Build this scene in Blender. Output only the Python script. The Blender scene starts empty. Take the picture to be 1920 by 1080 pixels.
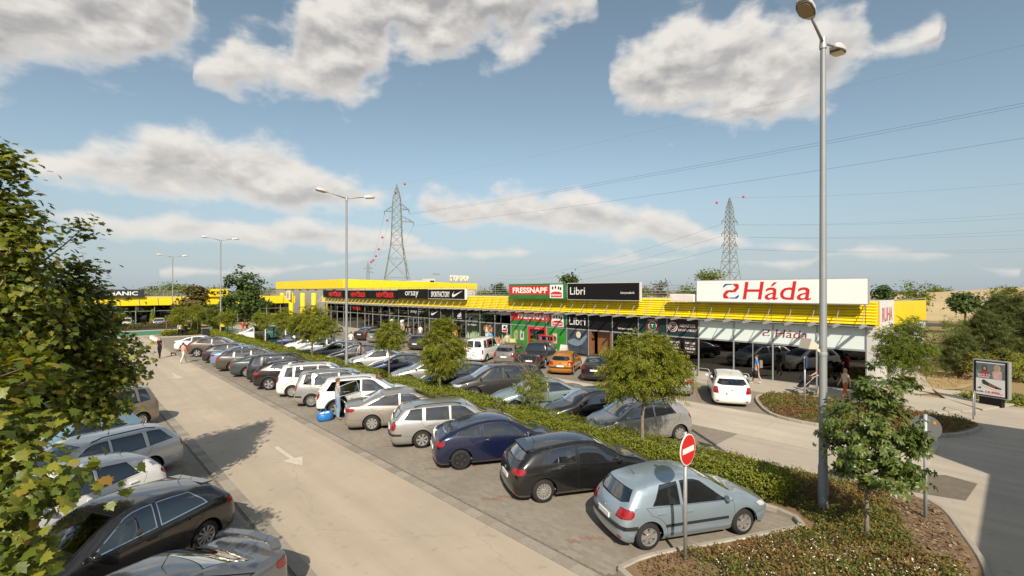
import bpy, bmesh, math, random
import numpy as np
from mathutils import Vector, Matrix
from mathutils.bvhtree import BVHTree

random.seed(7)
RNG = np.random.default_rng(11)
SC = bpy.context.scene
COL = SC.collection
R = math.radians

# ------------------------------------------------------------------ camera, sky, sun, exposure
HEAD = R(43.363)                      # heading of the lens, clockwise from +y (the far end of the lane)
EYE = 5.6
cam_d = bpy.data.cameras.new('camera')
cam_d.sensor_width = 36.0
cam_d.lens = 36.0 * 900.0 / 1920.0
cam_d.shift_y = 5.0 / 1920.0
cam_d.clip_start = 0.1
cam_d.clip_end = 6000.0
cam = bpy.data.objects.new('camera', cam_d)
COL.objects.link(cam)
cam.location = (0, 0, EYE)
cam.rotation_euler = (R(90), 0, -HEAD)
SC.camera = cam

SUN_EL = R(37.5)
SUN_DIR = Vector((0.637, 0.774, -math.tan(SUN_EL))).normalized()     # the way the light travels
world = bpy.data.worlds.new('World')
SC.world = world
world.use_nodes = True
SC.view_settings.view_transform = 'Standard'
SC.view_settings.look = 'None'
SC.view_settings.gamma = 1.0
SC.view_settings.exposure = 0.38
SC.view_settings.use_curve_mapping = False
SC.render.engine = 'CYCLES'
SC.cycles.use_denoising = True
SC.cycles.max_bounces = 7
SC.cycles.diffuse_bounces = 3
SC.cycles.glossy_bounces = 4
SC.cycles.transmission_bounces = 6
SC.cycles.transparent_max_bounces = 12
SC.cycles.caustics_reflective = False
SC.cycles.caustics_refractive = False
SC.cycles.sample_clamp_indirect = 6.0

sun_d = bpy.data.lights.new('sun', 'SUN')
sun_d.energy = 4.7
sun_d.angle = R(0.53)
sun_d.color = (1.0, 0.895, 0.74)
sun = bpy.data.objects.new('sun', sun_d)
COL.objects.link(sun)
sun.rotation_euler = SUN_DIR.to_track_quat('-Z', 'Y').to_euler()
sun.location = (-30, -30, 60)


def sky_nodes():
    nt = world.node_tree
    N, L = nt.nodes, nt.links
    N.clear()
    out = N.new('ShaderNodeOutputWorld')
    bg = N.new('ShaderNodeBackground')
    bg.inputs['Strength'].default_value = 0.090
    L.new(bg.outputs[0], out.inputs[0])
    sky = N.new('ShaderNodeTexSky')
    sky.sky_type = 'NISHITA'
    sky.sun_disc = False
    sky.sun_elevation = SUN_EL
    sky.sun_rotation = math.atan2(-SUN_DIR.x, -SUN_DIR.y)
    sky.altitude = 120
    sky.air_density = 1.0
    sky.dust_density = 0.8
    sky.ozone_density = 1.0
    # direction -> (azimuth from the heading, elevation)
    tc = N.new('ShaderNodeTexCoord')

    def math_n(op, a, b=None, c=None, clamp=False, tree=nt):
        n = tree.nodes.new('ShaderNodeMath')
        n.operation = op
        n.use_clamp = clamp
        for k, v in enumerate((a, b, c)):
            if v is None:
                continue
            if isinstance(v, (int, float)):
                n.inputs[k].default_value = v
            else:
                tree.links.new(v, n.inputs[k])
        return n.outputs[0]
    sep = N.new('ShaderNodeSeparateXYZ')
    L.new(tc.outputs['Generated'], sep.inputs[0])
    sx, sy, sz = sep.outputs
    ch, sh = math.cos(HEAD), math.sin(HEAD)
    right = math_n('SUBTRACT', math_n('MULTIPLY', sx, ch), math_n('MULTIPLY', sy, sh))
    fwd = math_n('ADD', math_n('MULTIPLY', sx, sh), math_n('MULTIPLY', sy, ch))
    az = math_n('ARCTAN2', right, fwd)
    el = math_n('ARCSINE', sz)
    comb = N.new('ShaderNodeCombineXYZ')
    L.new(az, comb.inputs[0])
    L.new(el, comb.inputs[1])

    def ramp(v, lo, hi, a=0.0, b=1.0):
        m = N.new('ShaderNodeMapRange')
        m.interpolation_type = 'SMOOTHSTEP'
        for nm, x in (('From Min', lo), ('From Max', hi), ('To Min', a), ('To Max', b)):
            m.inputs[nm].default_value = x
        L.new(v, m.inputs['Value'])
        return m.outputs[0]

    def noise(sc, detail, rough=0.55, dist=0.0, off=None):
        n = N.new('ShaderNodeTexNoise')
        n.inputs['Scale'].default_value = 1.0
        n.inputs['Detail'].default_value = detail
        n.inputs['Roughness'].default_value = rough
        n.inputs['Distortion'].default_value = dist
        v = N.new('ShaderNodeVectorMath')
        v.operation = 'MULTIPLY'
        L.new(comb.outputs[0], v.inputs[0])
        v.inputs[1].default_value = sc
        if off is not None:
            a2 = N.new('ShaderNodeVectorMath')
            a2.operation = 'ADD'
            a2.inputs[1].default_value = off
            L.new(v.outputs[0], a2.inputs[0])
            v = a2
        L.new(v.outputs[0], n.inputs['Vector'])
        return n.outputs[0]
    # cloud banks: lower and upper edge over azimuth (pixel pairs of the reference, held as directions in the sky)
    VM = 0.72
    banks = [
        ([(-260, 100), (0, 135), (60, 145), (130, 140), (200, 150), (300, 120), (350, 95), (395, 70)], [(-260, -300), (330, -200), (360, -20), (395, 30)]),
        ([(365, 140), (430, 165), (480, 182), (560, 185), (600, 200), (650, 205), (690, 165), (715, 140), (745, 108), (800, 125), (850, 118), (900, 105), (950, 118), (1000, 75), (1050, 45), (1090, 35), (1120, 5)],
         [(365, 130), (420, 70), (450, 40), (500, 62), (540, 70), (560, 20), (600, -60), (700, -250), (1000, -250), (1120, -30)]),
        ([(1140, 140), (1165, 195), (1200, 205), (1260, 228), (1310, 220), (1350, 235), (1385, 258), (1430, 250), (1480, 215), (1540, 185), (1590, 160), (1640, 125), (1690, 98), (1720, 85), (1760, 68)],
         [(1140, 125), (1180, 80), (1230, 40), (1290, 8), (1350, 15), (1400, -20), (1440, 10), (1500, 5), (1570, -5), (1620, 10), (1645, 70), (1690, 82), (1720, 78), (1760, 66)]),
        ([(15, 330), (60, 345), (130, 360), (220, 362), (330, 378), (420, 385), (500, 400), (580, 402), (660, 398), (720, 390), (770, 378)],
         [(15, 285), (60, 262), (120, 258), (190, 248), (235, 264), (300, 240), (350, 242), (420, 256), (500, 262), (540, 275), (575, 300), (620, 312), (680, 335), (720, 352), (770, 372)]),
        ([(40, 408), (120, 416), (180, 430), (260, 448), (350, 455), (450, 462), (550, 468), (650, 470), (740, 466), (790, 450)],
         [(40, 402), (100, 395), (180, 404), (270, 398), (350, 400), (450, 406), (550, 408), (640, 416), (720, 432), (790, 448)]),
        ([(775, 400), (850, 425), (950, 430), (1050, 440), (1150, 445), (1230, 462), (1320, 470), (1420, 472), (1540, 472)],
         [(775, 388), (820, 362), (880, 366), (950, 354), (1030, 356), (1090, 360), (1150, 372), (1220, 382), (1270, 400), (1320, 425), (1400, 445), (1480, 458), (1540, 470)]),
        ([(300, 512), (480, 515), (560, 500), (700, 488), (800, 484), (900, 486), (985, 478), (1030, 462), (1075, 490), (1150, 497), (1235, 490), (1300, 482), (1440, 498), (1500, 498), (1560, 478), (1640, 480), (1720, 482), (1790, 484), (1850, 508), (1910, 512)],
         [(300, 508), (480, 505), (560, 503), (700, 478), (800, 462), (900, 464), (985, 470), (1030, 466), (1075, 484), (1150, 478), (1235, 484), (1300, 486), (1440, 488), (1500, 492), (1560, 474), (1640, 462), (1720, 472), (1790, 476), (1850, 500), (1910, 508)]),
    ]

    def uv_of(px, py):
        u0 = math.atan((px - 960) / 900.0)
        return (u0 + 1.0) / 2.0, math.atan((545 - py) / 900.0 * math.cos(u0)) / VM
    un = math_n('MULTIPLY_ADD', az, 0.5, 0.5, clamp=True)
    vn = math_n('MULTIPLY', el, 1 / VM)
    ucol = N.new('ShaderNodeCombineColor')
    for k in range(3):
        L.new(un, ucol.inputs[k])
    n_here = noise((10.0, 17.0, 1), 8.0, 0.53, 0.15)
    n_sun = noise((10.0, 17.0, 1), 4.0, 0.53, 0.15, off=(-0.10, 0.40, 0))
    relief = math_n('SUBTRACT', n_here, n_sun)
    big = math_n('MULTIPLY_ADD', n_here, 0.36, -0.18)
    lump = math_n('MULTIPLY_ADD', noise((5.0, 8.0, 1), 2.0), 0.10, -0.05)
    wob = math_n('ADD', big, lump)
    best, rel = None, None
    for bot, top in banks:
        cn = N.new('ShaderNodeRGBCurve')
        for ch_, pts in ((0, bot), (1, top)):
            cv = cn.mapping.curves[ch_]
            P2 = [uv_of(*p) for p in pts]
            P2 = [(u_, min(max(v_, 0.0), 1.0)) for u_, v_ in P2]
            m0, m1 = P2[0], P2[-1]
            mid0 = 1.0 if ch_ == 0 else 0.0
            # beyond its ends the bank closes: lower edge above the upper one
            P2 = [(max(m0[0] - 0.02, 0.001), mid0)] + P2 + [(min(m1[0] + 0.02, 0.999), mid0)]
            if bot[0][0] < 0:
                P2 = P2[1:]
            cv.points[0].location = (0.0, P2[0][1])
            cv.points[1].location = (1.0, P2[-1][1])
            for u_, v_ in P2:
                q = cv.points.new(u_, v_)
            for q in cv.points:
                q.handle_type = 'AUTO_CLAMPED'
        cn.mapping.use_clip = True
        cn.mapping.update()
        L.new(ucol.outputs[0], cn.inputs['Color'])
        sc_ = N.new('ShaderNodeSeparateColor')
        L.new(cn.outputs[0], sc_.inputs[0])
        a_ = math_n('SUBTRACT', vn, sc_.outputs[0])
        b2 = math_n('SUBTRACT', sc_.outputs[1], vn)
        d_ = math_n('MINIMUM', a_, b2)
        t_ = math_n('DIVIDE', a_, math_n('MAXIMUM', math_n('ADD', a_, b2), 0.012))
        if best is None:
            best, rel = d_, t_
        else:
            gt_ = math_n('GREATER_THAN', d_, best)
            mx = N.new('ShaderNodeMix')
            L.new(gt_, mx.inputs[0])
            L.new(rel, mx.inputs[2])
            L.new(t_, mx.inputs[3])
            rel = mx.outputs[0]
            best = math_n('MAXIMUM', best, d_)
    # the rest of the sky carries the same kind of cloud, scattered
    gen = math_n('MULTIPLY_ADD', noise((2.1, 5.0, 1), 2.0), 0.6, -0.33)
    away = math_n('MAXIMUM', math_n('MULTIPLY_ADD', math_n('ABSOLUTE', az), 6.0, -5.3), math_n('MULTIPLY_ADD', el, 8.0, -4.7), clamp=True)
    mg = N.new('ShaderNodeMix')
    L.new(away, mg.inputs[0])
    L.new(best, mg.inputs[2])
    L.new(gen, mg.inputs[3])
    mr_ = N.new('ShaderNodeMix')
    L.new(away, mr_.inputs[0])
    L.new(rel, mr_.inputs[2])
    mr_.inputs[3].default_value = 0.55
    # near the horizon the puffs get small
    amp = ramp(el, 0.03, 0.32, 0.20, 0.80)
    dens = math_n('ADD', mg.outputs[0], math_n('MULTIPLY', wob, amp))
    soft = math_n('DIVIDE', dens, ramp(el, 0.03, 0.32, 0.016, 0.052))
    alpha = ramp(soft, -0.45, 1.15)
    # lit heads above, grey bellies below
    sh_ = math_n('ADD', math_n('MULTIPLY', mr_.outputs[0], 0.8), math_n('MULTIPLY', relief, 3.0))
    shade = ramp(sh_, -0.40, 1.05)
    thick = ramp(soft, -0.1, 1.6)
    dark_ = math_n('MULTIPLY', math_n('SUBTRACT', 1.0, shade), thick)
    dark_ = math_n('MULTIPLY', dark_, ramp(el, 0.04, 0.30, 0.50, 0.95))
    cc = N.new('ShaderNodeMix')
    cc.data_type = 'RGBA'
    L.new(dark_, cc.inputs[0])
    cc.inputs[6].default_value = (CLOUD[0], CLOUD[1], CLOUD[2], 1)
    cc.inputs[7].default_value = (CLOUD[0] * 0.44, CLOUD[1] * 0.455, CLOUD[2] * 0.49, 1)
    alpha = math_n('MULTIPLY', alpha, ramp(el, -0.01, 0.2, 0.74, 0.97))
    fin = N.new('ShaderNodeMix')
    fin.data_type = 'RGBA'
    L.new(alpha, fin.inputs[0])
    hs = N.new('ShaderNodeHueSaturation')
    hs.inputs['Saturation'].default_value = 0.80
    hs.inputs['Hue'].default_value = 0.480
    L.new(sky.outputs[0], hs.inputs['Color'])
    hm = N.new('ShaderNodeMix')
    hm.data_type = 'RGBA'
    L.new(ramp(el, -0.02, 0.30, 0.80, 0.0), hm.inputs[0])
    L.new(hs.outputs[0], hm.inputs[6])
    hm.inputs[7].default_value = (3.35, 4.15, 4.75, 1)
    L.new(hm.outputs[2], fin.inputs[6])
    L.new(cc.outputs[2], fin.inputs[7])
    L.new(fin.outputs[2], bg.inputs['Color'])


CLOUD = (7.3, 6.95, 6.5)
sky_nodes()
world.cycles.sampling_method = 'MANUAL'
world.cycles.sample_map_resolution = 512

# ------------------------------------------------------------------ helpers


def tag(o, label=None, cat=None, group=None, kind=None):
    if label:
        o['label'] = label
    if cat:
        o['category'] = cat
    if group:
        o['group'] = group
    if kind:
        o['kind'] = kind
    return o


def thing(name, label, cat, loc=(0, 0, 0), rz=0.0, group=None):
    o = bpy.data.objects.new(name, None)
    o.empty_display_size = 0.2
    COL.objects.link(o)
    o.location = loc
    o.rotation_euler = (0, 0, rz)
    return tag(o, label, cat, group)


def link(name, me, parent=None, mats=None):
    o = bpy.data.objects.new(name, me)
    COL.objects.link(o)
    if parent is not None:
        o.parent = parent
    if mats is not None:
        for i, m in enumerate(mats):
            if len(me.materials) <= i:
                me.materials.append(m)
            if me.materials[i] is not m:
                o.material_slots[i].link = 'OBJECT'
                o.material_slots[i].material = m
    return o


def np_mesh(name, V, F, mats, smooth=False, mi=None):
    """V (n,3), F (m,k) array with one k, or a list of such arrays."""
    me = bpy.data.meshes.new(name)
    Fs = F if isinstance(F, list) else [F]
    Fs = [np.asarray(a, dtype=np.int32) for a in Fs if len(a)]
    V = np.asarray(V, dtype=np.float32)
    me.vertices.add(len(V))
    me.vertices.foreach_set('co', V.ravel())
    nl = sum(a.size for a in Fs)
    npoly = sum(len(a) for a in Fs)
    me.loops.add(nl)
    me.polygons.add(npoly)
    me.loops.foreach_set('vertex_index', np.concatenate([a.ravel() for a in Fs]))
    tot = np.concatenate([np.full(len(a), a.shape[1], dtype=np.int32) for a in Fs])
    st = np.concatenate([[0], np.cumsum(tot)[:-1]]).astype(np.int32)
    me.polygons.foreach_set('loop_start', st)
    try:
        me.polygons.foreach_set('loop_total', tot)
    except Exception:
        pass
    if mi is not None:
        me.polygons.foreach_set('material_index', np.asarray(mi, dtype=np.int32))
    me.polygons.foreach_set('use_smooth', np.full(npoly, bool(smooth)))
    me.update(calc_edges=True)
    for m in (mats if isinstance(mats, (list, tuple)) else [mats]):
        me.materials.append(m)
    return me


class MB:
    """collects simple solids; build() links them as one mesh object"""

    def __init__(self):
        self.v, self.f, self.m = [], [], []

    def add(self, vs, fs, mi=0):
        b = len(self.v)
        self.v += [tuple(p) for p in vs]
        self.f += [tuple(b + i for i in f) for f in fs]
        self.m += [mi] * len(fs)
        return self

    def box(self, x0, x1, y0, y1, z0, z1, mi=0):
        vs = [(x, y, z) for z in (z0, z1) for y in (y0, y1) for x in (x0, x1)]
        return self.add(vs, [(0, 2, 3, 1), (4, 5, 7, 6), (0, 1, 5, 4), (1, 3, 7, 5), (3, 2, 6, 7), (2, 0, 4, 6)], mi)

    def bar(self, p, q, w, h, mi=0, up=(0, 0, 1)):
        p, q = Vector(p), Vector(q)
        d = (q - p).normalized()
        u = Vector(up)
        s = d.cross(u)
        if s.length < 1e-4:
            s = d.cross(Vector((1, 0, 0)))
        s.normalize()
        u = s.cross(d)
        vs = []
        for c in (p, q):
            for a, b in ((-1, -1), (1, -1), (1, 1), (-1, 1)):
                vs.append(c + s * (a * w / 2) + u * (b * h / 2))
        return self.add(vs, [(0, 3, 2, 1), (4, 5, 6, 7), (0, 1, 5, 4), (1, 2, 6, 5), (2, 3, 7, 6), (3, 0, 4, 7)], mi)

    def tube(self, pts, rs, n=8, mi=0, caps=True):
        pts = [Vector(p) for p in pts]
        if not isinstance(rs, (list, tuple)):
            rs = [rs] * len(pts)
        vs, fs = [], []
        prev = None
        for i, p in enumerate(pts):
            d = (pts[min(i + 1, len(pts) - 1)] - pts[max(i - 1, 0)]).normalized()
            if prev is None:
                s = d.cross(Vector((0, 0, 1)) if abs(d.z) < 0.9 else Vector((1, 0, 0))).normalized()
            else:
                s = (prev - d * prev.dot(d)).normalized()
            prev = s
            t = d.cross(s)
            for k in range(n):
                a = 2 * math.pi * k / n
                vs.append(p + (s * math.cos(a) + t * math.sin(a)) * rs[i])
        for i in range(len(pts) - 1):
            for k in range(n):
                a, b = i * n + k, i * n + (k + 1) % n
                fs.append((a, b, b + n, a + n))
        if caps:
            fs.append(tuple(range(n - 1, -1, -1)))
            fs.append(tuple(range((len(pts) - 1) * n, len(pts) * n)))
        return self.add(vs, fs, mi)

    def prism(self, poly, z0, z1, mi=0):
        n = len(poly)
        vs = [(x, y, z0) for x, y in poly] + [(x, y, z1) for x, y in poly]
        return self.add(vs, [tuple(range(n - 1, -1, -1)), tuple(range(n, 2 * n))] + [(i, (i + 1) % n, n + (i + 1) % n, n + i) for i in range(n)], mi)

    def lathe(self, prof, n=16, axis='z', c=(0, 0, 0), mi=0, sgn=1):
        """prof: list of (radius, height)"""
        vs, fs = [], []
        for r, h in prof:
            for k in range(n):
                a = 2 * math.pi * k / n
                x, y = r * math.cos(a), r * math.sin(a)
                p = (x, y, h) if axis == 'z' else (x, h * sgn, y)
                vs.append((p[0] + c[0], p[1] + c[1], p[2] + c[2]))
        for i in range(len(prof) - 1):
            for k in range(n):
                a, b = i * n + k, i * n + (k + 1) % n
                fs.append((a, b, b + n, a + n) if (axis == 'z') == (sgn == 1) else (a, a + n, b + n, b))
        return self.add(vs, fs, mi)

    def xf(self, M):
        self.v = [tuple(M @ Vector(p)) for p in self.v]
        return self

    def mesh(self, name, mats, smooth=False, flip=False):
        me = bpy.data.meshes.new(name)
        me.from_pydata(self.v, [], self.f)
        for m in (mats if isinstance(mats, (list, tuple)) else [mats]):
            me.materials.append(m)
        if any(self.m):
            me.polygons.foreach_set('material_index', self.m)
        if smooth:
            me.polygons.foreach_set('use_smooth', [True] * len(self.f))
        me.update()
        return me

    def build(self, name, mats, parent=None, smooth=False, sharp=None, rel=True):
        if parent is not None and rel:
            lx, ly, lz = parent.location
            if parent.parent is not None:
                g = parent.parent.location
                lx, ly, lz = lx + g[0], ly + g[1], lz + g[2]
            if (lx, ly, lz) != (0, 0, 0) and not parent.get('localspace'):
                self.v = [(x - lx, y - ly, z - lz) for x, y, z in self.v]
        me = self.mesh(name, mats, smooth or sharp is not None)
        if sharp is not None:
            sharpen(me, sharp)
        return link(name, me, parent)


def sharpen(me, deg):
    bm = bmesh.new()
    bm.from_mesh(me)
    lim = R(deg)
    for e in bm.edges:
        if len(e.link_faces) == 2 and e.calc_face_angle(0) > lim:
            e.smooth = False
    bm.to_mesh(me)
    bm.free()


def local(o):
    o['localspace'] = True
    return o


def text_mesh(name, s, size, mat, offset=0.0, shear=0.0, extrude=0.004, align='CENTER', spacing=1.0):
    cu = bpy.data.curves.new(name, 'FONT')
    cu.body = s
    cu.size = size
    cu.align_x = align
    cu.align_y = 'CENTER'
    cu.offset = offset
    cu.shear = shear
    cu.extrude = extrude
    cu.space_character = spacing
    cu.resolution_u = 3
    ob = bpy.data.objects.new(name, cu)
    COL.objects.link(ob)
    dg = bpy.context.evaluated_depsgraph_get()
    me = bpy.data.meshes.new_from_object(ob.evaluated_get(dg))
    bpy.data.objects.remove(ob)
    bpy.data.curves.remove(cu)
    me.materials.clear()
    me.materials.append(mat)
    return me


def mesh_width(me):
    xs = [v.co.x for v in me.vertices]
    return max(xs) - min(xs) if xs else 0


def fit_text(name, s, w, h, mat, parent, M, **k):
    """lettering stretched to w x h, set by matrix M (x to the right, y up, z out of the board)"""
    me = text_mesh(name, s, 1.0, mat, **k)
    co = np.array([v.co[:] for v in me.vertices])
    lo, hi = co.min(0), co.max(0)
    co[:, 0] = (co[:, 0] - (lo[0] + hi[0]) / 2) * (w / max(hi[0] - lo[0], 1e-5))
    co[:, 1] = (co[:, 1] - (lo[1] + hi[1]) / 2) * (h / max(hi[1] - lo[1], 1e-5))
    me.vertices.foreach_set('co', co.astype(np.float32).ravel())
    me.transform(M)
    me.update()
    return link(name, me, parent)


# ------------------------------------------------------------------ materials
MATS = {}


def mat(name, col=(0.5, 0.5, 0.5), rough=0.5, metal=0.0, spec=0.5, coat=0.0, noise=None, bump=None, emit=None):
    """noise=(scale, amount) varies the colour; bump=(scale, strength)"""
    if name in MATS:
        return MATS[name]
    m = bpy.data.materials.new(name)
    m.use_nodes = True
    nt = m.node_tree
    b = nt.nodes['Principled BSDF']
    b.inputs['Base Color'].default_value = (*col, 1)
    b.inputs['Roughness'].default_value = rough
    b.inputs['Metallic'].default_value = metal
    b.inputs['Specular IOR Level'].default_value = spec
    b.inputs['Coat Weight'].default_value = coat
    b.inputs['Coat Roughness'].default_value = 0.03
    if emit:
        b.inputs['Emission Color'].default_value = (*emit[:3], 1)
        b.inputs['Emission Strength'].default_value = emit[3]
    tcn = None
    if noise or bump:
        tcn = nt.nodes.new('ShaderNodeTexCoord')
    if noise:
        n = nt.nodes.new('ShaderNodeTexNoise')
        n.inputs['Scale'].default_value = noise[0]
        n.inputs['Detail'].default_value = 6
        n.inputs['Roughness'].default_value = 0.6
        nt.links.new(tcn.outputs['Object'], n.inputs['Vector'])
        r = nt.nodes.new('ShaderNodeMapRange')
        r.inputs['From Min'].default_value = 0.25
        r.inputs['From Max'].default_value = 0.75
        r.inputs['To Min'].default_value = 1 - noise[1]
        r.inputs['To Max'].default_value = 1 + noise[1]
        nt.links.new(n.outputs[0], r.inputs['Value'])
        h = nt.nodes.new('ShaderNodeHueSaturation')
        h.inputs['Color'].default_value = (*col, 1)
        nt.links.new(r.outputs[0], h.inputs['Value'])
        nt.links.new(h.outputs[0], b.inputs['Base Color'])
    if bump:
        n = nt.nodes.new('ShaderNodeTexNoise')
        n.inputs['Scale'].default_value = bump[0]
        n.inputs['Detail'].default_value = 4
        nt.links.new(tcn.outputs['Object'], n.inputs['Vector'])
        bp = nt.nodes.new('ShaderNodeBump')
        bp.inputs['Strength'].default_value = bump[1]
        bp.inputs['Distance'].default_value = 0.02
        nt.links.new(n.outputs[0], bp.inputs['Height'])
        nt.links.new(bp.outputs[0], b.inputs['Normal'])
    MATS[name] = m
    return m


def island_mat(name, ramp_cols, rough=0.6, transl=0.0, spec=0.3, big=None, vscale=0.0):
    """colour drawn per loose piece from a ramp; transl adds light through leaves; big=(scale, amount, colour) tints large patches"""
    if name in MATS:
        return MATS[name]
    m = bpy.data.materials.new(name)
    m.use_nodes = True
    nt = m.node_tree
    N, L = nt.nodes, nt.links
    b = N['Principled BSDF']
    geo = N.new('ShaderNodeNewGeometry')
    cr = N.new('ShaderNodeValToRGB')
    el = cr.color_ramp.elements
    el[0].position, el[0].color = ramp_cols[0][0], (*ramp_cols[0][1], 1)
    el[1].position, el[1].color = ramp_cols[-1][0], (*ramp_cols[-1][1], 1)
    for p, c in ramp_cols[1:-1]:
        e = el.new(p)
        e.color = (*c, 1)
    L.new(geo.outputs['Random Per Island'], cr.inputs[0])
    col = cr.outputs[0]
    if big:
        tcn = N.new('ShaderNodeTexCoord')
        n = N.new('ShaderNodeTexNoise')
        n.inputs['Scale'].default_value = big[0]
        n.inputs['Detail'].default_value = 5
        L.new(tcn.outputs['Object'], n.inputs['Vector'])
        mr = N.new('ShaderNodeMapRange')
        mr.inputs['From Min'].default_value = 0.45
        mr.inputs['From Max'].default_value = 0.62
        mr.inputs['To Max'].default_value = big[1]
        L.new(n.outputs[0], mr.inputs['Value'])
        mx = N.new('ShaderNodeMix')
        mx.data_type = 'RGBA'
        L.new(mr.outputs[0], mx.inputs[0])
        L.new(col, mx.inputs[6])
        mx.inputs[7].default_value = (*big[2], 1)
        col = mx.outputs[2]
    L.new(col, b.inputs['Base Color'])
    b.inputs['Roughness'].default_value = rough
    b.inputs['Specular IOR Level'].default_value = spec
    if transl > 0:
        tr = N.new('ShaderNodeBsdfTranslucent')
        gm = N.new('ShaderNodeHueSaturation')
        gm.inputs['Saturation'].default_value = 1.15
        gm.inputs['Value'].default_value = 1.3
        L.new(col, gm.inputs['Color'])
        L.new(gm.outputs[0], tr.inputs[0])
        ms = N.new('ShaderNodeMixShader')
        ms.inputs[0].default_value = transl
        L.new(b.outputs[0], ms.inputs[1])
        L.new(tr.outputs[0], ms.inputs[2])
        L.new(ms.outputs[0], N['Material Output'].inputs[0])
    MATS[name] = m
    return m


def glass_mat(name, tint, refl=1.0, rough=0.0, ior=1.5):
    if name in MATS:
        return MATS[name]
    m = bpy.data.materials.new(name)
    m.use_nodes = True
    nt = m.node_tree
    N, L = nt.nodes, nt.links
    N.remove(N['Principled BSDF'])
    t = N.new('ShaderNodeBsdfTransparent')
    t.inputs[0].default_value = (*tint, 1)
    g = N.new('ShaderNodeBsdfGlossy')
    g.inputs['Roughness'].default_value = rough
    g.inputs[0].default_value = (1, 1, 1, 1)
    f = N.new('ShaderNodeFresnel')
    f.inputs[0].default_value = ior
    ml = N.new('ShaderNodeMath')
    ml.operation = 'MULTIPLY'
    ml.use_clamp = True
    ml.inputs[1].default_value = refl
    L.new(f.outputs[0], ml.inputs[0])
    ms = N.new('ShaderNodeMixShader')
    L.new(ml.outputs[0], ms.inputs[0])
    L.new(t.outputs[0], ms.inputs[1])
    L.new(g.outputs[0], ms.inputs[2])
    L.new(ms.outputs[0], N['Material Output'].inputs[0])
    MATS[name] = m
    return m


def paint(col, metal=0.0, rough=0.35, name=None):
    n = name or 'car_paint_%d_%d_%d_%d' % (int(col[0] * 999), int(col[1] * 999), int(col[2] * 999), int(metal * 9))
    return mat(n, col, rough, metal, 0.5, coat=1.0, noise=(2.0, 0.05))

# ------------------------------------------------------------------ ground, lanes, paving, kerbs
STALL = math.atan2(0.466, 0.885)
HX, HY_ = 0.885, 0.466                 # stall direction (x, |y|)


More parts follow.
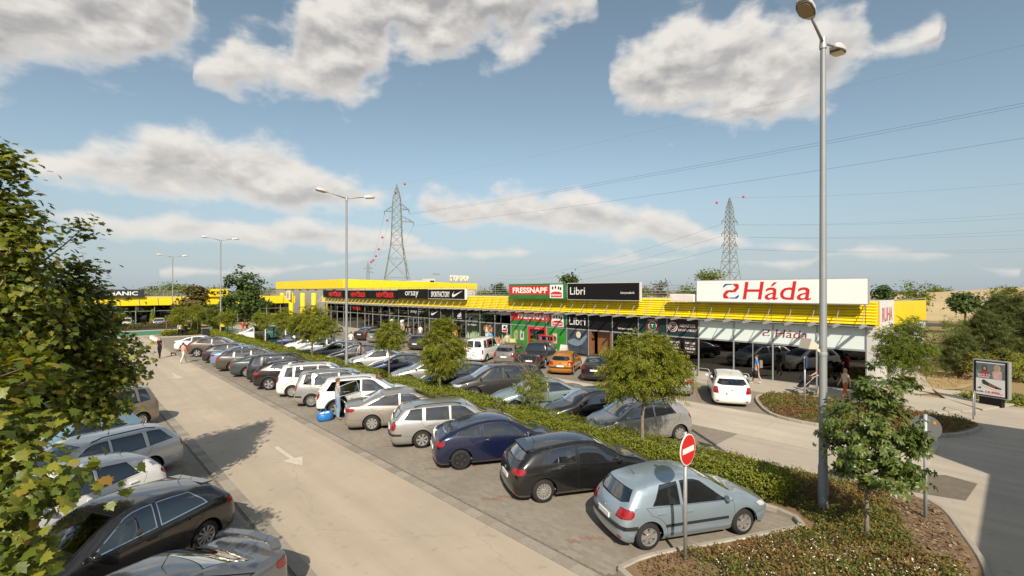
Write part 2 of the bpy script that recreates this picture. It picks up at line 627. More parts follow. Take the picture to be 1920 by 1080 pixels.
def concrete_mat(name, col, tint):
    m = mat(name, col, 0.85, 0, 0.25, noise=(0.35, 0.13), bump=(60, 0.25))
    nt = m.node_tree
    b = nt.nodes['Principled BSDF']
    src = b.inputs['Base Color'].links[0].from_socket
    tcn = nt.nodes.new('ShaderNodeTexCoord')
    # tyre grime in long streaks along the lane and fine speckle
    mp = nt.nodes.new('ShaderNodeMapping')
    mp.inputs['Scale'].default_value = (1.1, 0.05, 1)
    nt.links.new(tcn.outputs['Object'], mp.inputs[0])
    n = nt.nodes.new('ShaderNodeTexNoise')
    n.inputs['Scale'].default_value = 1.3
    n.inputs['Detail'].default_value = 5
    nt.links.new(mp.outputs[0], n.inputs['Vector'])
    n2 = nt.nodes.new('ShaderNodeTexNoise')
    n2.inputs['Scale'].default_value = 22
    n2.inputs['Detail'].default_value = 8
    n2.inputs['Roughness'].default_value = 0.75
    nt.links.new(tcn.outputs['Object'], n2.inputs['Vector'])
    ad = nt.nodes.new('ShaderNodeMath')
    ad.operation = 'MULTIPLY_ADD'
    ad.inputs[1].default_value = 0.55
    nt.links.new(n2.outputs[0], ad.inputs[0])
    nt.links.new(n.outputs[0], ad.inputs[2])
    mr = nt.nodes.new('ShaderNodeMapRange')
    mr.inputs['From Min'].default_value = 0.62
    mr.inputs['From Max'].default_value = 1.0
    mr.inputs['To Max'].default_value = 0.6
    nt.links.new(ad.outputs[0], mr.inputs['Value'])
    mx = nt.nodes.new('ShaderNodeMix')
    mx.data_type = 'RGBA'
    nt.links.new(mr.outputs[0], mx.inputs[0])
    nt.links.new(src, mx.inputs[6])
    mx.inputs[7].default_value = (*tint, 1)
    # drips, dropped rubber and hairline cracks
    sp = nt.nodes.new('ShaderNodeTexNoise')
    sp.inputs['Scale'].default_value = 2.6
    sp.inputs['Detail'].default_value = 7
    nt.links.new(tcn.outputs['Object'], sp.inputs['Vector'])
    m2 = nt.nodes.new('ShaderNodeMapRange')
    m2.inputs['From Min'].default_value = 0.62
    m2.inputs['From Max'].default_value = 0.74
    m2.inputs['To Max'].default_value = 0.38
    nt.links.new(sp.outputs[0], m2.inputs['Value'])
    vo = nt.nodes.new('ShaderNodeTexVoronoi')
    vo.feature = 'DISTANCE_TO_EDGE'
    vo.inputs['Scale'].default_value = 0.16
    wob = nt.nodes.new('ShaderNodeMix')
    wob.data_type = 'VECTOR'
    wob.inputs[0].default_value = 0.06
    nt.links.new(tcn.outputs['Object'], wob.inputs[4])
    n3 = nt.nodes.new('ShaderNodeTexNoise')
    n3.inputs['Scale'].default_value = 1.3
    n3.inputs['Detail'].default_value = 5
    nt.links.new(tcn.outputs['Object'], n3.inputs['Vector'])
    vs_ = nt.nodes.new('ShaderNodeVectorMath')
    vs_.operation = 'SCALE'
    vs_.inputs['Scale'].default_value = 14.0
    nt.links.new(n3.outputs['Color'], vs_.inputs[0])
    nt.links.new(vs_.outputs[0], wob.inputs[5])
    nt.links.new(wob.outputs[1], vo.inputs['Vector'])
    ck = nt.nodes.new('ShaderNodeMapRange')
    ck.inputs['From Min'].default_value = 0.0012
    ck.inputs['From Max'].default_value = 0.0035
    ck.inputs['To Min'].default_value = 0.20
    ck.inputs['To Max'].default_value = 0.0
    nt.links.new(vo.outputs['Distance'], ck.inputs['Value'])
    mxx = nt.nodes.new('ShaderNodeMath')
    mxx.operation = 'MAXIMUM'
    nt.links.new(m2.outputs[0], mxx.inputs[0])
    nt.links.new(ck.outputs[0], mxx.inputs[1])
    mx3 = nt.nodes.new('ShaderNodeMix')
    mx3.data_type = 'RGBA'
    nt.links.new(mxx.outputs[0], mx3.inputs[0])
    nt.links.new(mx.outputs[2], mx3.inputs[6])
    mx3.inputs[7].default_value = (tint[0] * 0.62, tint[1] * 0.62, tint[2] * 0.62, 1)
    nt.links.new(mx3.outputs[2], b.inputs['Base Color'])
    return m


M_lane = concrete_mat('lane_concrete', (0.435, 0.368, 0.285), (0.33, 0.278, 0.212))
M_lane2 = concrete_mat('lane_concrete_pale', (0.47, 0.415, 0.335), (0.36, 0.315, 0.25))
M_road = concrete_mat('road_concrete', (0.42, 0.365, 0.295), (0.31, 0.275, 0.225))
M_walk = mat('walk_slabs', (0.40, 0.36, 0.29), 0.85, 0, 0.25, noise=(0.7, 0.12), bump=(30, 0.2))
M_joint = mat('paving_joint_sand', (0.17, 0.148, 0.115), 0.95, 0, 0.1, noise=(5, 0.2))
M_paver = island_mat('grey_paver', [(0, (0.235, 0.208, 0.168)), (0.5, (0.262, 0.232, 0.188)), (1, (0.288, 0.255, 0.207))], 0.9, 0, 0.2, big=(0.5, 0.45, (0.20, 0.175, 0.14)))
M_redpaver = island_mat('red_paver', [(0, (0.225, 0.150, 0.118)), (1, (0.265, 0.180, 0.140))], 0.9, 0, 0.2)
M_slab = island_mat('edging_slab', [(0, (0.235, 0.21, 0.17)), (1, (0.30, 0.265, 0.215))], 0.9, 0, 0.2)
M_kerb = mat('kerb_stone', (0.34, 0.31, 0.255), 0.85, 0, 0.2, noise=(3, 0.15), bump=(40, 0.2))
M_soil = mat('bed_soil', (0.20, 0.135, 0.080), 0.95, 0, 0.1, noise=(4, 0.3), bump=(18, 0.6))
M_dry = mat('dry_grass_ground', (0.28, 0.205, 0.105), 0.95, 0, 0.1, noise=(0.12, 0.22), bump=(6, 0.5))
M_drylawn = mat('dry_lawn_soil', (0.34, 0.25, 0.135), 0.95, 0, 0.1, noise=(1.2, 0.25), bump=(14, 0.6))
M_field = mat('stubble_field', (0.50, 0.385, 0.215), 0.95, 0, 0.1, noise=(0.02, 0.2), bump=(2, 0.4))
M_asph = mat('asphalt', (0.085, 0.08, 0.075), 0.9, 0, 0.2, noise=(1.0, 0.15), bump=(50, 0.2))
M_patch = mat('asphalt_patch', (0.16, 0.135, 0.105), 0.9, 0, 0.2, noise=(3.0, 0.2), bump=(50, 0.3))
M_green = mat('green_road_paint', (0.055, 0.20, 0.115), 0.8, 0, 0.3, noise=(2, 0.15))
M_white = mat('worn_white_paint', (0.53, 0.48, 0.40), 0.8, 0, 0.3, noise=(9, 0.2))
M_galv = mat('galvanised_steel', (0.42, 0.43, 0.42), 0.5, 0.55, 0.5, noise=(6, 0.08))
M_dark = mat('black_plastic', (0.018, 0.018, 0.018), 0.55, 0, 0.4)
M_black = mat('sign_black', (0.008, 0.008, 0.008), 0.55, 0, 0.2)
M_wht = mat('sign_white', (0.80, 0.79, 0.76), 0.45, 0, 0.4)
M_red = mat('sign_red', (0.58, 0.022, 0.022), 0.4, 0, 0.4)
M_yel = mat('yellow_coated_metal', (0.80, 0.58, 0.012), 0.45, 0, 0.4, noise=(2.2, 0.12))


def sheet(name, poly, z, m, kind='structure', grid=None):
    me = bpy.data.meshes.new(name)
    me.from_pydata([(x, y, z) for x, y in poly], [], [tuple(range(len(poly)))])
    me.materials.append(m)
    o = link(name, me)
    if kind:
        o['kind'] = kind
    return o


def rect(x0, x1, y0, y1):
    return [(x0, y0), (x1, y0), (x1, y1), (x0, y1)]


# terrain: one sheet to the horizon, rising into a stubble field far to the right
def terrain():
    xs = np.concatenate([np.linspace(-2500, -300, 12), np.linspace(-250, 450, 71), np.linspace(520, 3500, 20)])
    ys = np.concatenate([np.linspace(-2500, -300, 12), np.linspace(-260, 450, 72), np.linspace(520, 3500, 20)])
    X, Y = np.meshgrid(xs, ys, indexing='ij')
    Z = np.full(X.shape, -0.06)
    dist = X * 0.777 - Y * 0.3 - 0
    h = np.clip((X - 135) / 130.0, 0, 1)
    h = h * h * (3 - 2 * h)
    side = np.clip((120 - Y) / 160.0, 0, 1)
    side = side * side * (3 - 2 * side)
    Z += h * side * 8.0 + h * side * 1.2 * np.sin(X * 0.011 + Y * 0.017)
    V = np.stack([X.ravel(), Y.ravel(), Z.ravel()], 1)
    nx, ny = X.shape
    i, j = np.meshgrid(np.arange(nx - 1), np.arange(ny - 1), indexing='ij')
    a = (i * ny + j).ravel()
    F = np.stack([a, a + ny, a + ny + 1, a + 1], 1)
    cx = (V[F].mean(1))[:, 0]
    cy = (V[F].mean(1))[:, 1]
    mi = ((cx > 118) & (cy < 260)).astype(int)
    o = link('ground', np_mesh('ground', V, F, [M_dry, M_field], smooth=True, mi=mi))
    o['kind'] = 'structure'


terrain()
sheet('road', rect(-30, 33.5, -30, 92), -0.010, M_road)
o = sheet('lane', rect(3.69, 7.44, -12, 74), 0.004, M_lane)
sheet('road_green_crossing', rect(-6, 19, 75.5, 83), 0.002, M_green)
LANE2 = thing('lane_back', None, None)
LANE2['kind'] = 'structure'
sheet('paving_joint_bed', rect(7.44, 13.2, 4.0, 72), 0.002, M_joint)
sheet('paving_joint_bed', rect(-6, 3.69, 3, 72), 0.002, M_joint)
sheet('paving_joint_bed', rect(14.7, 19.3, 7.6, 72), 0.002, M_joint)
sheet('paving_joint_bed', rect(23.2, 28.0, 6.5, 78), 0.002, M_joint)
y = 2.0
while y < 78:                                  # the back lane is cast in bays with open joints
    y2 = y + 5.2
    mb = MB().box(19.3, 23.2, y + 0.012, y2 - 0.012, -0.004, 0.010)
    mb.build('slab', M_lane2, LANE2)
    y = y2
WALK = thing('pavement', None, None)
WALK['kind'] = 'structure'
for i in range(12):
    MB().box(28.15, 32.05, 6 + i * 6.1, 6 + i * 6.1 + 6.085, -0.004, 0.05).build('slab', M_walk, WALK)
# pavement that runs on past the shop's corner
for k, pl in enumerate([[(28.15, 5.98), (32.05, 5.98), (33.2, 2.6), (31.2, 1.3), (28.15, 3.2)],
                        [(33.25, 2.62), (36.0, 3.4), (36.5, 1.6), (34.0, 0.2), (31.4, 1.2)]]):
    MB().prism(pl, -0.004, 0.05).build('slab', M_walk, WALK)
sheet('road_patch', [(17.2, 2.4), (18.3, 2.9), (19.6, 1.55), (19.4, 0.85), (17.6, 1.0)], -0.004, M_patch)


# --- pavers: zig-zag blocks laid in courses along the stall direction
PL, PW = 0.2, 0.105
stall_pitch = 2.95


def in_bed(x, y):
    if 7.76 < x < 13.2:
        return y > 5.6 - (x - 7.76) * 0.42
    if 1.0 < x < 3.38:
        return True
    return False


def is_red(x, y):
    # red course between stalls of the first row and of the left row
    if x > 7.5:
        t = (y + (x - 7.44) * (HY_ / HX) - 7.35) / stall_pitch
        if x < 8.2:
            return False
    else:
        t = (y - (x - 3.69) * -0.0 - (3.69 - x) * 0 - (x - 3.69) * (HY_ / HX) * 1.0 - 9.3) / stall_pitch
        if x > 2.9:
            return False
    return abs(t - round(t)) * stall_pitch < 0.085


def paver_pts():
    pts = []
    for xi in range(int(1.0 / PW), int(13.2 / PW)):
        x = xi * PW
        if 3.3 < x < 7.8:
            continue
        y1 = 34.0 if x > 5 else 30.0
        n0 = int((2.5 if x > 5 else 9.0) / PL)
        for yi in range(n0, int(y1 / PL)):
            y = yi * PL + (PL / 2 if xi % 2 else 0)
            if in_bed(x, y):
                pts.append((x, y, xi % 2))
    return pts


def paver_mesh(par):
    g, d, h = 0.0014, 0.012 * (1 if par else -1), 0.006
    out = [(-PW / 2 + g - d, -PL / 2 + g), (PW / 2 - g - d, -PL / 2 + g), (PW / 2 - g + d, 0), (PW / 2 - g - d, PL / 2 - g), (-PW / 2 + g - d, PL / 2 - g), (-PW / 2 + g + d, 0)]
    top = [(x * 0.99, y * 0.995, h) for x, y in out]
    bot = [(x, y, 0.003) for x, y in out]
    n = 6
    return np.array(bot + top), [(6, 7, 8, 11), (8, 9, 10, 11)], [(i, (i + 1) % n, n + (i + 1) % n, n + i) for i in range(n)]


def lay_pavers():
    pts = paver_pts()
    ce, se = math.cos(HEAD), math.sin(HEAD)

    def vis(p):
        X, Y = p[0] * ce - p[1] * se, p[0] * se + p[1] * ce
        if Y < 1:
            return None
        u, v = 960 + 900 * X / Y, 545 + 900 * EYE / Y
        return (u, v, Y) if -20 < u < 1940 and v < 1100 else None
    # open patches where nothing stands on the paving, nearest first
    near = []
    rest = []
    for p in pts:
        q = vis(p)
        if q is None:
            continue
        free = (p[0] > 7.7 and p[0] < 8.5 and 6.2 < p[1] < 10.5)
        (near if free else rest).append((q[2], p))
    near.sort()
    rest += near[300:]
    near = near[:300]
    bed = thing('parking_paving', None, None)
    bed['kind'] = 'structure'
    base = {}
    for par in (0, 1):
        V, F4, F = paver_mesh(par)
        for red in (0, 1):
            base[par, red] = np_mesh('paver', V, [np.array(F4 + F)], [M_redpaver if red else M_paver])
    M_p1 = [mat('single_paver_%d' % i, tuple(np.array((0.255, 0.225, 0.182)) * s), 0.9, 0, 0.2, noise=(30, 0.1)) for i, s in enumerate((0.91, 0.96, 1.0, 1.04, 1.09))]
    for k, (_, p) in enumerate(near):
        o = bpy.data.objects.new('paver', base[p[2], int(is_red(p[0], p[1]))])
        COL.objects.link(o)
        o.parent = bed
        o.location = (p[0], p[1], random.uniform(-0.001, 0.001))
        if not is_red(p[0], p[1]):
            o.material_slots[0].link = 'OBJECT'
            o.material_slots[0].material = M_p1[random.randrange(5)]
    allv, allf, mi = [], [], []
    n = 0
    T = {par: paver_mesh(par) for par in (0, 1)}
    for _, p in rest:
        V, F4, F = T[p[2]]
        allv.append(V + np.array([p[0], p[1], random.uniform(-0.0015, 0.0015)]))
        allf.append(np.array(F4 + F) + n)
        n += 12
        mi += [int(is_red(p[0], p[1]))] * 8
    me = np_mesh('pavers', np.concatenate(allv), np.concatenate(allf), [M_paver, M_redpaver], mi=mi)
    o = link('pavers', me, bed)
    o['kind'] = 'stuff'


lay_pavers()


def far_paver_mat():
    m = mat('far_paving', (0.27, 0.24, 0.19), 0.9, 0, 0.2)
    nt = m.node_tree
    b = nt.nodes['Principled BSDF']
    tcn = nt.nodes.new('ShaderNodeTexCoord')
    br = nt.nodes.new('ShaderNodeTexBrick')
    br.inputs['Color1'].default_value = (0.26, 0.23, 0.187, 1)
    br.inputs['Color2'].default_value = (0.225, 0.20, 0.16, 1)
    br.inputs['Mortar'].default_value = (0.17, 0.145, 0.11, 1)
    br.inputs['Scale'].default_value = 1.0
    br.inputs['Mortar Size'].default_value = 0.006
    br.inputs['Brick Width'].default_value = 0.2
    br.inputs['Row Height'].default_value = 0.105
    nt.links.new(tcn.outputs['Object'], br.inputs['Vector'])
    n = nt.nodes.new('ShaderNodeTexNoise')
    n.inputs['Scale'].default_value = 0.6
    n.inputs['Detail'].default_value = 6
    nt.links.new(tcn.outputs['Object'], n.inputs['Vector'])
    mr = nt.nodes.new('ShaderNodeMapRange')
    mr.inputs['To Min'].default_value = 0.78
    mr.inputs['To Max'].default_value = 1.2
    nt.links.new(n.outputs[0], mr.inputs['Value'])
    h = nt.nodes.new('ShaderNodeHueSaturation')
    nt.links.new(br.outputs[0], h.inputs['Color'])
    nt.links.new(mr.outputs[0], h.inputs['Value'])
    nt.links.new(h.outputs[0], b.inputs['Base Color'])
    return m


M_farpav = far_paver_mat()
sheet('paving', rect(7.76, 13.2, 34.0, 72), 0.010, M_farpav)
sheet('paving', rect(-6, 3.38, 30.0, 72), 0.010, M_farpav)
sheet('paving', rect(-6, 1.0, 3.0, 30), 0.010, M_farpav)
sheet('paving', rect(14.75, 19.28, 7.6, 72), 0.010, M_farpav)
sheet('paving', rect(23.22, 28.0, 6.5, 78), 0.010, M_farpav)
# red stall courses on the far beds
for i in range(1, 22):
    for (xa, xb, s, y0) in ((15.2, 19.2, -1, 7.9), (23.4, 27.6, 1, 8.1)):
        yy = y0 + i * stall_pitch
        if yy > 70:
            continue
        ln = (xb - xa) * HY_ / HX * s
        sheet('stall_line', [(xa, yy), (xa, yy + 0.1), (xb, yy + 0.1 + ln), (xb, yy + ln)][::-1], 0.014, mat('red_stall_line', (0.27, 0.15, 0.105), 0.9, noise=(8, 0.2)))

# slabs that edge the lane on both sides
edging = thing('lane_edging', None, None)
edging['kind'] = 'structure'
slab_me = MB().box(-0.145, 0.145, -0.244, 0.244, -0.005, 0.016).mesh('edging_slab', M_slab)
ES = [mat('edging_slab_%d' % i, tuple(np.array((0.27, 0.24, 0.195)) * s), 0.9, noise=(8, 0.12)) for i, s in enumerate((0.85, 0.95, 1.05, 1.14))]
for sx in (3.535, 7.595):
    for k in range(140):
        yv = 4.0 + k * 0.494
        o = bpy.data.objects.new('edging_slab', slab_me)
        COL.objects.link(o)
        o.parent = edging
        o.location = (sx, yv, random.uniform(-0.002, 0.002))
        o.material_slots[0].link = 'OBJECT'
        o.material_slots[0].material = random.choice(ES)

# arrows painted on the lane
for (ax, ay) in ((5.66, 17.0), (5.6, 38.0)):
    am = MB()
    z = 0.0085
    am.add([(ax - 0.07, ay + 1.3, z), (ax + 0.07, ay + 1.3, z), (ax + 0.07, ay - 0.35, z), (ax - 0.07, ay - 0.35, z)], [(0, 3, 2, 1)])
    am.add([(ax - 0.33, ay - 0.35, z), (ax + 0.33, ay - 0.35, z), (ax, ay - 1.25, z)], [(0, 2, 1)])
    o = am.build('lane_arrow', M_white)
    o['kind'] = 'structure'
# yellow hatch bars at the lane's far end
for k in range(7):
    o = MB().bar((8.0 + k * 0.75, 56.0, 0.017), (9.6 + k * 0.75, 59.0, 0.017), 0.14, 0.004).build('hatch_line', mat('yellow_hatch', (0.46, 0.36, 0.16), 0.85, noise=(6, 0.2)))
    o['kind'] = 'structure'


def smooth_poly(pts, n=6, closed=False):
    pts = [Vector((*p, 0)) if len(p) == 2 else Vector(p) for p in pts]
    out = []
    m = len(pts)
    rng = range(m if closed else m - 1)
    for i in rng:
        p0 = pts[(i - 1) % m] if closed or i > 0 else pts[i]
        p1, p2 = pts[i], pts[(i + 1) % m]
        p3 = pts[(i + 2) % m] if closed or i + 2 < m else p2
        for k in range(n):
            t = k / n
            out.append(0.5 * ((2 * p1) + (p2 - p0) * t + (2 * p0 - 5 * p1 + 4 * p2 - p3) * t * t + (3 * p1 - p0 - 3 * p2 + p3) * t ** 3))
    if not closed:
        out.append(pts[-1])
    return [(p.x, p.y) for p in out]


def kerb(path, step=0.5, w=0.14, h=0.12, name='kerb'):
    """stones one by one along a path"""
    root = thing(name, None, None)
    root['kind'] = 'structure'
    pts = [Vector(p) for p in path]
    cum = [0]
    for a, b in zip(pts, pts[1:]):
        cum.append(cum[-1] + (b - a).length)

    def at(s):
        for i in range(len(pts) - 1):
            if s <= cum[i + 1] or i == len(pts) - 2:
                t = (s - cum[i]) / max(cum[i + 1] - cum[i], 1e-6)
                return pts[i].lerp(pts[i + 1], t)
    n = max(1, int(cum[-1] / step))
    st = cum[-1] / n
    for k in range(n):
        a, b = at(k * st + 0.006), at((k + 1) * st - 0.006)
        dz = random.uniform(-0.004, 0.004)
        d = (b - a).normalized()
        nn = Vector((-d.y, d.x))
        vs = []
        for c in (a, b):
            for o_, z in ((-w / 2, -0.02), (w / 2, -0.02), (w / 2, h + dz - 0.02), (w / 2 - 0.02, h + dz), (-w / 2 + 0.02, h + dz), (-w / 2, h + dz - 0.02)):
                vs.append((c.x + nn.x * o_, c.y + nn.y * o_, z))
        m = MB().add(vs, [(5, 4, 3, 2, 1, 0), (6, 7, 8, 9, 10, 11)] + [(i, (i + 1) % 6, 6 + (i + 1) % 6, 6 + i) for i in range(6)])
        m.build('kerb_stone', M_kerb, root)
    return root


# planted island at the near end of the rows
ISLAND = smooth_poly([(8.1, 5.45), (8.9, 5.3), (10.1, 4.72), (11.9, 3.85), (12.75, 3.45)], 4) + [(13.2, 3.9), (13.2, 6.5), (14.7, 8.2)] + \
    smooth_poly([(14.75, 8.2), (15.9, 7.6), (16.25, 6.4), (16.3, 4.5), (16.75, 2.6), (16.6, 1.6), (15.9, 1.2), (15.1, 0.95), (14.0, 0.62), (13.2, 0.45), (11.0, 0.3), (9.0, 1.4), (8.0, 3.4), (7.85, 4.8)], 5)
sheet('bed_soil', ISLAND, 0.10, M_soil)
sheet('bed_soil', rect(13.2, 14.7, 6.5, 70), 0.104, M_soil)
kerb(ISLAND + [ISLAND[0]], 0.5, 0.13, 0.13)
kerb([(13.2, 6.5), (13.2, 70)], 1.0, 0.12, 0.12)
kerb([(14.7, 8.2), (14.7, 70)], 1.0, 0.12, 0.12)
# planted bed in front of the shop's pavement
BED2 = smooth_poly([(27.3, 9.3), (26.2, 9.35), (24.6, 8.6), (23.2, 7.6), (22.75, 6.3), (23.0, 4.6), (24.0, 2.7), (25.0, 1.75), (26.2, 1.3), (27.6, 1.15), (28.0, 2.2), (28.05, 5.0), (28.05, 8.0)], 4, closed=True)
sheet('bed_soil', BED2, 0.10, M_soil)
kerb(BED2 + [BED2[0]], 0.5, 0.13, 0.13)
# far island with the green crossing
BED3 = smooth_poly([(8.6, 70.5), (13.0, 69.5), (17, 69.5), (18.5, 71), (17, 73.4), (12, 73.6), (9, 73)], 3, closed=True)
sheet('bed_soil', BED3, 0.10, M_soil)
kerb(BED3 + [BED3[0]], 1.0, 0.13, 0.13)
BED4 = smooth_poly([(2, 86), (10, 85.5), (16, 85.5), (16, 88), (8, 89), (2, 89)], 3, closed=True)
sheet('bed_soil', BED4, 0.10, M_soil)
# land beside the shop's end: dry lawn, path, gravel strip, far road
sheet('lawn_soil', [(35.2, 4.1), (37.6, 2.3), (62, -2.5), (75, 2), (62, 5.4), (44.5, 4.9)], -0.02, M_drylawn)
sheet('path', [(33.2, 4.2), (34.9, 3.2), (44.5, 4.95), (63, 5.7), (62.8, 6.6), (44, 5.75)], -0.014, M_walk)
gm = mat('gravel_strip', (0.42, 0.35, 0.26), 0.95, 0, 0.1, noise=(12, 0.35), bump=(10, 1.0))
sheet('gravel_bed', [(33.6, 5.2), (44, 5.78), (62, 6.6), (62, 7.2), (33.6, 6.2)], -0.008, gm)
sheet('road_far', [(95, -80), (101, -80), (118, 160), (111, 160)], 0.02, M_asph)
sheet('road_verge', [(101.2, -80), (103, -80), (120, 160), (118.2, 160)], 0.03, mat('verge_grass', (0.09, 0.12, 0.035), 0.9, noise=(1, 0.3)))

# ------------------------------------------------------------------ the shop row
BAY = 2.365
Y0 = 5.77
NB = 31
FX = 32.1
Y1 = Y0 + NB * BAY
M_grey = mat('grey_cladding', (0.34, 0.335, 0.32), 0.5, 0.1, 0.4, noise=(0.6, 0.05))
M_lgrey = mat('pale_cladding', (0.58, 0.57, 0.54), 0.5, 0.1, 0.4, noise=(0.6, 0.05))
M_alu = mat('aluminium_frame', (0.33, 0.35, 0.345), 0.45, 0.3, 0.5)
M_roof = mat('roof_membrane', (0.40, 0.39, 0.36), 0.8, noise=(0.5, 0.1))
M_floor_in = mat('shop_floor', (0.22, 0.20, 0.18), 0.4)
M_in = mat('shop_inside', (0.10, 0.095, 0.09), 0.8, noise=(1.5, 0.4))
G_shop = glass_mat('shop_glass', (0.16, 0.19, 0.18), 2.3, 0.0, 1.5)
G_green = glass_mat('green_tint_glass', (0.30, 0.42, 0.38), 1.8, 0.0, 1.5)
M_fritted = mat('pale_glass_panel', (0.68, 0.76, 0.73), 0.15, 0, 0.5)
M_ledge = mat('white_ledge', (0.72, 0.71, 0.68), 0.5)
M_gsign = mat('sign_green', (0.022, 0.16, 0.030), 0.35, 0, 0.4, noise=(0.8, 0.25))
M_brown = mat('sign_brown', (0.040, 0.021, 0.018), 0.5, 0, 0.25)
M_teal = mat('sign_teal', (0.016, 0.036, 0.040), 0.5, 0, 0.25)
M_blue = mat('sign_blue', (0.02, 0.09, 0.30), 0.4)
M_cream = mat('cream', (0.72, 0.64, 0.46), 0.5)

shop = thing('shop_building', 'long low shop row with yellow louvred canopy and glass fronts', 'building', (FX, Y0, 0))
mb = MB()
mb.box(FX + 0.25, FX + 19.8, Y1 - 0.3, Y1, 0, 4.78)             # far end wall
mb.box(FX + 19.5, FX + 19.8, Y0, Y1, 0, 4.78)
mb.build('wall', M_grey, shop)
mb = MB().box(FX - 0.02, FX + 19.8, Y0 - 0.28, Y1 + 0.2, 4.64, 4.80)
mb.build('roof', M_roof, shop)
MB().box(FX + 0.3, FX + 19.4, Y0 + 0.1, Y1 - 0.4, -0.05, 0.05).build('floor', M_floor_in, shop)
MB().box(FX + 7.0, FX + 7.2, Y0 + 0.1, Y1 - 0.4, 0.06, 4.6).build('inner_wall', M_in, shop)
# ceiling beam behind the transom
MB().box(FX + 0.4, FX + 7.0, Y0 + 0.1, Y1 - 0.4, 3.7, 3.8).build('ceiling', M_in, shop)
# end wall: pale panels below, yellow band above
for i in range(7):
    xa = FX + 0.45 + i * 2.75
    MB().box(xa, xa + 2.735, Y0 - 0.42, Y0 - 0.30, 0.05, 3.35 - i * 0.02).build('cladding_panel', M_lgrey, shop)
    MB().box(xa, xa + 2.745, Y0 - 0.46, Y0 - 0.30, 3.36 - i * 0.02, 5.0 - i * 0.03).build('cladding_panel', M_yel, shop)
MB().box(FX - 0.05, FX + 0.42, Y0 - 0.44, Y0 - 0.02, 0, 3.62).build('corner_post', M_lgrey, shop)
MB().box(FX + 3.2, FX + 3.9, Y0 - 0.475, Y0 - 0.465, 0.1, 2.3).build('door', mat('dark_door_glass', (0.03, 0.03, 0.03), 0.1), shop)
MB().box(FX + 0.5, FX + 19.5, Y0 - 0.47, Y0 - 0.463, 4.96, 5.02).build('flashing', M_galv, shop)

t = thing('banner', 'white banner with red marks round the shop corner', 'sign', (FX + 2.4, Y0 - 0.5, 3.5))
MB().box(FX + 0.5, FX + 4.6, Y0 - 0.53, Y0 - 0.48, 3.45, 5.05).build('board', mat('banner_white', (0.62, 0.60, 0.58), 0.6, noise=(2, 0.1)), t)
MT = Matrix.Translation(-Vector(t.location)) @ Matrix(((1, 0, 0, FX + 2.5), (0, 0, -1, Y0 - 0.54), (0, 1, 0, 4.25), (0, 0, 0, 1)))
fit_text('lettering', 'RUHA', 3.0, 0.8, mat('faded_red', (0.40, 0.06, 0.06), 0.6), t, MT)
# bays: what fills the upper light and the lower light of each
UP = {0: 'frit', 1: 'frit', 2: 'frit', 3: 'frit', 4: 'brown', 5: 'teal', 6: 'black', 7: 'black', 8: 'black', 9: 'green', 10: 'green', 11: 'green',
      15: 'black', 16: 'black', 17: 'black', 19: 'black'}
upm = {'frit': M_fritted, 'brown': M_brown, 'teal': M_teal, 'black': M_black, 'green': M_gsign}
for b in range(NB):
    ya, yb = Y0 + b * BAY, Y0 + (b + 1) * BAY
    u = UP.get(b)
    if u:
        MB().box(FX + 0.02, FX + 0.06, ya + 0.035, yb - 0.035, 2.36, 3.56).build('fascia_panel', upm[u], shop)
    else:
        for (za, zb) in ((2.36, 2.93), (2.97, 3.56)):
            MB().box(FX + 0.03, FX + 0.042, ya + 0.035, yb - 0.035, za, zb).build('pane', G_green if b in (20, 22, 23, 26, 28) else G_shop, shop)
    if b in (9, 11):
        MB().box(FX + 0.02, FX + 0.06, ya + 0.035, yb - 0.035, 0.08, 2.26).build('shopfront_panel', mat('shop_green', (0.035, 0.24, 0.035), 0.3, noise=(1.1, 0.35)), shop)
    elif b == 10:
        pass
    elif b in (4, 5):
        MB().box(FX + 0.03, FX + 0.042, ya + 0.035, yb - 0.035, 0.08, 2.26).build('pane', G_green, shop)
    elif b == 7:
        pass
    else:
        halves = (ya + 0.035, (ya + yb) / 2 - 0.02, (ya + yb) / 2 + 0.02, yb - 0.035) if b in (2, 19, 24, 21) else (ya + 0.035, yb - 0.035)
        gm_ = G_green if b in (18, 20, 22, 25, 26, 28) else G_shop
        for k in range(0, len(halves), 2):
            MB().box(FX + 0.03, FX + 0.042, halves[k], halves[k + 1], 0.08, 2.26).build('pane', gm_, shop)
        if len(halves) == 4:
            MB().box(FX - 0.01, FX + 0.06, (ya + yb) / 2 - 0.02, (ya + yb) / 2 + 0.02, 0.08, 2.26).build('mullion', M_alu, shop)
for b in range(NB + 1):
    ya = Y0 + b * BAY
    MB().box(FX - 0.03, FX + 0.09, ya - 0.035, ya + 0.035, 0.02, 3.60).build('mullion', M_alu, shop)
for i in range(0, NB, 2):
    ya, yb = Y0 + i * BAY + 0.036, min(Y0 + (i + 2) * BAY, Y1) - 0.036
    MB().box(FX - 0.02, FX + 0.08, ya, yb, 2.262, 2.358).build('transom', M_alu, shop)
    MB().box(FX - 0.02, FX + 0.08, ya, yb, 0.0, 0.078).build('bottom_rail', M_alu, shop)
MB().box(FX - 0.04, FX + 0.28, Y0 - 0.02, Y1, 3.602, 3.72).build('head_beam', M_galv, shop)

